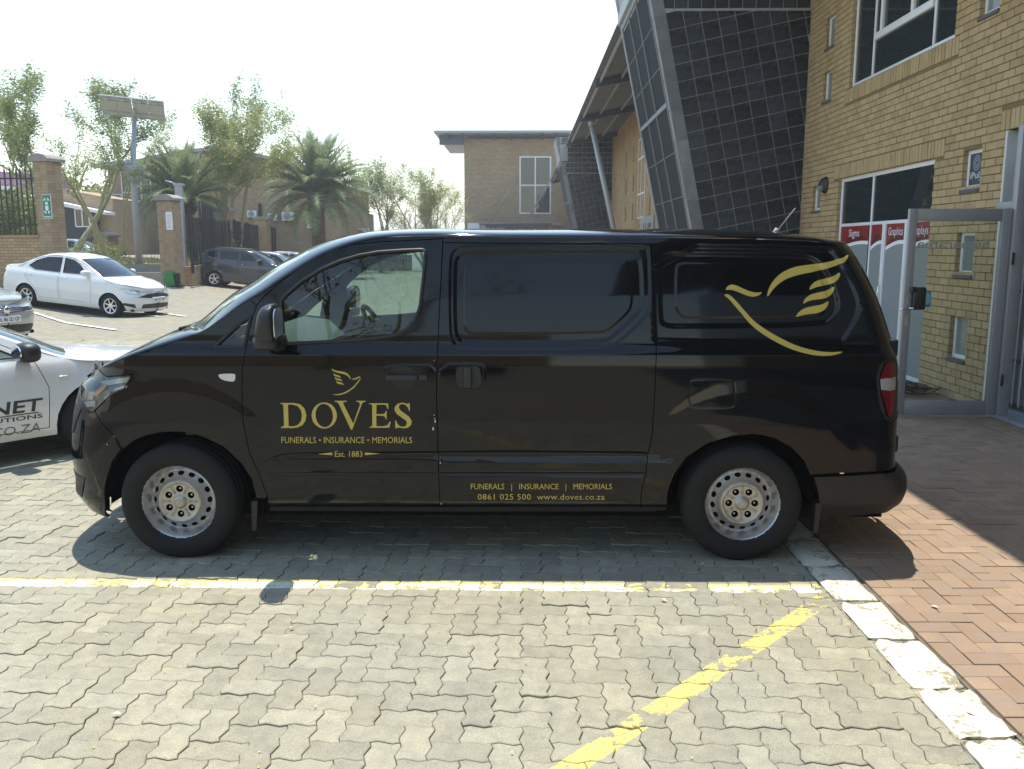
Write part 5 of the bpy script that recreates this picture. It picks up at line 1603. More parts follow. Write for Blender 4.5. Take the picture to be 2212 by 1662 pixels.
def cdt(poly, holes=(), s=.05, lines=(), sb=None):
    sb = sb or s
    loops = [resample(poly, sb)] + [resample(h, sb) for h in holes]
    co = []; ed = []
    for L in loops:
        b = len(co); co += list(L); ed += [(b+i, b+(i+1) % len(L)) for i in range(len(L))]
    for ln in lines:
        st = s
        if isinstance(ln, tuple): ln, st = ln
        L = resample(ln, st, False); L = L[in_poly(L, poly)]
        if len(L) < 2: continue
        b = len(co); co += list(L); ed += [(b+i, b+i+1) for i in range(len(L)-1) if np.linalg.norm(L[i+1]-L[i]) < 1.6*st]
    co = np.array(co); A = np.array([co[a] for a, b in ed]); B = np.array([co[b] for a, b in ed])
    lo, hi = loops[0].min(0), loops[0].max(0)
    gx = np.arange(lo[0], hi[0]+s, s); gy = np.arange(lo[1], hi[1]+s, s*.866)
    G = np.stack(np.meshgrid(gx, gy), -1); G[1::2, :, 0] += s/2; G = G.reshape(-1, 2)
    G = G[in_poly(G, poly)]
    for h in holes:
        if len(G): G = G[~in_poly(G, h)]
    if len(G): G = G[seg_dist(G, A, B) > s*.45]
    pts = [Vector(p) for p in co] + [Vector(p) for p in G]
    v, e, f, *_ = delaunay_2d_cdt(pts, ed, [], 0, 1e-7)
    V = np.array([tuple(p) for p in v]); T = np.array([t for t in f if len(t) == 3])
    c = V[T].mean(1); k = in_poly(c, poly)
    for h in holes: k &= ~in_poly(c, h)
    T = T[k]
    a = V[T]; ar = (a[:, 1, 0]-a[:, 0, 0])*(a[:, 2, 1]-a[:, 0, 1]) - (a[:, 1, 1]-a[:, 0, 1])*(a[:, 2, 0]-a[:, 0, 0])
    T[ar < 0] = T[ar < 0][:, ::-1]
    T = T[np.abs(ar) > 1e-10]
    return V, T

def interp_tab(tab, sig=0.0):
    t = np.array(sorted(tab), float)
    if not sig: return lambda z: np.interp(z, t[:, 0], t[:, 1])
    g = np.linspace(t[0, 0]-.1, t[-1, 0]+.1, 1600); y = np.interp(g, t[:, 0], t[:, 1])
    st = g[1]-g[0]; k = np.arange(-int(4*sig/st)-1, int(4*sig/st)+2)*st; w = np.exp(-.5*(k/sig)**2); w /= w.sum()
    y = np.convolve(np.pad(y, len(k)//2, 'edge'), w, 'valid')[:len(g)]
    return lambda z: np.interp(z, g, y)

class Shell:
    """car side surface: y = +-w(u, z); nose at -x; u runs with x and wraps round nose and tail"""
    def __init__(s, xf, xr, af, ar, W, p=2.5, mods=None):
        s.xf, s.xr, s.af, s.ar, s.W, s.p, s.mods = xf, xr, af, ar, W, p, mods
    def F(s, u, z, mods=True):
        x0, x1 = s.xf(z), s.xr(z); e = 2.0/s.p
        tf = np.clip((x0 + s.af - u)/s.af, 0, 1); tr = np.clip((u - (x1 - s.ar))/s.ar, 0, 1)
        x = np.where(tf > 0, x0 + s.af - s.af*np.sin(tf*np.pi/2)**e, u); x = np.where(tr > 0, x1 - s.ar + s.ar*np.sin(tr*np.pi/2)**e, x)
        fac = np.maximum(np.cos(tf*np.pi/2), 0)**e*np.maximum(np.cos(tr*np.pi/2), 0)**e
        w = s.W(x, z)
        if mods and s.mods is not None: w = w + s.mods(u, z)
        return x, w*fac
    def pos(s, UZ, side, off=0.0):
        u, z = UZ[:, 0], UZ[:, 1]; h = .0015
        def P(a, b): x, w = s.F(a, b); return np.stack([x, side*w, b], -1)
        p = P(u, z); du = P(u+h, z) - P(u-h, z); dz = P(u, z+h) - P(u, z-h)
        n = np.cross(du, dz)*(-side); L = np.linalg.norm(n, axis=1, keepdims=True); n = n/np.maximum(L, 1e-12)
        bad = L[:, 0] < 1e-9
        n[bad] = (0, side, 0)
        off = np.asarray(off, float)
        return p + n*(off[:, None] if off.ndim else off), n

def shell_panel(name, sh, UZ, T, mats, parent, side, off=0.0, thick=.012, rim_mat=None, smooth=True):
    p, n = sh.pos(UZ, side, off)
    T = T if side < 0 else T[:, ::-1]
    V = [p]; N = [n]; Fs = [T]; mi = [np.zeros(len(T), int)]
    if thick:
        E = np.concatenate([T[:, [0, 1]], T[:, [1, 2]], T[:, [2, 0]]]); key = np.sort(E, 1)
        _, inv, cnt = np.unique(key, axis=0, return_inverse=True, return_counts=True)
        Bd = E[cnt[inv.ravel()] == 1]
        a, b = Bd[:, 0], Bd[:, 1]; k = len(Bd); base = len(p)
        pa, pb = p[a], p[b]; qa, qb = pa - n[a]*thick, pb - n[b]*thick
        en = np.cross(pb - pa, n[a]); en /= np.maximum(1e-9, np.linalg.norm(en, axis=1, keepdims=True))
        V += [pa, pb, qb, qa]; N += [en]*4
        i = np.arange(k) + base
        Fs += [np.stack([i+k, i, i+3*k], -1), np.stack([i+k, i+3*k, i+2*k], -1)]; mi += [np.full(2*k, 1 if rim_mat else 0)]
    V = np.concatenate(V); N = np.concatenate(N); Fs = np.concatenate(Fs); mi = np.concatenate(mi)
    ml = [mats] + ([rim_mat] if rim_mat else [])
    return np_mesh(name, V, Fs, ml, parent, smooth, N, mi)

def top_surface(E, C, n=2.5, na=24, fine=6):
    """grid between the two shoulder lines (E: x, w, z) over the centre line (C: x, z)"""
    E = np.array(E, float); C = np.array(C, float)
    t = np.arange(len(E)); tt = np.linspace(0, len(E)-1, (len(E)-1)*fine+1)
    def sp(a):   # Catmull-Rom
        a = np.asarray(a); i = np.minimum(tt.astype(int), len(a)-2); f = tt - i
        p0 = a[np.maximum(i-1, 0)]; p1 = a[i]; p2 = a[i+1]; p3 = a[np.minimum(i+2, len(a)-1)]
        return p1 + .5*f*(p2-p0 + f*(2*p0-5*p1+4*p2-p3 + f*(3*(p1-p2)+p3-p0)))
    ex, ew, ez, cx, cz = sp(E[:, 0]), np.maximum(sp(E[:, 1]), 0), sp(E[:, 2]), sp(C[:, 0]), sp(C[:, 1])
    a = np.linspace(0, np.pi, na+1); co = np.sign(np.cos(a))*np.abs(np.cos(a))**(2/n); si = np.abs(np.sin(a))**(2/n)
    Y = -ew[:, None]*co[None]; b2 = (1 - co**2)[None]
    X = ex[:, None] + (cx-ex)[:, None]*b2; Z = ez[:, None] + (cz-ez)[:, None]*si[None]
    V = np.stack([X, Y, Z], -1)
    return V, tt

def grid_object(name, V, rows, cols, mats, parent, flip=False, thick=0.0, two=False):
    r0, r1 = rows; c0, c1 = cols
    S = V[r0:r1+1, c0:c1+1]; nr, nc = S.shape[:2]
    P = S.reshape(-1, 3)
    i = np.arange(nc-1)[None] + np.arange(nr-1)[:, None]*nc
    Fq = np.stack([i, i+nc, i+nc+1, i+1], -1).reshape(-1, 4)
    if flip: Fq = Fq[:, ::-1]
    return np_mesh(name, P, Fq, mats, parent, True)

# ------------------------------------------------------------------ wheels
def wheel_mesh_disc(prof, holes, R0, s=.012, inner=None):
    n = 60; out = [(R0*math.cos(2*math.pi*i/n), R0*math.sin(2*math.pi*i/n)) for i in range(n)]
    V, T = cdt(out, holes, s, sb=s)
    r = np.hypot(V[:, 0], V[:, 1]); f = interp_tab(prof, .003)
    return V, T, f(r), f
def ellipse(cx, cy, a, b, rot=0, n=14):
    c, s = math.cos(rot), math.sin(rot)
    return [(cx + a*math.cos(t)*c - b*math.sin(t)*s, cy + a*math.cos(t)*s + b*math.sin(t)*c) for t in (2*math.pi*i/n for i in range(n))]

WCACHE = {}
def wheel(parent, x, ysign, yout, z, Rt, width, Rr, style, name='wheel', rot=0.0):
    """outer face at y = yout (towards ysign)"""
    key = (Rt, width, Rr, style)
    if key not in WCACHE:
        ty = MB(); w = width
        ty.lathe([(Rr*.97, .004), (Rr+.006, -.006), (Rr+.02, -.014), ((Rr+Rt)/2, -.020), (Rt-.03, -.012), (Rt-.008, .004), (Rt, .022), (Rt, .045), (Rt-.008, .050), (Rt-.008, .056), (Rt, .061), (Rt, w/2-.008), (Rt-.008, w/2-.004), (Rt-.008, w/2+.004), (Rt, w/2+.008), (Rt, w-.061), (Rt, w-.02), (Rt-.03, w), (Rr, w)], 56, 'Y', sgn=1)
        if style == 'steel':
            prof = [(0, .004), (.033, .006), (.037, .022), (.045, .026), (.103, .022), (.111, .011), (.122, .013), (.130, .034), (.142, .050), (.172, .072), (.183, .076), (.187, .050), (.198, .036), (.204, .012), (.214, .000), (.220, .000)]
            k = Rr/.218; prof = [(r*k, d) for r, d in prof]
            holes = [ellipse(.158*k*math.cos(a), .158*k*math.sin(a), .0185*k, .0118*k, a + math.pi/2, 12) for a in (2*math.pi*i/16 for i in range(16))]
            holes += [ellipse(.074*k*math.cos(a), .074*k*math.sin(a), .0200*k, .0200*k, 0, 14) for a in (2*math.pi*i/6 + .52 for i in range(6))]
            V, T, d, f = wheel_mesh_disc(prof, holes, Rr, .008)
            cap = np.hypot(V[T].mean(1)[:, 0], V[T].mean(1)[:, 1]) < .128*k
        else:
            ns = {'five': 5, 'ten': 7}[style]
            prof = [(0, .010), (Rr*.12, .010), (Rr*.16, .02), (Rr*.25, .022), (Rr*.85, .016), (Rr*.90, .02), (Rr*.95, .005), (Rr, .0)]
            holes = []
            for i in range(ns):
                a = 2*math.pi*i/ns; h = math.pi/ns
                g = .42 if style == 'five' else .50
                in_, ou = Rr*.30, Rr*.84
                pts = [(in_*math.cos(a-h*g*.55), in_*math.sin(a-h*g*.55))] + [(ou*math.cos(a + t*h*g*1.55), ou*math.sin(a + t*h*g*1.55)) for t in (-1, -.5, 0, .5, 1)] + [(in_*math.cos(a+h*g*.55), in_*math.sin(a+h*g*.55))]
                holes.append(pts)
            V, T, d, f = wheel_mesh_disc(prof, holes, Rr, .03)
            cap = np.zeros(len(T), bool)
        P = np.stack([V[:, 0], d, V[:, 1]], -1)
        WCACHE[key] = (ty, P, T, cap, f)
    ty, P, T, cap, f = WCACHE[key]
    sg = -ysign                                     # depth direction: away from ysign
    def place(v): v = np.asarray(v, float); c, s = math.cos(rot), math.sin(rot); return np.stack([x + v[:, 0]*c - v[:, 2]*s, yout + sg*v[:, 1], z + v[:, 0]*s + v[:, 2]*c], -1)
    hb = MB(); hb.lathe([(0, .075), (Rr*.93, .075), (Rr*.97, .02)], 24, 'Y'); hb.v = [tuple(p) for p in place(hb.v)]
    w = hb.build(name, M['dark'], parent)
    t2 = MB(); t2.v = [tuple(p) for p in place(ty.v)]; t2.f = [f_[::-1] if sg > 0 else list(f_) for f_ in ty.f]; t2.m = list(ty.m); t2.s = list(ty.s)
    t2.build('tyre', M['rubber'], w, angle=35)
    V = place(P); TT = T if sg > 0 else T[:, ::-1]
    np_mesh('rim', V, TT, [M['rim'] if style == 'steel' else M['alloy'], M['rimcap']], w, True, None, cap.astype(int)).data.set_sharp_from_angle(angle=R(45))
    if style == 'steel':
        k = Rr/.218; nt = MB()
        for i in range(6):
            nt = MB(); a = 2*math.pi*i/6 + .52; nt.lathe([(.0, .030), (.005, .031), (.009, .036), (.009, .06)], 6, 'Y', (.074*k*math.cos(a), 0, .074*k*math.sin(a)))
            nt.v = [tuple(p) for p in place(nt.v)]; nt.build('wheel_nut', M['chrome'], w)
        for i in range(6):
            a = 2*math.pi*i/6
            for da in (-.05, .05):
                rb = MB()
                p0 = (.052*k*math.cos(a+da*1.6), .0245, .052*k*math.sin(a+da*1.6)); p1 = (.100*k*math.cos(a+da), .0205, .100*k*math.sin(a+da)); rb.tube([p0, p1], .0022, 4); rb.v = [tuple(p) for p in place(rb.v)]; rb.build('hub_rib', M['rim'], w)
        # oval badge on the hub
        n = 18; rb = MB()
        rb.tube([(.024*k*math.cos(t), .0035, .015*k*math.sin(t)) for t in np.linspace(0, 2*math.pi, n+1)], .0015, 4, caps=False)
        rb.v = [tuple(p) for p in place(rb.v)]; bo = rb.build('hub_badge', M['rim'], w)
        rb = MB(); rb.prism([(-.012*k, -.010*k), (-.007*k, -.010*k), (-.004*k, -.002*k), (.004*k, -.001*k), (.002*k, -.011*k), (.007*k, -.011*k), (.012*k, .010*k), (.007*k, .010*k), (.005*k, .002*k), (-.003*k, .001*k), (-.001*k, .011*k), (-.006*k, .011*k)], .002, .005, 'Y')
        rb.v = [tuple(p) for p in place(rb.v)]; rb.build('badge_mark', M['rim'], bo) if False else rb.build('badge_mark', M['rim'], w)
    return w

# ------------------------------------------------------------------ parked cars
def make_car(name, label, cat, loc, heading, spec, group=None):
    """local frame: nose at -x, ground z = 0; heading = world angle of the nose direction"""
    root = thing(name, label, cat, loc, heading - math.pi, group, local=True)
    L, Wd = spec['L'], spec['W']/2
    paint, gl = spec['paint'], spec.get('glass', M['glasscar'])
    zn, zr = spec['znose'], spec['ztail']
    xf = interp_tab([(.15, .10), (.3, .02), (.45, .0), (zn-.12, .015), (zn, .07), (zn+.05, .09), (3, .09)], .02)
    xr = interp_tab([(.15, L-.10), (.3, L-.02), (.5, L), (zr-.2, L-.01), (zr, L-.05), (3, L-.05)], .02)
    wt = interp_tab([(z, k*Wd) for z, k in spec['Wtab']], .02)
    xc = L/2
    fl = [(spec['xw'][0], spec['Rt']), (spec['xw'][1], spec['Rt'])]
    def W(x, z):
        w = wt(z)*(1 - .045*((x-xc)/xc)**2)
        for xw, Rt in fl:
            r = np.hypot(x-xw, z-Rt); w = w + .014*np.clip(1-(r-Rt-.03)/.16, 0, 1)**2*(z < 1.0)
        return w
    sh = Shell(xf, xr, spec.get('af', .55), spec.get('ar', .38), W, 2.4)
    s = spec.get('s', .075)
    top = np.array(spec['top'], float)      # shoulder line u, z from nose to tail
    g = spec['ground']
    def arch(xw, Rt):
        k = Rt + .045; zc = Rt
        a0 = math.asin((g - zc)/k) if abs(g-zc) < k else 0
        return [(xw + k*math.cos(t), zc + k*math.sin(t)) for t in np.linspace(a0, math.pi - a0, 15)]
    poly = [tuple(p) for p in top] + [(L-.02, zr*.9), (L, .5), (L-.02, g)]
    poly += arch(spec['xw'][1], spec['Rt']) + arch(spec['xw'][0], spec['Rt'])
    poly += [(.05, g), (0, .45), (.02, zn-.1)]
    poly = poly[::-1]
    holes = []; doors = []
    for d in spec.get('doors', []): holes.append(d if poly_area(d) > 0 else d[::-1])
    lampf = spec['headlamp']; lampr = spec['taillamp']
    holes += [lampf, lampr]
    wins = [w if poly_area(w) > 0 else w[::-1] for w in spec['windows']]
    dw = [[w for w in wins if in_poly(np.array([np.mean(w, 0)]), d)[0]] for d in holes[:len(spec.get('doors', []))]]
    used = [id(w) for l in dw for w in l]
    body_h = holes + [w for w in wins if id(w) not in used]
    V, T = cdt(poly, body_h, s, sb=s*.8)
    for side in (-1, 1):
        shell_panel('side_panel', sh, V, T, paint, root, side, 0, .02, M['blacktrim'])
    for d, ws in zip(holes, dw):
        dd = inset(d, .006); Vd, Td = cdt(dd, ws, s, sb=s*.8)
        Vb, Tb = cdt(d, ws, .25, sb=.15)
        zb = min(p[1] for p in ws[0]) if ws else .8; xm = max(p[0] for p in d)
        for side in (-1, 1):
            do = shell_panel('door', sh, Vd, Td, paint, root, side, 0, .012, M['blacktrim'])
            shell_panel('door_inner', sh, Vb, Tb, M['dark'], do, side, -.016, 0)
            hx = xm - .22; hz = spec.get('hz', zb - .13)
            xx, ww = sh.F(np.array([hx, hx+.17]), np.array([hz, hz+.012])); hm = MB(); hm.tube([(xx[0], side*(ww[0]+.005), hz), (xx[0]+.03, side*(ww[0]+.03), hz+.003), (xx[1]-.03, side*(ww[1]+.03), hz+.01), (xx[1], side*(ww[1]+.005), hz+.012)], .013, 6)
            hm.build('handle', spec.get('handle', paint), do)
    for w in wins:
        Vw, Tw = cdt(w, [], .12, sb=.06); ring = resample(w, .05)
        for side in (-1, 1):
            wo = shell_panel('side_window', sh, Vw, Tw, gl, root, side, -.008, 0)
            pr, _ = sh.pos(ring, side, .001); sm = MB(); sm.tube(list(map(tuple, pr)) + [tuple(pr[0])], .010, 4, caps=False); sm.build('seal', M['blacktrim'], wo)
    for poly_, mat_, nm in ((lampf, spec.get('lampmat', M['whitelamp']), 'headlight'), (lampr, M['redlamp'], 'tail_light')):
        Vl, Tl = cdt(inset(poly_, .004), [], .05)
        for side in (-1, 1):
            lo = shell_panel(nm, sh, Vl, Tl, mat_, root, side, .002, .01, M['blacktrim'])
            if nm == 'headlight':
                c = np.mean(poly_, 0); Vi, Ti = cdt([(c[0] + .05*math.cos(t), c[1] + .035*math.sin(t)) for t in np.linspace(0, 2*math.pi, 12, endpoint=False)], [], .03); shell_panel('bulb', sh, Vi, Ti, M['chrome'], lo, side, .006, 0)
    for nm, pl, mt, off in spec.get('front', []):
        Vg, Tg = cdt(pl, [], .06)
        for side in (-1, 1): shell_panel(nm, sh, Vg, Tg, mt, root, side, off, .006)
    # top: bonnet, windscreen, roof, rear window, boot
    Ex = []; Cx = []
    for (u, z), (cb, cz) in zip(top, spec['crown']):
        x, w = sh.F(np.array([u]), np.array([z])); Ex.append((x[0], w[0], z)); Cx.append((x[0] - cb, z + cz))
    na = 20; Vt, tt = top_surface(Ex, Cx, 2.4, na, 5)
    for nm, i0, i1, mt in spec['tops']:
        r0, r1 = i0*5, i1*5
        if mt is None:
            po = grid_object(nm, Vt, (r0, r1), (2, na-2), gl if nm != 'windscreen' else spec.get('wglass', M['glassclear']), root)
            grid_object('pillar', Vt, (r0, r1), (0, 2), paint, po); grid_object('pillar', Vt, (r0, r1), (na-2, na), paint, po)
        else: grid_object(nm, Vt, (r0, r1), (0, na), mt, root)
    # floor, wheel wells, cabin
    f = MB(); f.box((.25, -Wd*.82, g), (L-.25, Wd*.82, g+.06)); f.build('floor_pan', M['dark'], root)
    ib = MB(); zb = spec['belt']; x0, x1 = spec['cabin']
    ib.box((x0, -Wd*.72, zb-.15), (x0+.35, Wd*.72, zb-.02)); ib.box((.6, -Wd*.7, .5), (x0, Wd*.7, zb-.12)); ib.box((x1, -Wd*.7, .5), (L-.3, Wd*.7, zb-.1))
    ib.build('dashboard', M['dash'], root)
    for k in spec.get('seats', (x0+1.0, x0+1.85)):
        for y in (-.36, .36):
            st = MB(); st.bbox((k, y-.22, .45), (k+.16, y+.22, zb+.08), .04); st.bbox((k+.03, y-.11, zb+.1), (k+.13, y+.11, zb+.28), .035); st.bbox((k-.45, y-.22, .42), (k+.05, y+.22, .56), .04); st.build('seat', M['seat'], root)
    for xw, Rt in fl:
        for side in (-1, 1):
            ww = MB(); n = 14; k = Rt + .06
            a = [(xw + k*math.cos(t), Rt + k*math.sin(t)) for t in np.linspace(-.3, math.pi+.3, n)]
            yo, yi = side*(Wd*.93), side*(Wd*.45)
            ww.add([(p[0], yo, p[1]) for p in a] + [(p[0], yi, p[1]) for p in a], [[i, i+1, n+i+1, n+i] for i in range(n-1)] + [list(range(n, 2*n))]); ww.build('wheel_arch', M['dark'], root)
            wheel(root, xw, side, side*(Wd*spec.get('track', .965)), Rt, Rt, .19, spec['Rr'], spec['wheelstyle'], rot=random.random()*6)
    if spec.get('mirror'):
        mx, mz = spec['mirror']
        for side in (-1, 1):
            _, w = sh.F(np.array([mx]), np.array([mz])); y = side*(w[0]+.12)
            bm = bmesh.new(); bmesh.ops.create_uvsphere(bm, u_segments=14, v_segments=10, radius=1.0)
            for v in bm.verts: v.co = Vector((np.sign(v.co.x)*abs(v.co.x)**.7*.085, np.sign(v.co.y)*abs(v.co.y)**.7*.12, np.sign(v.co.z)*abs(v.co.z)**.7*.082))
            mm = MB(); mm.bm(bm, 0, Matrix.Translation((mx-.02, y, mz+.05)), True); mm.tube([(mx, side*w[0]*.97, mz-.01), (mx, y, mz+.01)], .03, 6)
            mo = mm.build('door_mirror', spec.get('mirrormat', paint), root)
            gm = MB(); gm.prism([(y + .095*math.cos(t), mz + .05 + .062*math.sin(t)) for t in np.linspace(0, 2*math.pi, 16, endpoint=False)], mx+.058, mx+.070, 'X'); gm.build('mirror_glass', M['chrome'], mo)
    if spec.get('plate'):
        px_, pz, txt = spec['plate']
        pm = MB(); pm.box((px_-.012, -.24, pz-.055), (px_+.04, .24, pz+.055)); pl = pm.build('number_plate', M['white'], root)
        tm = MB(); text_on(tm, txt, (px_-.015, -.21, pz-.035), (0, .42, 0), (0, 0, .07), bold=.01) if False else text_on(tm, txt, (px_-.015, .21, pz-.035), (0, -.42, 0), (0, 0, .07), bold=.01)
        tm.build('plate_lettering', M['ink'], pl)
    return root, sh

def rel(pts, dx=0, dz=0): return [(a+dx, b+dz) for a, b in pts]
P_WHITE = mat_paint('white_car_paint', (.70, .71, .70), 0, .2, .12)
P_SILVER = mat_paint('silver_car_paint', (.42, .44, .45), .35, .2, .16)
P_GREY = mat_paint('grey_car_paint', (.052, .054, .058), .3, .25, .12)
P_RED = mat_paint('red_car_paint', (.26, .012, .012), 0, .2, .1)
def mat_van():
    t = NT('black_van_paint'); P = t.objco()
    sep = t.node('ShaderNodeSeparateXYZ'); t.l.new(P, sep.inputs[0])
    n = t.noise(P, 3.0, 6, 0.7); f = t.noise(P, 90, 3, 0.7); z = t.ramp(sep.outputs[2], .95, .22)
    dust = t.math('MULTIPLY', t.math('MULTIPLY', t.math('POWER', z, 1.6), t.ramp(n, .32, .75)), .05)
    film = t.math('MULTIPLY', t.ramp(t.noise(P, 1.1, 4), .45, .8), .010)
    c = t.mix(t.math('ADD', dust, film), (.0026, .0029, .0042), (.17, .14, .10))
    rr = t.math('ADD', t.math('MULTIPLY', t.math('MULTIPLY', n, f), .10), t.math('ADD', t.math('MULTIPLY', dust, 1.2), .025))
    return t.bsdf(c, rr, 0, .37, 0)
P_BLACK = mat_van()
WT = [(.15, .90), (.3, .97), (.55, 1.0), (.8, .985), (.92, .955), (1.0, .90), (1.45, .685), (1.6, .62)]

SEDAN = dict(L=4.43, W=1.70, paint=P_WHITE, znose=.70, ztail=1.0, Wtab=WT, xw=(.84, 3.44), Rt=.30, Rr=.205, wheelstyle='ten', ground=.20, belt=.98, cabin=(1.25, 3.5),
    top=[(.03, .70), (.25, .80), (.7, .90), (1.12, .99), (1.5, 1.18), (1.92, 1.365), (2.4, 1.435), (2.95, 1.40), (3.4, 1.23), (3.78, 1.07), (4.2, 1.03), (4.40, .96)],
    crown=[(0, .01), (.03, .04), (.05, .05), (.18, .03), (.18, .05), (.12, .06), (0, .06), (-.05, .06), (-.10, .05), (-.12, .04), (0, .03), (0, .01)],
    tops=[('bonnet', 0, 3, P_WHITE), ('windscreen', 3, 5, None), ('roof', 5, 7, P_WHITE), ('rear_window', 7, 9, None), ('boot_lid', 9, 11, P_WHITE)],
    windows=[[(1.60, 1.03), (2.32, 1.015), (2.36, 1.385), (2.06, 1.345), (1.86, 1.25)], [(2.42, 1.015), (3.20, 1.02), (3.42, 1.10), (3.22, 1.25), (2.92, 1.355), (2.46, 1.388)]],
    doors=[[(1.42, .32), (2.36, .32), (2.40, .7), (2.385, 1.405), (2.05, 1.372), (1.80, 1.26), (1.48, 1.06), (1.40, .7)], [(2.40, .32), (3.02, .32), (3.14, .55), (3.46, .82), (3.47, 1.11), (3.26, 1.28), (2.94, 1.377), (2.425, 1.41), (2.435, .7)]],
    headlamp=[(.10, .60), (.45, .655), (.68, .80), (.40, .765), (.14, .70)], taillamp=[(4.12, .75), (4.36, .75), (4.38, .92), (4.05, .93)], handle=M['chrome'], mirror=(1.55, 1.02), hz=.88, plate=(-.01, .52, 'BD 07 GP'),
    front=[('grille', [(.0, .545), (.30, .58), (.18, .66), (.02, .685)], M['blacktrim'], .004), ('lower_intake', [(.0, .29), (.26, .29), (.22, .40), (.0, .42)], M['blacktrim'], .004), ('fog_recess', [(.33, .30), (.52, .36), (.50, .42), (.34, .40)], M['blacktrim'], .004)])
p = atz(182, 676, .05); hd_ = R(-15)
def place_nose_wheel(spec, pxw, pyw, y, heading):
    """world position of the local origin so that the near front wheel stands at the pixel"""
    q = aty(pxw, pyw, y); d = Vector((math.cos(heading), math.sin(heading), 0))     # nose direction
    nrm = Vector((d.y, -d.x, 0))                                                   # local +y for rot = heading - pi is -normal(left)
    return q, d
def put(spec, wx, wy, heading, near=-1):
    """near side wheel contact of the front axle at (wx, wy) -> empty location"""
    a = heading - math.pi; c, s = math.cos(a), math.sin(a)
    best = None
    for side in (-1, 1):
        lx, ly = spec['xw'][0], side*spec['W']/2*.9
        X, Y = lx*c - ly*s, lx*s + ly*c
        if best is None or Y < best[1]: best = (X, Y)
    x, y = wx - best[0], wy - best[1]
    return (x, y, gz(wx, wy))
def car_tilt(root, heading, spec):
    """let a car stand on the sloping yard"""
    a = heading - math.pi; c, s = math.cos(a), math.sin(a); x, y, z = root.location
    P = []
    for lx in spec['xw']:
        X, Y = x + lx*c, y + lx*s; P.append((lx, gz(X, Y)))
    sl = (P[1][1]-P[0][1])/(P[1][0]-P[0][0]); root.rotation_euler = (0, -math.atan(sl), a); root.location.z = P[0][1] - sl*P[0][0] - .004
q = aty(240, 681, 22.0); hd_ = R(-14)
o, _ = make_car('white_saloon_car', 'white saloon car parked in the yard below the green sign pillar', 'car', put(SEDAN, q.x, 22.0, hd_), hd_, SEDAN); car_tilt(o, hd_, SEDAN)

HATCH = dict(L=3.97, W=1.68, paint=P_SILVER, znose=.74, ztail=1.05, Wtab=WT, xw=(.80, 3.26), Rt=.30, Rr=.20, wheelstyle='five', ground=.19, belt=.98, cabin=(1.2, 3.2),
    top=[(.03, .74), (.25, .84), (.7, .93), (1.08, 1.0), (1.45, 1.19), (1.85, 1.375), (2.35, 1.44), (3.0, 1.41), (3.5, 1.30), (3.78, 1.12), (3.93, .98)],
    crown=[(0, .01), (.03, .04), (.05, .05), (.18, .03), (.18, .05), (.12, .06), (0, .06), (0, .06), (-.05, .06), (-.08, .04), (0, .01)],
    tops=[('bonnet', 0, 3, P_SILVER), ('windscreen', 3, 5, None), ('roof', 5, 8, P_SILVER), ('rear_window', 8, 9, None), ('tailgate', 9, 10, P_SILVER)],
    windows=[[(1.55, 1.03), (2.25, 1.015), (2.28, 1.385), (2.02, 1.35), (1.82, 1.25)], [(2.34, 1.015), (3.02, 1.02), (3.28, 1.10), (3.22, 1.30), (2.9, 1.36), (2.38, 1.388)]],
    doors=[[(1.36, .32), (2.28, .32), (2.32, .7), (2.31, 1.41), (2.0, 1.375), (1.75, 1.26), (1.43, 1.06), (1.34, .7)], [(2.32, .32), (2.86, .32), (2.98, .55), (3.26, .82), (3.33, 1.11), (3.27, 1.325), (2.94, 1.385), (2.345, 1.415), (2.355, .7)]],
    headlamp=[(.16, .60), (.45, .625), (.60, .78), (.36, .765), (.18, .72)], taillamp=[(3.70, .75), (3.90, .75), (3.90, .98), (3.68, 1.0)], mirror=(1.5, 1.02), hz=.88, plate=(-.012, .50, 'DL 86 SD GP'),
    front=[('grille', [(.0, .615), (.34, .635), (.34, .70), (.02, .70)], M['blacktrim'], .004), ('lower_intake', [(.0, .24), (.30, .24), (.30, .38), (.0, .40)], M['blacktrim'], .004)])
hd_ = R(-22)
q = aty(70, 690, 15.8)
o, hs = make_car('silver_hatchback', 'silver hatchback nosing in behind the white lettered pickup', 'car', (q.x - math.cos(hd_)*.1, q.y - .6, 0), hd_, HATCH)
# round chrome badge and grille bars
bd = MB()
n = 16; bd.lathe([(.0, -.03), (.05, -.032), (.065, -.02), (.065, 0)], n, 'X', (.02, 0, .665), sgn=-1); bd.build('badge', M['chrome'], o)
for z in (.64, .675):
    bb_ = MB(); bb_.tube([(.012, -.30, z), (-.004, 0, z), (.012, .30, z)], .006, 5); bb_.build('grille_bar', M['chrome'], o)

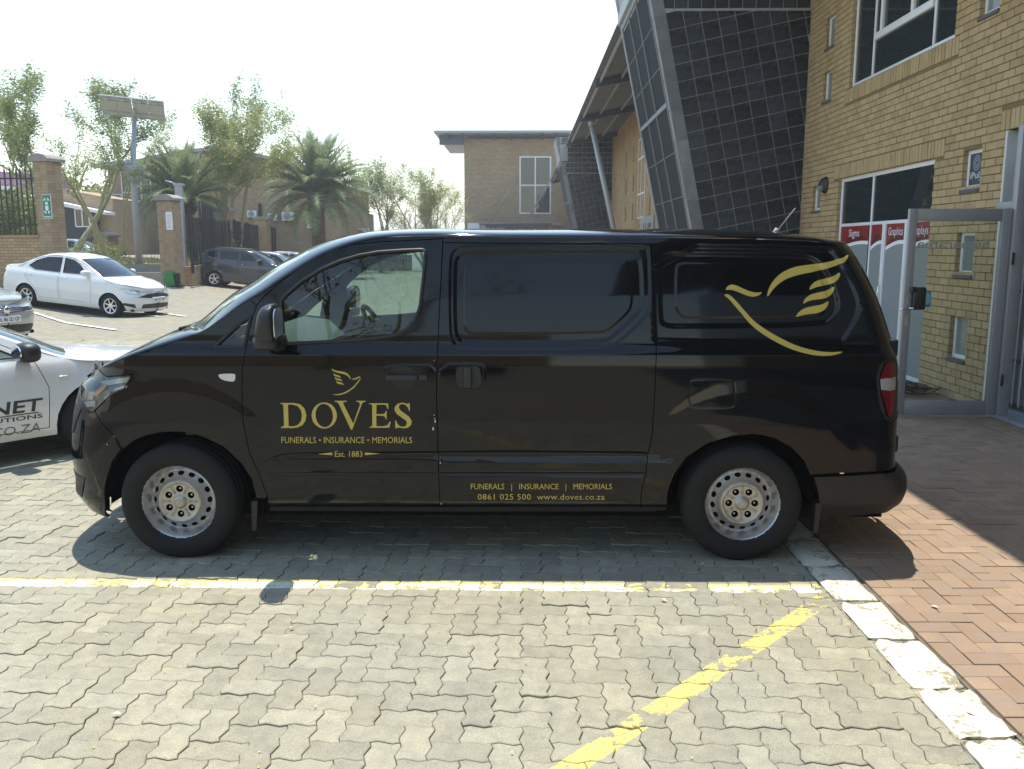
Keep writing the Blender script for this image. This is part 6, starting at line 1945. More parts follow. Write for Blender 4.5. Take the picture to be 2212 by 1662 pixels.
SUV = dict(HATCH); SUV.update(L=4.12, W=1.74, paint=P_GREY, Rt=.315, Rr=.215, xw=(.80, 3.30), ground=.24, znose=.82, ztail=1.15, belt=1.08, cabin=(1.15, 3.3),
    Wtab=[(.15, .92), (.3, .98), (.6, 1.0), (.9, .985), (1.02, .955), (1.1, .91), (1.52, .74), (1.7, .66)],
    top=[(.03, .82), (.25, .93), (.7, 1.02), (1.05, 1.09), (1.45, 1.31), (1.85, 1.48), (2.35, 1.535), (3.0, 1.53), (3.62, 1.46), (3.95, 1.18), (4.08, 1.05)],
    tops=[('bonnet', 0, 3, P_GREY), ('windscreen', 3, 5, None), ('roof', 5, 8, P_GREY), ('rear_window', 8, 9, None), ('tailgate', 9, 10, P_GREY)],
    windows=[[(1.60, 1.12), (2.28, 1.105), (2.30, 1.48), (2.05, 1.45), (1.85, 1.36)], [(2.36, 1.105), (3.08, 1.12), (3.12, 1.47), (2.4, 1.485)], [(3.20, 1.13), (3.62, 1.20), (3.60, 1.40), (3.22, 1.46)]],
    doors=[[(1.36, .36), (2.30, .36), (2.34, .8), (2.335, 1.505), (2.03, 1.475), (1.78, 1.36), (1.45, 1.16), (1.34, .8)], [(2.34, .36), (2.88, .36), (3.0, .6), (3.15, .9), (3.155, 1.49), (2.37, 1.508), (2.375, .8)]],
    headlamp=[(.12, .68), (.50, .73), (.62, .86), (.36, .86), (.14, .80)], taillamp=[(3.84, .90), (4.05, .90), (4.03, 1.12), (3.86, 1.14)], mirror=(1.5, 1.11), hz=.97, plate=(-.012, .52, 'CX 41 GP'), handle=P_GREY, mirrormat=M['blacktrim'])
hd_ = R(4)
q = aty(463, 627, 35.2)
def put_rear(spec, wx, wy, heading):
    a = heading - math.pi; c, s = math.cos(a), math.sin(a); best = None
    for side in (-1, 1):
        lx, ly = spec['xw'][1], side*spec['W']/2*.9; X, Y = lx*c - ly*s, lx*s + ly*c
        if best is None or Y < best[1]: best = (X, Y)
    return (wx - best[0], wy - best[1], gz(wx, wy))
o, _ = make_car('grey_crossover_car', 'dark grey crossover car parked in front of the black gate', 'car', put_rear(SUV, q.x, 35.2, hd_), hd_, SUV); car_tilt(o, hd_, SUV)
for side in (-1, 1):
    rl = MB(); rl.tube([(1.95, side*.60, 1.555), (2.1, side*.60, 1.60), (3.3, side*.60, 1.595), (3.5, side*.60, 1.54)], .02, 6); rl.build('roof_rail', M['blacktrim'], o)
S2 = dict(HATCH); S2['paint'] = P_SILVER
q2 = put_rear(S2, q.x + .35, 38.2, hd_); o, _ = make_car('silver_hatchback', 'silver hatchback just beyond the grey crossover', 'car', q2, hd_, S2); car_tilt(o, hd_, S2)
W2 = dict(HATCH); W2['paint'] = P_WHITE; W2['tops'] = [(a, b, c, P_WHITE if d is not None else None) for a, b, c, d in HATCH['tops']]
q2 = put_rear(W2, q.x + .45, 41.2, hd_); o, _ = make_car('white_hatchback', 'white hatchback farthest along the row beyond the grey crossover', 'car', q2, hd_, W2); car_tilt(o, hd_, W2)
# cars behind the driveway fence
for (px, py, y, sp, nm, lb) in ((132, 532, 46.5, W2, 'white_hatchback', 'white hatchback behind the leaning tree across the driveway'), (165, 532, 45.5, HATCH, 'silver_hatchback', 'silver hatchback behind the driveway fence beside the white one')):
    p = aty(px, py, y); o, _ = make_car(nm, lb, 'car', (p.x + 2.2, y, aty(px, 541, y).z - .9), R(2), dict(sp, s=.12))

# ------------------------------------------------------------------ white lettered pickup beside the van
PICK = dict(HATCH); PICK.update(L=4.2, W=1.68, paint=P_WHITE, s=.04, Rt=.30, Rr=.18, xw=(.80, 3.45), ground=.22, znose=.70, ztail=.95, belt=.95, cabin=(1.25, 2.6),
    top=[(.03, .70), (.25, .80), (.7, .885), (1.12, .955), (1.5, 1.15), (1.90, 1.345), (2.3, 1.405), (2.62, 1.39), (2.80, 1.20), (2.88, 1.0), (3.4, .985), (4.0, .985), (4.17, .95)],
    crown=[(0, .01), (.03, .05), (.05, .07), (.20, .04), (.20, .05), (.12, .06), (0, .06), (0, .06), (-.05, .04), (-.02, .01), (0, .005), (0, .005), (0, .005)],
    tops=[('bonnet', 0, 3, P_WHITE), ('windscreen', 3, 5, None), ('roof', 5, 7, P_WHITE), ('rear_window', 7, 9, None), ('load_cover', 9, 12, P_WHITE)],
    windows=[[(1.48, 1.00), (2.48, .985), (2.50, 1.33), (2.2, 1.345), (1.93, 1.29)]],
    doors=[[(1.30, .30), (2.46, .30), (2.55, .5), (2.56, 1.365), (2.22, 1.375), (1.88, 1.315), (1.50, 1.08), (1.36, .95), (1.28, .7)]],
    headlamp=[(.12, .55), (.45, .58), (.58, .72), (.36, .72), (.14, .66)], taillamp=[(4.0, .6), (4.15, .6), (4.15, .85), (4.0, .85)], mirror=(1.48, 1.02), mirrormat=M['blacktrim'], hz=.85, glass=M['glassclear'], seats=(2.2,), plate=(-.012, .46, 'KX 58 GP'))
for _k in ('top', 'windows', 'doors', 'headlamp', 'taillamp'):
    _f = lambda p: (p[0], .22 + (p[1]-.22)*.87)
    PICK[_k] = [_f(p) for p in PICK[_k]] if _k in ('top', 'headlamp', 'taillamp') else [[_f(p) for p in q] for q in PICK[_k]]
PICK['Wtab'] = [(.22 + (z-.22)*.87, k) for z, k in WT]; PICK['mirror'] = (1.46, .895); PICK['hz'] = .74; PICK['belt'] = .86; PICK['znose'] = .62; PICK['ztail'] = .83
_g = lambda p: (p[0] + (.25 if p[0] > .3 else 0), p[1])
PICK['top'] = [_g(p) for p in PICK['top']]; PICK['windows'] = [[_g(p) for p in q] for q in PICK['windows']]; PICK['doors'] = [[_g(p) for p in q] for q in PICK['doors']]; PICK['taillamp'] = [_g(p) for p in PICK['taillamp']]
PICK['xw'] = (PICK['xw'][0] + .35, PICK['xw'][1] + .25); PICK['L'] += .25; PICK['mirror'] = (1.71, .895); PICK['cabin'] = (1.5, 2.85); PICK['seats'] = (2.45,)
hd_ = R(50)
dpos = Vector((-3.95, 6.98, 0))
a = hd_ - math.pi; c_, s_ = math.cos(a), math.sin(a)
# near side (the one facing the camera): door front edge at dpos
lx, ly = 1.55, PICK['W']/2*.99
cand = []
for sd_ in (-1, 1):
    X_, Y_ = lx*c_ - sd_*ly*s_, lx*s_ + sd_*ly*c_
    cand.append((Y_*math.sin(0) + (Y_*.8 - X_*.4), sd_, X_, Y_))
# pick the side whose outward normal points at the camera
side_near = min((-1, 1), key=lambda sd_: Vector((-sd_*s_, sd_*c_, 0)).dot(Vector((0, 0, 0)) - dpos)*-1)
X_, Y_ = lx*c_ - side_near*ly*s_, lx*s_ + side_near*ly*c_
pk, psh = make_car('white_pickup', 'white pickup with dark lettering on its door parked beside the black van nose', 'pickup', (dpos.x - X_, dpos.y - Y_, -.012), hd_, PICK)
print('pickup near side', side_near)
def car_decal(sh, parent, s, u0, u1, z0, z1, mat, side, name, **kw):
    V, F = text_polys(s, **kw)
    fl = (u0 > u1)
    UZ = np.stack([u0 + (u1-u0)*V[:, 0], z0 + (z1-z0)*V[:, 1]], -1)
    p, n = sh.pos(UZ, side, .003)
    mb = MB(); mb.add(p, [f for f in F]); return mb.build(name, mat, parent)
# reads from rear to nose (the nose is to the right of the reader)
car_decal(psh, pk, 'DATA-NET', 2.63, 1.59, .452, .555, M['ink'], side_near, 'door_lettering', shear=.12, bold=.02)
car_decal(psh, pk, 'NETWORK SOLUTIONS', 2.69, 1.60, .388, .425, M['ink'], side_near, 'door_lettering', bold=.015)
car_decal(psh, pk, 'WWW.DATANET.CO.ZA', 2.99, 1.62, .275, .350, M['inkgrey'], side_near, 'door_lettering', shear=.12)
ln = MB(); p_, _ = psh.pos(np.array([(2.68, .434), (1.63, .434), (1.63, .443), (2.68, .443)]), side_near, .003); ln.add(p_, [[0, 1, 2, 3]]); ln.build('door_rule', M['ink'], pk)
for i, (r0, th) in enumerate(((.34, .016), (.27, .015), (.20, .014), (.14, .012))):
    mb = MB(); n = 24; U = []
    for k in range(n+1):
        t = R(14) + R(95)*k/n; wd = th*math.sin(math.pi*k/n)**.6
        U += [(2.38 - r0*math.cos(t), .60 + (r0-wd)*math.sin(t)*.7), (2.38 - (r0+wd*.3)*math.cos(t), .60 + (r0+wd*.3)*math.sin(t)*.7)]
    p_, _ = psh.pos(np.array(U), side_near, .003); mb.add(p_, [[2*k, 2*k+1, 2*k+3, 2*k+2] for k in range(n)]); mb.build('door_arc', M['inkgrey'], pk)
rp = MB(); p_, n_ = psh.pos(np.array([(1.41, .70)]), side_near, 0); rp.bbox((p_[0][0]-.035, p_[0][1]-.012, .685), (p_[0][0]+.035, p_[0][1]+.012, .72), .008); rp.build('side_repeater', M['whitelamp'], pk)

# ------------------------------------------------------------------ the black van
VY = 5.64
def van():
    root = thing('black_panel_van', 'black panel van with gold lettering and a gold dove on its side', 'van', (0, VY, 0), 0, None, local=True)
    def Lx(px, py, y): p = aty(px, py, y); return p.x, p.z
    # nose and tail profiles from the outline
    nose = [(178, 827), (171, 850), (163, 894), (159, 931), (155, 974), (158, 992), (162, 1012), (167, 1036), (163, 1053), (168, 1071), (184, 1095), (206, 1111)]
    tf = [(Lx(a, b, 4.97)[1], Lx(a, b, 4.97)[0] - .117) for a, b in nose]; tf += [(1.02, tf[0][1] + .05), (1.1, tf[0][1] + .09), (2.2, tf[0][1] + .09)]
    xf = interp_tab(tf, .012)
    tail = [(1832, 517), (1849, 532), (1863, 554), (1876, 582), (1890, 612), (1904, 648), (1915, 686), (1922, 716), (1930, 745), (1938, 780), (1940, 830), (1938, 880), (1935, 930), (1932, 990), (1932, 1008), (1952, 1016), (1959, 1031), (1959, 1057), (1950, 1083), (1930, 1100)]
    tr = [(Lx(a, b, 4.84)[1], Lx(a, b, 4.84)[0] + .093) for a, b in tail]
    tr += [(tr[0][0] + .06, tr[0][1] - .10), (2.2, tr[0][1] - .3), (.2, tr[-1][1] - .12)]
    xr = interp_tab(tr, .010)
    wt = interp_tab([(.20, .885), (.27, .905), (.33, .930), (.40, .941), (.51, .947), (.575, .948), (.65, .951), (.8, .956), (1.0, .955), (1.13, .951), (1.195, .944), (1.24, .919), (1.3, .911), (1.5, .879), (1.7, .839), (1.80, .815), (1.86, .795), (2.0, .75)], .009)
    XW = (-1.961, 1.253); RT = .335
    def W(x, z):
        w = wt(z)*(1 - .012*((x+.2)/2.6)**2)
        for xw in XW:
            r = np.hypot(x-xw, z-RT); q = np.clip((.72-r)/.085, 0, 1); w = w + .0065*q*q*(3-2*q)*np.clip((z-.60)/.25, 0, 1); t = np.clip((r-.40)/.30, 0, 1); w = w + .008*(1-t)**2*(1+2*t)
        return w
    base = Shell(xf, xr, .55, .25, W, 2.5)
    # pixel -> (u, z) on the near side
    def inv(pts, it=14):
        pts = np.asarray(pts, float); g = np.array([Lx(a, b, 4.72) for a, b in pts])
        uz = g.copy(); uz[:, 0] = np.clip(uz[:, 0], -2.70, 2.30)
        def pr(q):
            x, w = base.F(q[:, 0], q[:, 1]); return proj(np.stack([x, VY - w, q[:, 1]], -1))
        for _ in range(it):
            e = pr(uz) - pts; h = 2e-3
            J0 = (pr(uz + [h, 0]) - pr(uz - [h, 0]))/(2*h); J1 = (pr(uz + [0, h]) - pr(uz - [0, h]))/(2*h)
            det = J0[:, 0]*J1[:, 1] - J0[:, 1]*J1[:, 0]; det = np.where(np.abs(det) < 2e3, 2e3*np.sign(det + 1e-9), det)
            du = (e[:, 0]*J1[:, 1] - e[:, 1]*J1[:, 0])/det; dz = (J0[:, 0]*e[:, 1] - J0[:, 1]*e[:, 0])/det
            uz[:, 0] -= np.clip(du, -.08, .08); uz[:, 1] -= np.clip(dz, -.08, .08)
            uz[:, 0] = np.clip(uz[:, 0], xf(uz[:, 1]) + .01, xr(uz[:, 1]) - .005)
        return uz
    def pz(pts, k=1.0, ox=0, oy=0): return inv([(ox + k*a, oy + k*b) for a, b in pts])
    def ccw(p):
        p = [tuple(q) for q in p]; return p if poly_area(p) > 0 else p[::-1]
    zA = lambda pts: pz(pts, .2744, 404.6, 485.6)             # close-ups the outlines were read from
    def zB(pts): return inv([(910.4 + .25914*a, 485.6 + .25914*b) for a, b in pts])
    def zC(pts): return inv([(1382.5 + .2744*a, 472.1 + .2744*b) for a, b in pts])
    def zD(pts): return inv([(539.5 + .2232*a, 762 + .2232*b) for a, b in pts])
    # pressings
    O2 = ccw(smooth_poly(zB([(280, 860), (278, 330), (310, 255), (400, 233), (1700, 218), (1790, 240), (1832, 310), (1843, 690), (1790, 755), (1600, 935), (1510, 978), (350, 990), (300, 945)]), 1))
    O3 = ccw(smooth_poly(zB([(355, 840), (357, 370), (385, 322), (460, 312), (1690, 300), (1740, 330), (1755, 480), (1757, 680), (1700, 760), (1560, 880), (1480, 903), (420, 912), (375, 890)]), 1))
    O1 = ccw(smooth_poly(zB([(236, 900), (238, 280), (275, 205), (370, 172), (1880, 158), (1900, 300), (1908, 700), (1850, 790), (1640, 985), (1540, 1030), (360, 1040), (270, 1000)]), 1))
    R1 = ccw(smooth_poly(zC([(282, 690), (285, 400), (305, 362), (370, 350), (1320, 372), (1400, 425), (1465, 560), (1490, 660), (1460, 735), (1410, 772), (380, 785), (315, 765)]), 1))
    R2 = ccw(smooth_poly(zC([(160, 800), (160, 330), (210, 285), (340, 278), (1300, 292), (1405, 335), (1475, 425), (1540, 560), (1568, 690), (1535, 765), (1440, 840), (300, 852), (200, 845)]), 1))
    R3 = ccw(smooth_poly(zC([(110, 940), (105, 215), (1480, 235), (1570, 290), (1685, 480), (1725, 600), (1735, 690), (1690, 815), (1600, 955), (1560, 972), (140, 966)]), 1))
    MO = ccw(inv([(571, 998), (585, 990), (607, 982), (650, 979), (945, 976), (1100, 974), (1384, 977), (1430, 983), (1452, 996), (1437, 1000.5), (1384, 1001), (945, 1002), (640, 1002)]))
    MOz1 = lambda u: np.interp(u, [-1.55, -1.4, 1.0], [.585, .64, .645]); MOz0 = .577
    FLAP = ccw(smooth_poly(inv([(1489, 836), (1490, 824), (1500, 820), (1578, 820), (1587, 828), (1588, 872), (1580, 882), (1496, 882), (1488, 872)]), 1))
    HND = ccw(smooth_poly(zD([(1300, 180), (1330, 125), (1560, 118), (1810, 118), (1812, 370), (1560, 382), (1340, 378), (1305, 320)]), 1))
    HR = ccw(smooth_poly(zD([(1345, 200), (1375, 145), (1450, 132), (1550, 138), (1602, 190), (1600, 300), (1560, 350), (1440, 357), (1370, 335), (1345, 290)]), 1))
    SR = ccw(smooth_poly(inv([(984, 800), (990, 791), (1030, 790), (1038, 797), (1039, 832), (1032, 840), (992, 840), (985, 832)]), 1))
    SR2 = ccw(smooth_poly(inv([(948, 786), (1036, 785), (1047, 793), (1049, 834), (1040, 845), (949, 846)]), 1))
    def sstep(d, w): t = np.clip(d/w*.5 + .5, 0, 1); return t*t*(3-2*t)
    def mods(u, z):
        u = np.asarray(u, float); z = np.asarray(z, float); P = np.stack(np.broadcast_arrays(u, z), -1).reshape(-1, 2)
        m = np.zeros(len(P))
        def bb(poly, pad=.05):
            q = np.asarray(poly); return (P[:, 0] > q[:, 0].min()-pad) & (P[:, 0] < q[:, 0].max()+pad) & (P[:, 1] > q[:, 1].min()-pad) & (P[:, 1] < q[:, 1].max()+pad)
        for poly, dep, wd in ((O1, -.006, .009), (O2, -.011, .011), (O3, .006, .007), (R3, -.008, .016), (R2, -.007, .014), (R1, .006, .007), (HND, .003, .008), (SR2, .003, .008), ):
            k = bb(poly)
            if k.any(): m[k] += dep*sstep(poly_sdf(P[k], poly), wd)
        k = bb(MO)
        if k.any():
            q = P[k]; t = np.clip((q[:, 1]-MOz0)/(MOz1(q[:, 0])-MOz0), 0, 1); m[k] -= .020*t*sstep(poly_sdf(q, MO)-.002, .006)
        k = bb(FLAP, .02)
        if k.any(): m[k] -= .0007*np.exp(-(poly_sdf(P[k], FLAP)/.0035)**2)
        # seam above the sill and sliding door rail on the rear quarter
        k = (P[:, 0] > -1.45) & (P[:, 0] < .98); m[k] -= .003*np.exp(-((P[k, 1]-.512)/.004)**2)
        return m.reshape(np.broadcast(u, z).shape)
    sh = Shell(xf, xr, .55, .25, W, 2.5, mods)

    L1 = [(554, 661), (546, 683), (539, 705), (530, 760), (524, 787), (523, 815), (523, 875), (526, 915), (539.6, 981), (559, 1023), (577, 1070), (580, 1094)]
    L2 = [(957, 516), (949, 678), (946.3, 733), (944, 787), (943, 877), (945, 918), (947, 1008), (951, 1093)]
    L3 = [(1407, 527), (1414, 667), (1417, 745), (1416, 810), (1413, 874), (1409, 936), (1400, 983), (1395, 1024), (1385, 1063), (1384, 1094)]
    DT = [(554, 661), (569, 642), (610, 606), (665, 568), (720, 541), (761, 529), (816, 523), (871, 520.5), (957, 516)]
    HLp = [(184, 817), (230, 814), (286, 810), (284, 821.5), (269.6, 839.7), (243, 848), (223, 870), (204.7, 888), (198.6, 892), (184, 886), (178, 872), (177, 852), (180, 832)]
    FA = [(263.5, 971.6), (284, 955.4), (310, 943), (345, 935), (381.6, 932.7), (415, 937), (443, 946), (482, 965), (520, 1000), (543.5, 1034.8), (553, 1073)]
    FB = [(263.5, 971.6), (243, 998), (232, 1032.5), (227, 1073), (227, 1109.6), (237, 1119)]
    RA = [(1443, 1063), (1455, 1028), (1484, 988), (1527, 959), (1585, 941.5), (1634.5, 938.6), (1672, 947), (1710, 967.5), (1739, 999), (1751, 1028)]
    EP = [(190, 813), (202, 803), (226, 791), (262, 777), (330, 754), (400, 731), (440, 714), (478, 688), (514, 663), (540, 647), (566, 632), (613, 601), (679, 560), (734, 535.5), (789, 519.5), (843, 512), (900, 509.5), (956, 509), (1100, 512), (1400, 513), (1600, 515), (1740, 520), (1790, 525)]
    E = inv(EP)
    zlip = E[0, 1]
    nose_top = [(float(xf(zlip)) + .001, zlip + .004)]
    zrr = E[-1, 1] - .012
    rear_line = [(float(xr(z)) - .001, z) for z in np.linspace(zrr, .545, 14)]
    nose_line = [(float(xf(z)) + .001, z) for z in np.linspace(.27, zlip, 12)]
    i = lambda p: [tuple(q) for q in inv(p)]
    e = [tuple(q) for q in E]
    hl, fa, fb, ra, l1, l2, l3, dt = i(HLp), i(FA), i(FB), i(RA), i(L1), i(L2), i(L3), i(DT)
    k10 = 9
    door = ccw(dt + l2[1:] + l1[::-1][:-1])
    slide = ccw(i([(957, 524.5), (1100, 526), (1250, 526.5)]) + l3 + i([(1160, 1094)]) + [l2[-1]] + l2[::-1][1:-1])
    fender = ccw(hl[2:8] + i([(249, 945)]) + fa + i([(556, 1077), (575, 1078)]) + l1[::-1][1:] + [e[9]] + e[:9][::-1] + [hl[0], hl[1]])
    fascia = ccw(nose_line + [e[0]] + [hl[0]] + hl[::-1][:5] + [hl[7]] + i([(249, 945)]) + fb)
    side = ccw(e[9:] + rear_line + i([(1928, 1014), (1850, 1021), (1757, 1026)]) + ra[::-1] + i([(1440, 1094)]) + [l3[-1]] + l3[::-1][1:] + i([(1250, 526.5), (1100, 526), (957, 524.5)]) + dt[::-1])
    rbump = ccw(i([(1758, 1031), (1850, 1027), (1928, 1020)]) + [(float(xr(.535)) - .001, .535), (float(xr(.45)) - .001, .45), (float(xr(.34)) - .001, .34), (float(xr(.27)) - .02, .265)] + i([(1889, 1111), (1788, 1121), (1782, 1129), (1772, 1110), (1766, 1060)]))
    rock = ccw(i([(582, 1097.5), (760, 1097.5), (1000, 1097.5), (1384, 1097.5), (1439, 1097.5), (1441, 1106), (1400, 1109), (1000, 1109), (580, 1108)]))
    win = ccw(zA([(738, 600), (780, 548), (900, 445), (1050, 352), (1200, 288), (1350, 243), (1500, 217), (1700, 203), (1850, 197), (1876, 212), (1874, 300), (1850, 500), (1835, 640), (1802, 738), (1740, 818), (1650, 868), (1500, 893), (1300, 913), (1000, 928), (762, 938), (750, 800)]))
    qwin = ccw(zA([(215, 962), (440, 962), (455, 930), (480, 820), (505, 725), (470, 735), (400, 790), (300, 880)]))
    tl = ccw(i([(1911, 786), (1930, 778), (1934, 820), (1932, 870), (1926, 905), (1915, 898), (1903, 856), (1900, 820), (1905, 800)]))
    tls = ccw(i([(1905, 782), (1931, 771), (1936, 820), (1934, 875), (1927, 915), (1912, 908), (1896, 858), (1892, 815)]))
    qf = sh
    G = .0026
    def add(name, poly, holes=(), mat=P_BLACK, s=.03, lines=(), thick=.014, off=0.0, parent=root, rim=M['blacktrim'], gap=G, inner=True, hin=True):
        p = inset(poly, gap) if gap else poly
        V, T = cdt(p, holes, s, lines, sb=s*.7)
        for sd in (-1, 1):
            o = shell_panel(name, sh, V, T, mat, parent, sd, off, thick, rim)
            if inner and sd:
                V2, T2 = cdt(poly, holes, .10, sb=.06); shell_panel('inner_skin', base, V2, T2, M['dark'], o, sd, -.040, 0)
        return o
    def loops(items):
        out = []
        for p, w in items:
            for f in (-1.08, -.55, 0, .55, 1.08):
                q = inset([tuple(a) for a in p], w*f); out.append((q + q[:1], .012))
        return out
    creas = loops(((O1, .010), (O2, .012), (O3, .008), (SR2, .008)))
    cre2 = loops(((R1, .008), (R2, .016), (R3, .018), (FLAP, .0075)))
    creD = loops(((HND, .008),)); creM = loops(((MO, .006),))
    bandl = [[(-2.0, z), (2.2, z)] for z in (1.18, 1.195, 1.207, 1.22, 1.232, 1.245, 1.26, .508, .512, .516)]
    hole_q = [list(map(tuple, inset(HR, -.0005)))]
    add('front_fascia', fascia, s=.035)
    add('front_wing', fender, [qwin], s=.028, lines=bandl)
    add('front_door', door, [win, HR], s=.026, lines=bandl + creD + creM)
    add('sliding_door', slide, [SR], s=.024, lines=creas + bandl + creM)
    add('body_side', side, [tls], s=.026, lines=cre2 + bandl[:7])
    for q, dep in ((HR, .034), (SR, .026)):
        V, T = cdt(q, [], .006); d = poly_sdf(V, q)
        for sd in (-1, 1): shell_panel('handle_recess', base, V, T, M['mirrorplastic'], root, sd, .002 - dep*sstep(d - .009, .018), 0)
    add('rear_bumper', rbump, mat=M['blacktrim'], s=.03)
    add('sill', rock, mat=M['blacktrim'], s=.05, off=-.012, inner=False)
    add('lamp_surround', tls, [tl], mat=M['blacktrim'], s=.03, off=-.004, inner=False)
    # tail lamps: red with a clear band
    band = [p for p in tl]
    V, T = cdt(inset(tl, .002), [], .02)
    zc = np.array([q[1] for q in inv([(1918, 818), (1918, 842)])])
    for sd in (-1, 1):
        p, n = sh.pos(V, sd, .004); Tm = T if sd < 0 else T[:, ::-1]; cz = V[T][:, :, 1].mean(1)
        np_mesh('tail_light', p, Tm, [M['redlamp'], M['dimlamp']], root, True, n, ((cz < zc[0]) & (cz > zc[1])).astype(int))
    # headlamps: clear cover over a chrome bowl with an amber bar
    V, T = cdt(inset(ccw(hl), .003), [], .018)
    for sd in (-1, 1):
        ho = shell_panel('headlight', sh, V, T, M['lampbowl'], root, sd, -.018, 0)
        shell_panel('cover', sh, V, T, M['lampcover'], ho, sd, .001, .018, M['blacktrim'])
        for px, mt, nm in (([(196, 853), (222, 826), (230, 830), (205, 857)], M['amber'], 'indicator'), ([(178, 868), (202, 866), (203, 878), (184, 880)], M['whitelamp'], 'main_beam'), ([(190, 846), (186, 862), (196, 864), (200, 846)], M['whitelamp'], 'reflector'), ([(226, 868), (252, 845), (276, 836), (270, 832), (246, 840), (222, 860)], M['whitelamp'], 'trim'), ([(210, 824), (278, 815), (272, 826), (232, 832)], M['whitelamp'], 'trim')):  # chrome shine is painted as plain white on beam, reflector and trims
            q = ccw(inv(px)); V2, T2 = cdt(q, [], .02); shell_panel(nm, sh, V2, T2, mt, ho, sd, -.010, 0)
    for nm, pts, mt in (('grille', [(.0, .68), (.30, .70), (.36, .86), (.0, .90)], M['blacktrim']), ('lower_intake', [(.0, .33), (.36, .33), (.40, .46), (.0, .48)], M['blacktrim'])):
        q = ccw([(float(xf(z)) + .001 + a, z) for a, z in pts]); V, T = cdt(q, [], .05)
        for sd in (-1, 1): shell_panel(nm, sh, V, T, mt, root, sd, .004, .006)
    q = ccw([(float(xr(z)) - .001 - a, z) for a, z in ((.0, 1.22), (.15, 1.22), (.165, 1.45), (.17, 1.66), (.0, 1.70))]); V, T = cdt(q, [], .05)
    for sd in (-1, 1): shell_panel('rear_window', base, V, T, M['glasscar'], root, sd, .004, .006)
    # glazing
    for poly, nm in ((win, 'door_window'), (qwin, 'quarter_window')):
        V, T = cdt(poly, [], .06)
        ring = resample(smooth_poly(poly, 1) if nm == 'x' else poly, .03)
        for sd in (-1, 1):
            go = shell_panel(nm, base, V, T, M['glassvan'], root, sd, -.010, 0)
            p, n = base.pos(ring, sd, -.002); sm = MB(); sm.tube([tuple(q) for q in p] + [tuple(p[0])], .011, 5, caps=False); sm.build('seal', M['blacktrim'], go)
    # bonnet, windscreen, roof, rear top
    Ex = []; Cx = []
    x, w = base.F(E[:, 0], E[:, 1])
    Ex.append((float(xf(zlip)) + .0005, .0, zlip)); Cx.append((float(xf(zlip)) + .0005, zlip + .002))
    C0 = {0: (.0, .006), 1: (-.0, .02), 2: (.01, .035), 3: (.05, .05), 4: (.10, .06), 5: (.16, .05), 6: (.28, .0), 7: (.28, .01), 8: (.27, .03), 9: (.26, .04), 10: (.25, .045), 11: (.23, .055), 12: (.19, .06), 13: (.15, .06), 14: (.10, .058), 15: (.04, .054), 16: (0, .052), 17: (0, .052), 18: (0, .056), 19: (0, .062), 20: (0, .062), 21: (0, .056), 22: (0, .048)}
    for k in range(len(E)):
        Ex.append((x[k], w[k], E[k, 1])); Cx.append((x[k] - C0[k][0], E[k, 1] + C0[k][1]))
    for f in (.35, .7, 1.0):
        u = E[-1, 0] + (float(xr(zrr)) - .001 - E[-1, 0])*f; z = E[-1, 1] + (zrr - E[-1, 1])*f; xx, ww = base.F(np.array([u]), np.array([z]))
        Ex.append((xx[0], ww[0], z)); Cx.append((xx[0], z + .045*(1-f) + .002))
    na = 32; Vt, tt = top_surface(Ex, Cx, 2.15, na, 4)
    grid_object('bonnet', Vt, (0, 7*4), (0, na), P_BLACK, root)
    ws = grid_object('windscreen', Vt, (7*4+1, 13*4), (6, na-6), M['glassvan'], root)
    for c0, c1 in ((0, 6), (na-6, na)): grid_object('pillar', Vt, (7*4, 13*4), (c0, c1), P_BLACK, ws)
    grid_object('cowl', Vt, (7*4, 7*4+1), (6, na-6), M['blacktrim'], ws)
    grid_object('roof', Vt, (13*4, len(tt)-1), (0, na), P_BLACK, root)
    # wipers peeping over the bonnet edge
    wp = MB()
    for y0, y1 in ((-.62, .0), (.05, .66)):
        a = Vt[7*4]; 
        wp.tube([(-2.02, y0, 1.30), (-1.98, (y0+y1)/2, 1.318), (-2.05, y1, 1.30)], .010, 6)
    cw = aty(440, 708, VY-.70); wp.tube([(cw.x-.06, -.74, cw.z-.03), (cw.x+.0, -.70, cw.z+.002), (cw.x+.05, -.64, cw.z-.015)], .012, 6)
    wp.build('wiper', M['blacktrim'], root)
    # floor, wheel wells, bulkhead, interior
    f = MB(); f.box((-2.3, -.80, .22), (2.1, .80, .30)); f.box((-2.62, -.62, .27), (-2.3, .62, .5)); f.box((2.1, -.74, .32), (2.20, .74, .46)); f.box((2.20, -.55, .33), (2.27, .55, .46)); f.build('floor_pan', M['dark'], root)  # end boxes added to block sun leaking past the bumpers
    for xw in XW:
        for sd in (-1, 1):
            ww = MB(); n = 16; k = .405; a = [(xw + k*math.cos(t), RT + k*math.sin(t)) for t in np.linspace(-.05, math.pi+.05, n)]
            ww.add([(p[0], sd*.905, p[1]) for p in a] + [(p[0], sd*.50, p[1]) for p in a], [[j, j+1, n+j+1, n+j] for j in range(n-1)] + [list(range(n, 2*n))]); ww.build('wheel_arch', M['dark'], root)
            wheel(root, xw, sd, sd*.938, RT, RT + .003, .215, .218, 'steel', rot=(.0 if xw < 0 else .52))
            fl = MB(); mx = xw + .395 + (.02 if xw < 0 else .02); fl.prism([(mx, .34), (mx + .035, .34), (mx + .02, .165), (mx - .005, .165)], sd*.93, sd*.70, 'Y'); fl.build('mud_flap', M['blacktrim'], root)
    bh = MB(); bh.box((-.32, -.78, .3), (-.28, .78, 1.75)); bh.build('bulkhead', M['seat'], root)
    ds = MB(); prof = [(-1.95, 1.16), (-1.62, 1.27), (-1.42, 1.25), (-1.30, 1.15), (-1.28, .95), (-1.40, .72), (-1.95, .7)]
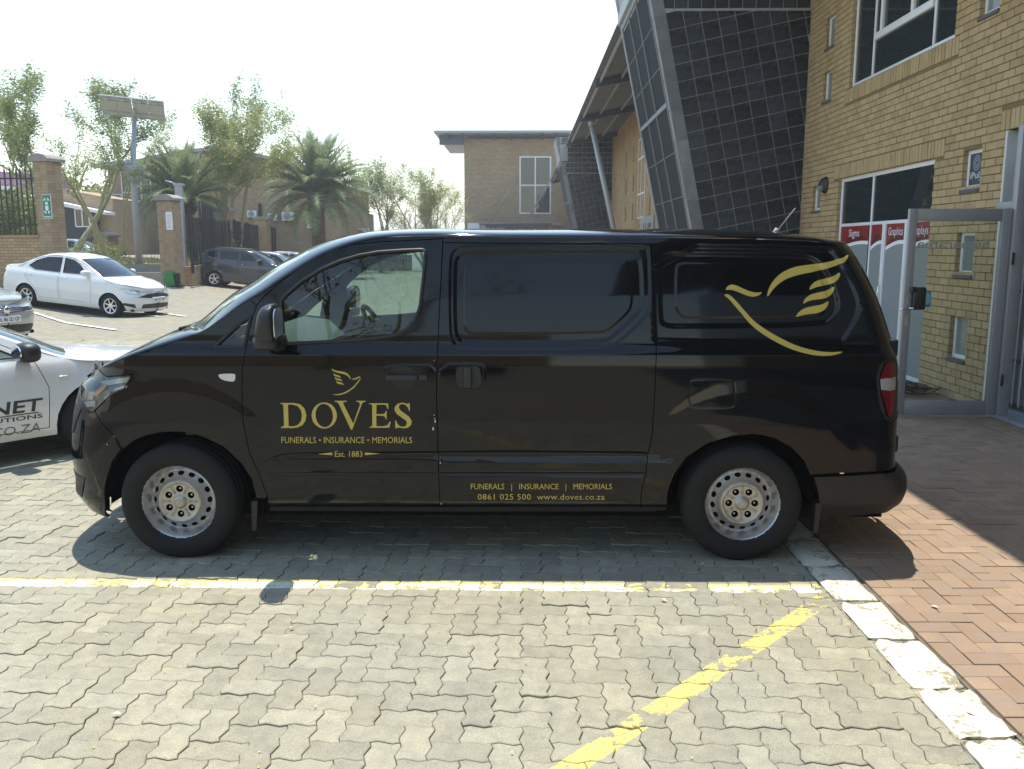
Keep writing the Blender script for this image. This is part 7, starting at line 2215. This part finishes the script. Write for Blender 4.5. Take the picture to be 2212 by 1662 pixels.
    ds.prism(prof[::-1], -.80, .80, 'Y'); ds.bbox((-1.40, -.22, .75), (-1.18, .22, 1.16), .05); dso = ds.build('dashboard', M['dash'], root, angle=40)
    st = MB(); c = Vector((-1.02, .38, 1.20)); ax = Vector((.86, 0, .5)).normalized(); u_ = Vector((0, 1, 0)); v_ = ax.cross(u_)
    st.tube([c + (u_*math.cos(t) + v_*math.sin(t))*.19 for t in np.linspace(0, 2*math.pi, 29)], .016, 8, caps=False)
    for t in (0, math.pi, -math.pi/2): st.tube([c, c + (u_*math.cos(t) + v_*math.sin(t))*.185], .018, 6)
    st.bbox((-.07, -.07, -.05), (.07, .07, .05), .02, 0, Matrix.Translation(c) @ ax.to_track_quat('Z', 'Y').to_matrix().to_4x4()); st.tube([c, c - ax*.35], .03, 8)
    st.build('steering_wheel', M['blacktrim'], root)
    for y in (-.48, .42):
        s_ = MB(); s_.bbox((-.98, y-.25, .62), (-.45, y+.25, .80), .05); s_.bbox((-.52, y-.25, .75), (-.38, y+.25, 1.30), .05, 0, None); s_.build('seat', M['seat'], root)
    # door mirrors
    mc = aty(583, 700, 4.52)
    for sd in (-1, 1):
        bm = bmesh.new(); bmesh.ops.create_uvsphere(bm, u_segments=24, v_segments=16, radius=1.0)
        for v in bm.verts:
            q = v.co; sx, sy, sz = [math.copysign(abs(t)**.62, t) for t in q]
            v.co = Vector((sx*(.062 + .012*(sz < 0)), sy*.105, sz*.105 + .006*sx))
            if v.co.x > .03: v.co.x = .03 + (v.co.x-.03)*.35
            v.co.x -= .018*max(0, v.co.z)/.1*(1 if q.x < 0 else 0)*-1
        mm = MB(); yc = sd*(VY - 4.52)
        mm.bm(bm, 0, Matrix.Translation((mc.x, yc, mc.z)), True)
        bm = bmesh.new(); bmesh.ops.create_uvsphere(bm, u_segments=18, v_segments=12, radius=1.0)
        for v in bm.verts: q = v.co; v.co = Vector([math.copysign(abs(t)**.6, t)*k for t, k in zip(q, (.075, .13, .045))])
        mm.bm(bm, 0, Matrix.Translation((mc.x - .018, yc - sd*.05, mc.z - .098)), True)
        mm.tube([(mc.x - .02, sd*.88, mc.z - .13), (mc.x - .02, sd*.99, mc.z - .11)], .05, 8)
        mo = mm.build('door_mirror', M['mirrorplastic'], root)
        g = MB(); g.prism([(yc + .085*math.copysign(abs(math.cos(t))**.6, math.cos(t)), mc.z + .085*math.copysign(abs(math.sin(t))**.6, math.sin(t))) for t in np.linspace(0, 2*math.pi, 20, endpoint=False)], mc.x+.042, mc.x+.046, 'X'); g.build('mirror_glass', M['chrome'], mo)
    # handles
    for sd in (-1, 1):
        q = zD([(1322, 243), (1450, 243), (1630, 243), (1722, 241)]); p, n = base.pos(q, sd, .016)
        h = MB(); a, b = p[0], p[-1]
        h.bbox((a[0], min(a[1], b[1]) - .006, a[2]-.0155), (zD([(1630, 243)])[0][0], max(a[1], b[1]) + .006, a[2]+.0155), .006); h.bbox((zD([(1638, 243)])[0][0], min(a[1], b[1]) - .004, a[2]-.0145), (b[0], max(a[1], b[1]) + .006, a[2]+.0155), .005)
        h.build('front_door_handle', M['mirrorplastic'], root)
        q = inv([(1002, 793), (1002, 838), (1019, 838), (1019, 793)]); p, n = base.pos(q, sd, .010)
        h = MB(); h.bbox((p[0][0], min(p[:, 1]) - .006, q[1][1]), (p[2][0], max(p[:, 1]) + .006, q[0][1]), .006); h.build('sliding_door_handle', M['mirrorplastic'], root)
        q = ccw(smooth_poly(inv([(472, 811), (477, 807.5), (508, 807), (510, 810), (509, 823), (500, 824.5), (480, 820.5)]), 1)); V, T = cdt(q, [], .012)
        shell_panel('side_repeater', base, V, T, M['whitelamp'], root, sd, .010, .012, M['chrome'])
    # rear door hinge blocks and roof aerial
    hb = MB()
    for py in (752, 958):
        q = aty(1934, py, 4.86); hb.bbox((q.x-.05, -.80, q.z-.05), (q.x+.012, -.66, q.z+.05), .012)
    hb.build('tailgate_hinge', M['blacktrim'], root)
    a = aty(1676, 500, VY - .3); b = aty(1718, 450, VY - .3)
    an = MB(); an.tube([(a.x, -.3, 1.86), (b.x, -.3, b.z)], [.006, .003], 6); an.tube([(a.x - .015, -.3, 1.85), (a.x + .01, -.3, 1.885)], .016, 8); an.build('aerial', M['conc'], root)
    # stone chips on the door edge
    ch = MB(); rr = random.Random(2)
    for (px, py, s) in ((939, 905, .006), (940, 910, .010), (936, 926, .011), (938, 779, .004), (951, 1000, .007), (938, 897, .005), (232, 960, .006), (248, 944, .005), (1414, 500.5, .006), (953, 1088, .006), (246, 942, .004)):
        q = inv([(px, py)]); p, n = base.pos(q, -1, .0035); p = p[0]
        ch.add([(p[0] + s*rr.uniform(.2, .5)*math.cos(t), p[1], p[2] + s*rr.uniform(.5, 1)*math.sin(t)) for t in np.linspace(0, 2*math.pi, 7, endpoint=False)], [list(range(7))])
    ch.build('paint_chip', M['white'], root)
    # ---- gold vinyl
    def decal(name, polys, holes=None, off=.0022, s=.018, mat=M['gold'], label=None, on=None):
        Vs = []; Fs = []; Ns = []; b = 0
        for j, q in enumerate(polys):
            q = ccw(q); V, T = cdt(q, [ccw(h) for h in (holes or {}).get(j, [])], s, sb=s)
            p, n = (on or sh).pos(V, -1, off); Vs.append(p); Ns.append(n); Fs.append(T + b); b += len(p)
        o = np_mesh(name, np.concatenate(Vs), np.concatenate(Fs), mat, root, True, np.concatenate(Ns))
        if label: o['label'] = label
        return o
    bird = [[(1000, 632), (1010, 565), (1050, 492), (1110, 432), (1200, 388), (1300, 370), (1450, 352), (1560, 325), (1640, 278), (1628, 325), (1590, 360), (1500, 390), (1380, 420), (1240, 447), (1140, 482), (1060, 545)],
            [(1335, 568), (1345, 530), (1390, 492), (1460, 476), (1530, 456), (1580, 420), (1576, 465), (1540, 505), (1480, 525), (1420, 535), (1370, 550)],
            [(1285, 678), (1295, 640), (1340, 602), (1410, 583), (1480, 570), (1536, 532), (1534, 572), (1500, 615), (1440, 635), (1370, 642), (1320, 655)],
            [(1225, 780), (1250, 740), (1300, 706), (1370, 691), (1440, 680), (1492, 645), (1488, 682), (1455, 725), (1400, 748), (1330, 755), (1270, 765)],
            [(672, 566), (690, 536), (720, 520), (760, 527), (820, 557), (880, 580), (930, 586), (968, 580), (945, 605), (900, 620), (850, 612), (790, 587), (740, 567), (700, 562)],
            [(662, 606), (682, 595), (715, 607), (760, 652), (820, 722), (880, 788), (940, 842), (1040, 906), (1120, 950), (1200, 990), (1300, 1025), (1420, 1050), (1520, 1055), (1605, 1048), (1560, 1070), (1480, 1083), (1380, 1080), (1280, 1060), (1180, 1028), (1090, 985), (1020, 945), (940, 892), (880, 845), (820, 772), (750, 692), (700, 632)]]
    decal('gold_dove', [smooth_poly(zC(q), 1) for q in bird], s=.016, label='large gold dove outline with three wing feathers')
    # small dove above the name, facing the other way
    sm = []
    for q in bird: sm.append(smooth_poly(zD([(1078 - (a-662)*285/978, 153 + (b-278)*259/805) for a, b in q]), 1))
    decal('small_gold_dove', sm, s=.01)
    D_ = [(297, 487), (430, 487), (490, 500), (530, 540), (549, 603), (540, 660), (510, 703), (462, 724), (420, 729), (303, 729), (303, 720), (328, 712), (333, 700), (326, 515), (320, 500), (297, 494)]
    Dh = [(371, 503), (418, 503), (463, 517), (495, 556), (506, 606), (498, 660), (470, 697), (430, 712), (378, 712)]
    O_ = ellipse(722, 608, 122, 126, 0, 40); Oh = ellipse(722, 608, 84, 113, -.12, 36)
    V_ = [(822, 466), (940, 466), (940, 474), (905, 481), (907, 497), (1003, 688), (1068, 500), (1060, 481), (1032, 474), (1032, 466), (1122, 466), (1122, 474), (1095, 482), (1085, 500), (992, 745), (980, 745), (865, 500), (850, 481), (822, 474)]
    E_ = [(1155, 490), (1340, 490), (1343, 545), (1335, 545), (1320, 510), (1300, 504), (1228, 504), (1226, 595), (1290, 595), (1310, 585), (1318, 565), (1326, 565), (1326, 645), (1318, 645), (1310, 622), (1290, 611), (1226, 611), (1226, 700), (1235, 712), (1300, 712), (1335, 700), (1355, 668), (1365, 668), (1350, 727), (1160, 727), (1160, 719), (1182, 712), (1187, 700), (1185, 515), (1180, 502), (1155, 497)]
    S_ = [(1548, 488), (1550, 565), (1542, 565), (1530, 530), (1505, 503), (1475, 497), (1450, 508), (1443, 532), (1458, 558), (1500, 588), (1545, 622), (1569, 662), (1562, 700), (1530, 727), (1490, 733), (1450, 726), (1425, 728), (1410, 733), (1408, 655), (1416, 655), (1430, 690), (1455, 712), (1490, 718), (1515, 705), (1523, 682), (1511, 657), (1470, 627), (1425, 596), (1402, 560), (1405, 525), (1430, 497), (1470, 484), (1500, 487), (1525, 497), (1540, 488)]
    decal('name_lettering', [zD(q) for q in (D_, O_, V_, E_, S_)], {0: [zD(Dh)], 1: [zD(Oh)]}, s=.012)
    def text(s, px0, py0, px1, py1, name, mat=M['gold'], on=None, **kw):
        V, F = text_polys(s, **kw); q = inv(np.stack([px0 + (px1-px0)*V[:, 0], py1 + (py0-py1)*V[:, 1]], -1)); p, n = (on or sh).pos(q, -1, .0024)
        mb = MB(); mb.add(p, F); return mb.build(name, mat, root)
    text('FUNERALS • INSURANCE • MEMORIALS', 608, 944, 890.5, 957.5, 'service_lettering')
    text('Est. 1883', 723.5, 974.5, 783, 987, 'date_lettering', on=base)
    sh_ = sh; decal('date_dart', [zD(q) for q in ([(655, 981), (800, 966), (800, 992)], [(1262, 977), (1115, 966), (1115, 992)])], s=.02, on=base)
    text('FUNERALS   |   INSURANCE   |   MEMORIALS', 1017, 1045, 1322, 1061, 'sill_lettering')
    text('0861 025 500  www.doves.co.za', 1032, 1067, 1306, 1079.5, 'phone_lettering', spacing=1.05)
    return root
M['dimlamp'] = mat_simple('grey_lamp_lens', (.30, .29, .28), .2, 0, .3, 40)
M['lampcover'] = mat_glass('clear_lamp_cover', (.93, .95, .95), .0, ior=1.5)
M['lampbowl'] = mat_simple('grey_lamp_bowl', (.16, .165, .17), .28, .5, .5, 18)
M['mirrorplastic'] = mat_simple('satin_black_plastic', (.016, .017, .018), .42, 0, .2, 30, bump=.0004)
van()

# ------------------------------------------------------------------ what stands behind the photographer (seen mirrored in the van)
RED = dict(HATCH); RED['paint'] = P_RED; RED['s'] = .12; RED['tops'] = [(a, b, c, P_RED if d is not None else None) for a, b, c, d in HATCH['tops']]
o, _ = make_car('red_hatchback', 'red hatchback parked opposite the black van, mirrored in its door', 'car', (-1.2, -7.5, -.012), R(90), RED)
fever_tree((-4.4, -9.5, 0), 3, 10.5, 1.1, 'yellow-barked tree opposite the black van, mirrored in its window', 71, leaves=500, group=None)
ow = MB(); ow.box((-40, -24.3, -.1), (1.2, -24, 6.5))
ow.build('opposite_building', M['bricktex'], None, label='brick building across the yard mirrored in the black van', cat='building')

# ------------------------------------------------------------------ thin haze volume added to imitate lens glare
hz = MB(); hz.box((-620, -320, -2.0), (620, 1520, 40.0))
ho = hz.build('haze', [])
ho.data.materials.clear()
hm = bpy.data.materials.new('glare_veil'); hm.use_nodes = True
hm.node_tree.nodes.clear()
_o = hm.node_tree.nodes.new('ShaderNodeOutputMaterial'); _v = hm.node_tree.nodes.new('ShaderNodeVolumePrincipled')
_v.inputs['Color'].default_value = (.95, .96, .98, 1); _v.inputs['Density'].default_value = 0.0013; _v.inputs['Anisotropy'].default_value = 0.3
hm.node_tree.links.new(_v.outputs[0], _o.inputs['Volume'])
ho.data.materials.append(hm)
tag(ho, 'thin pale haze added over the yard to imitate lens glare', None, None, 'stuff')
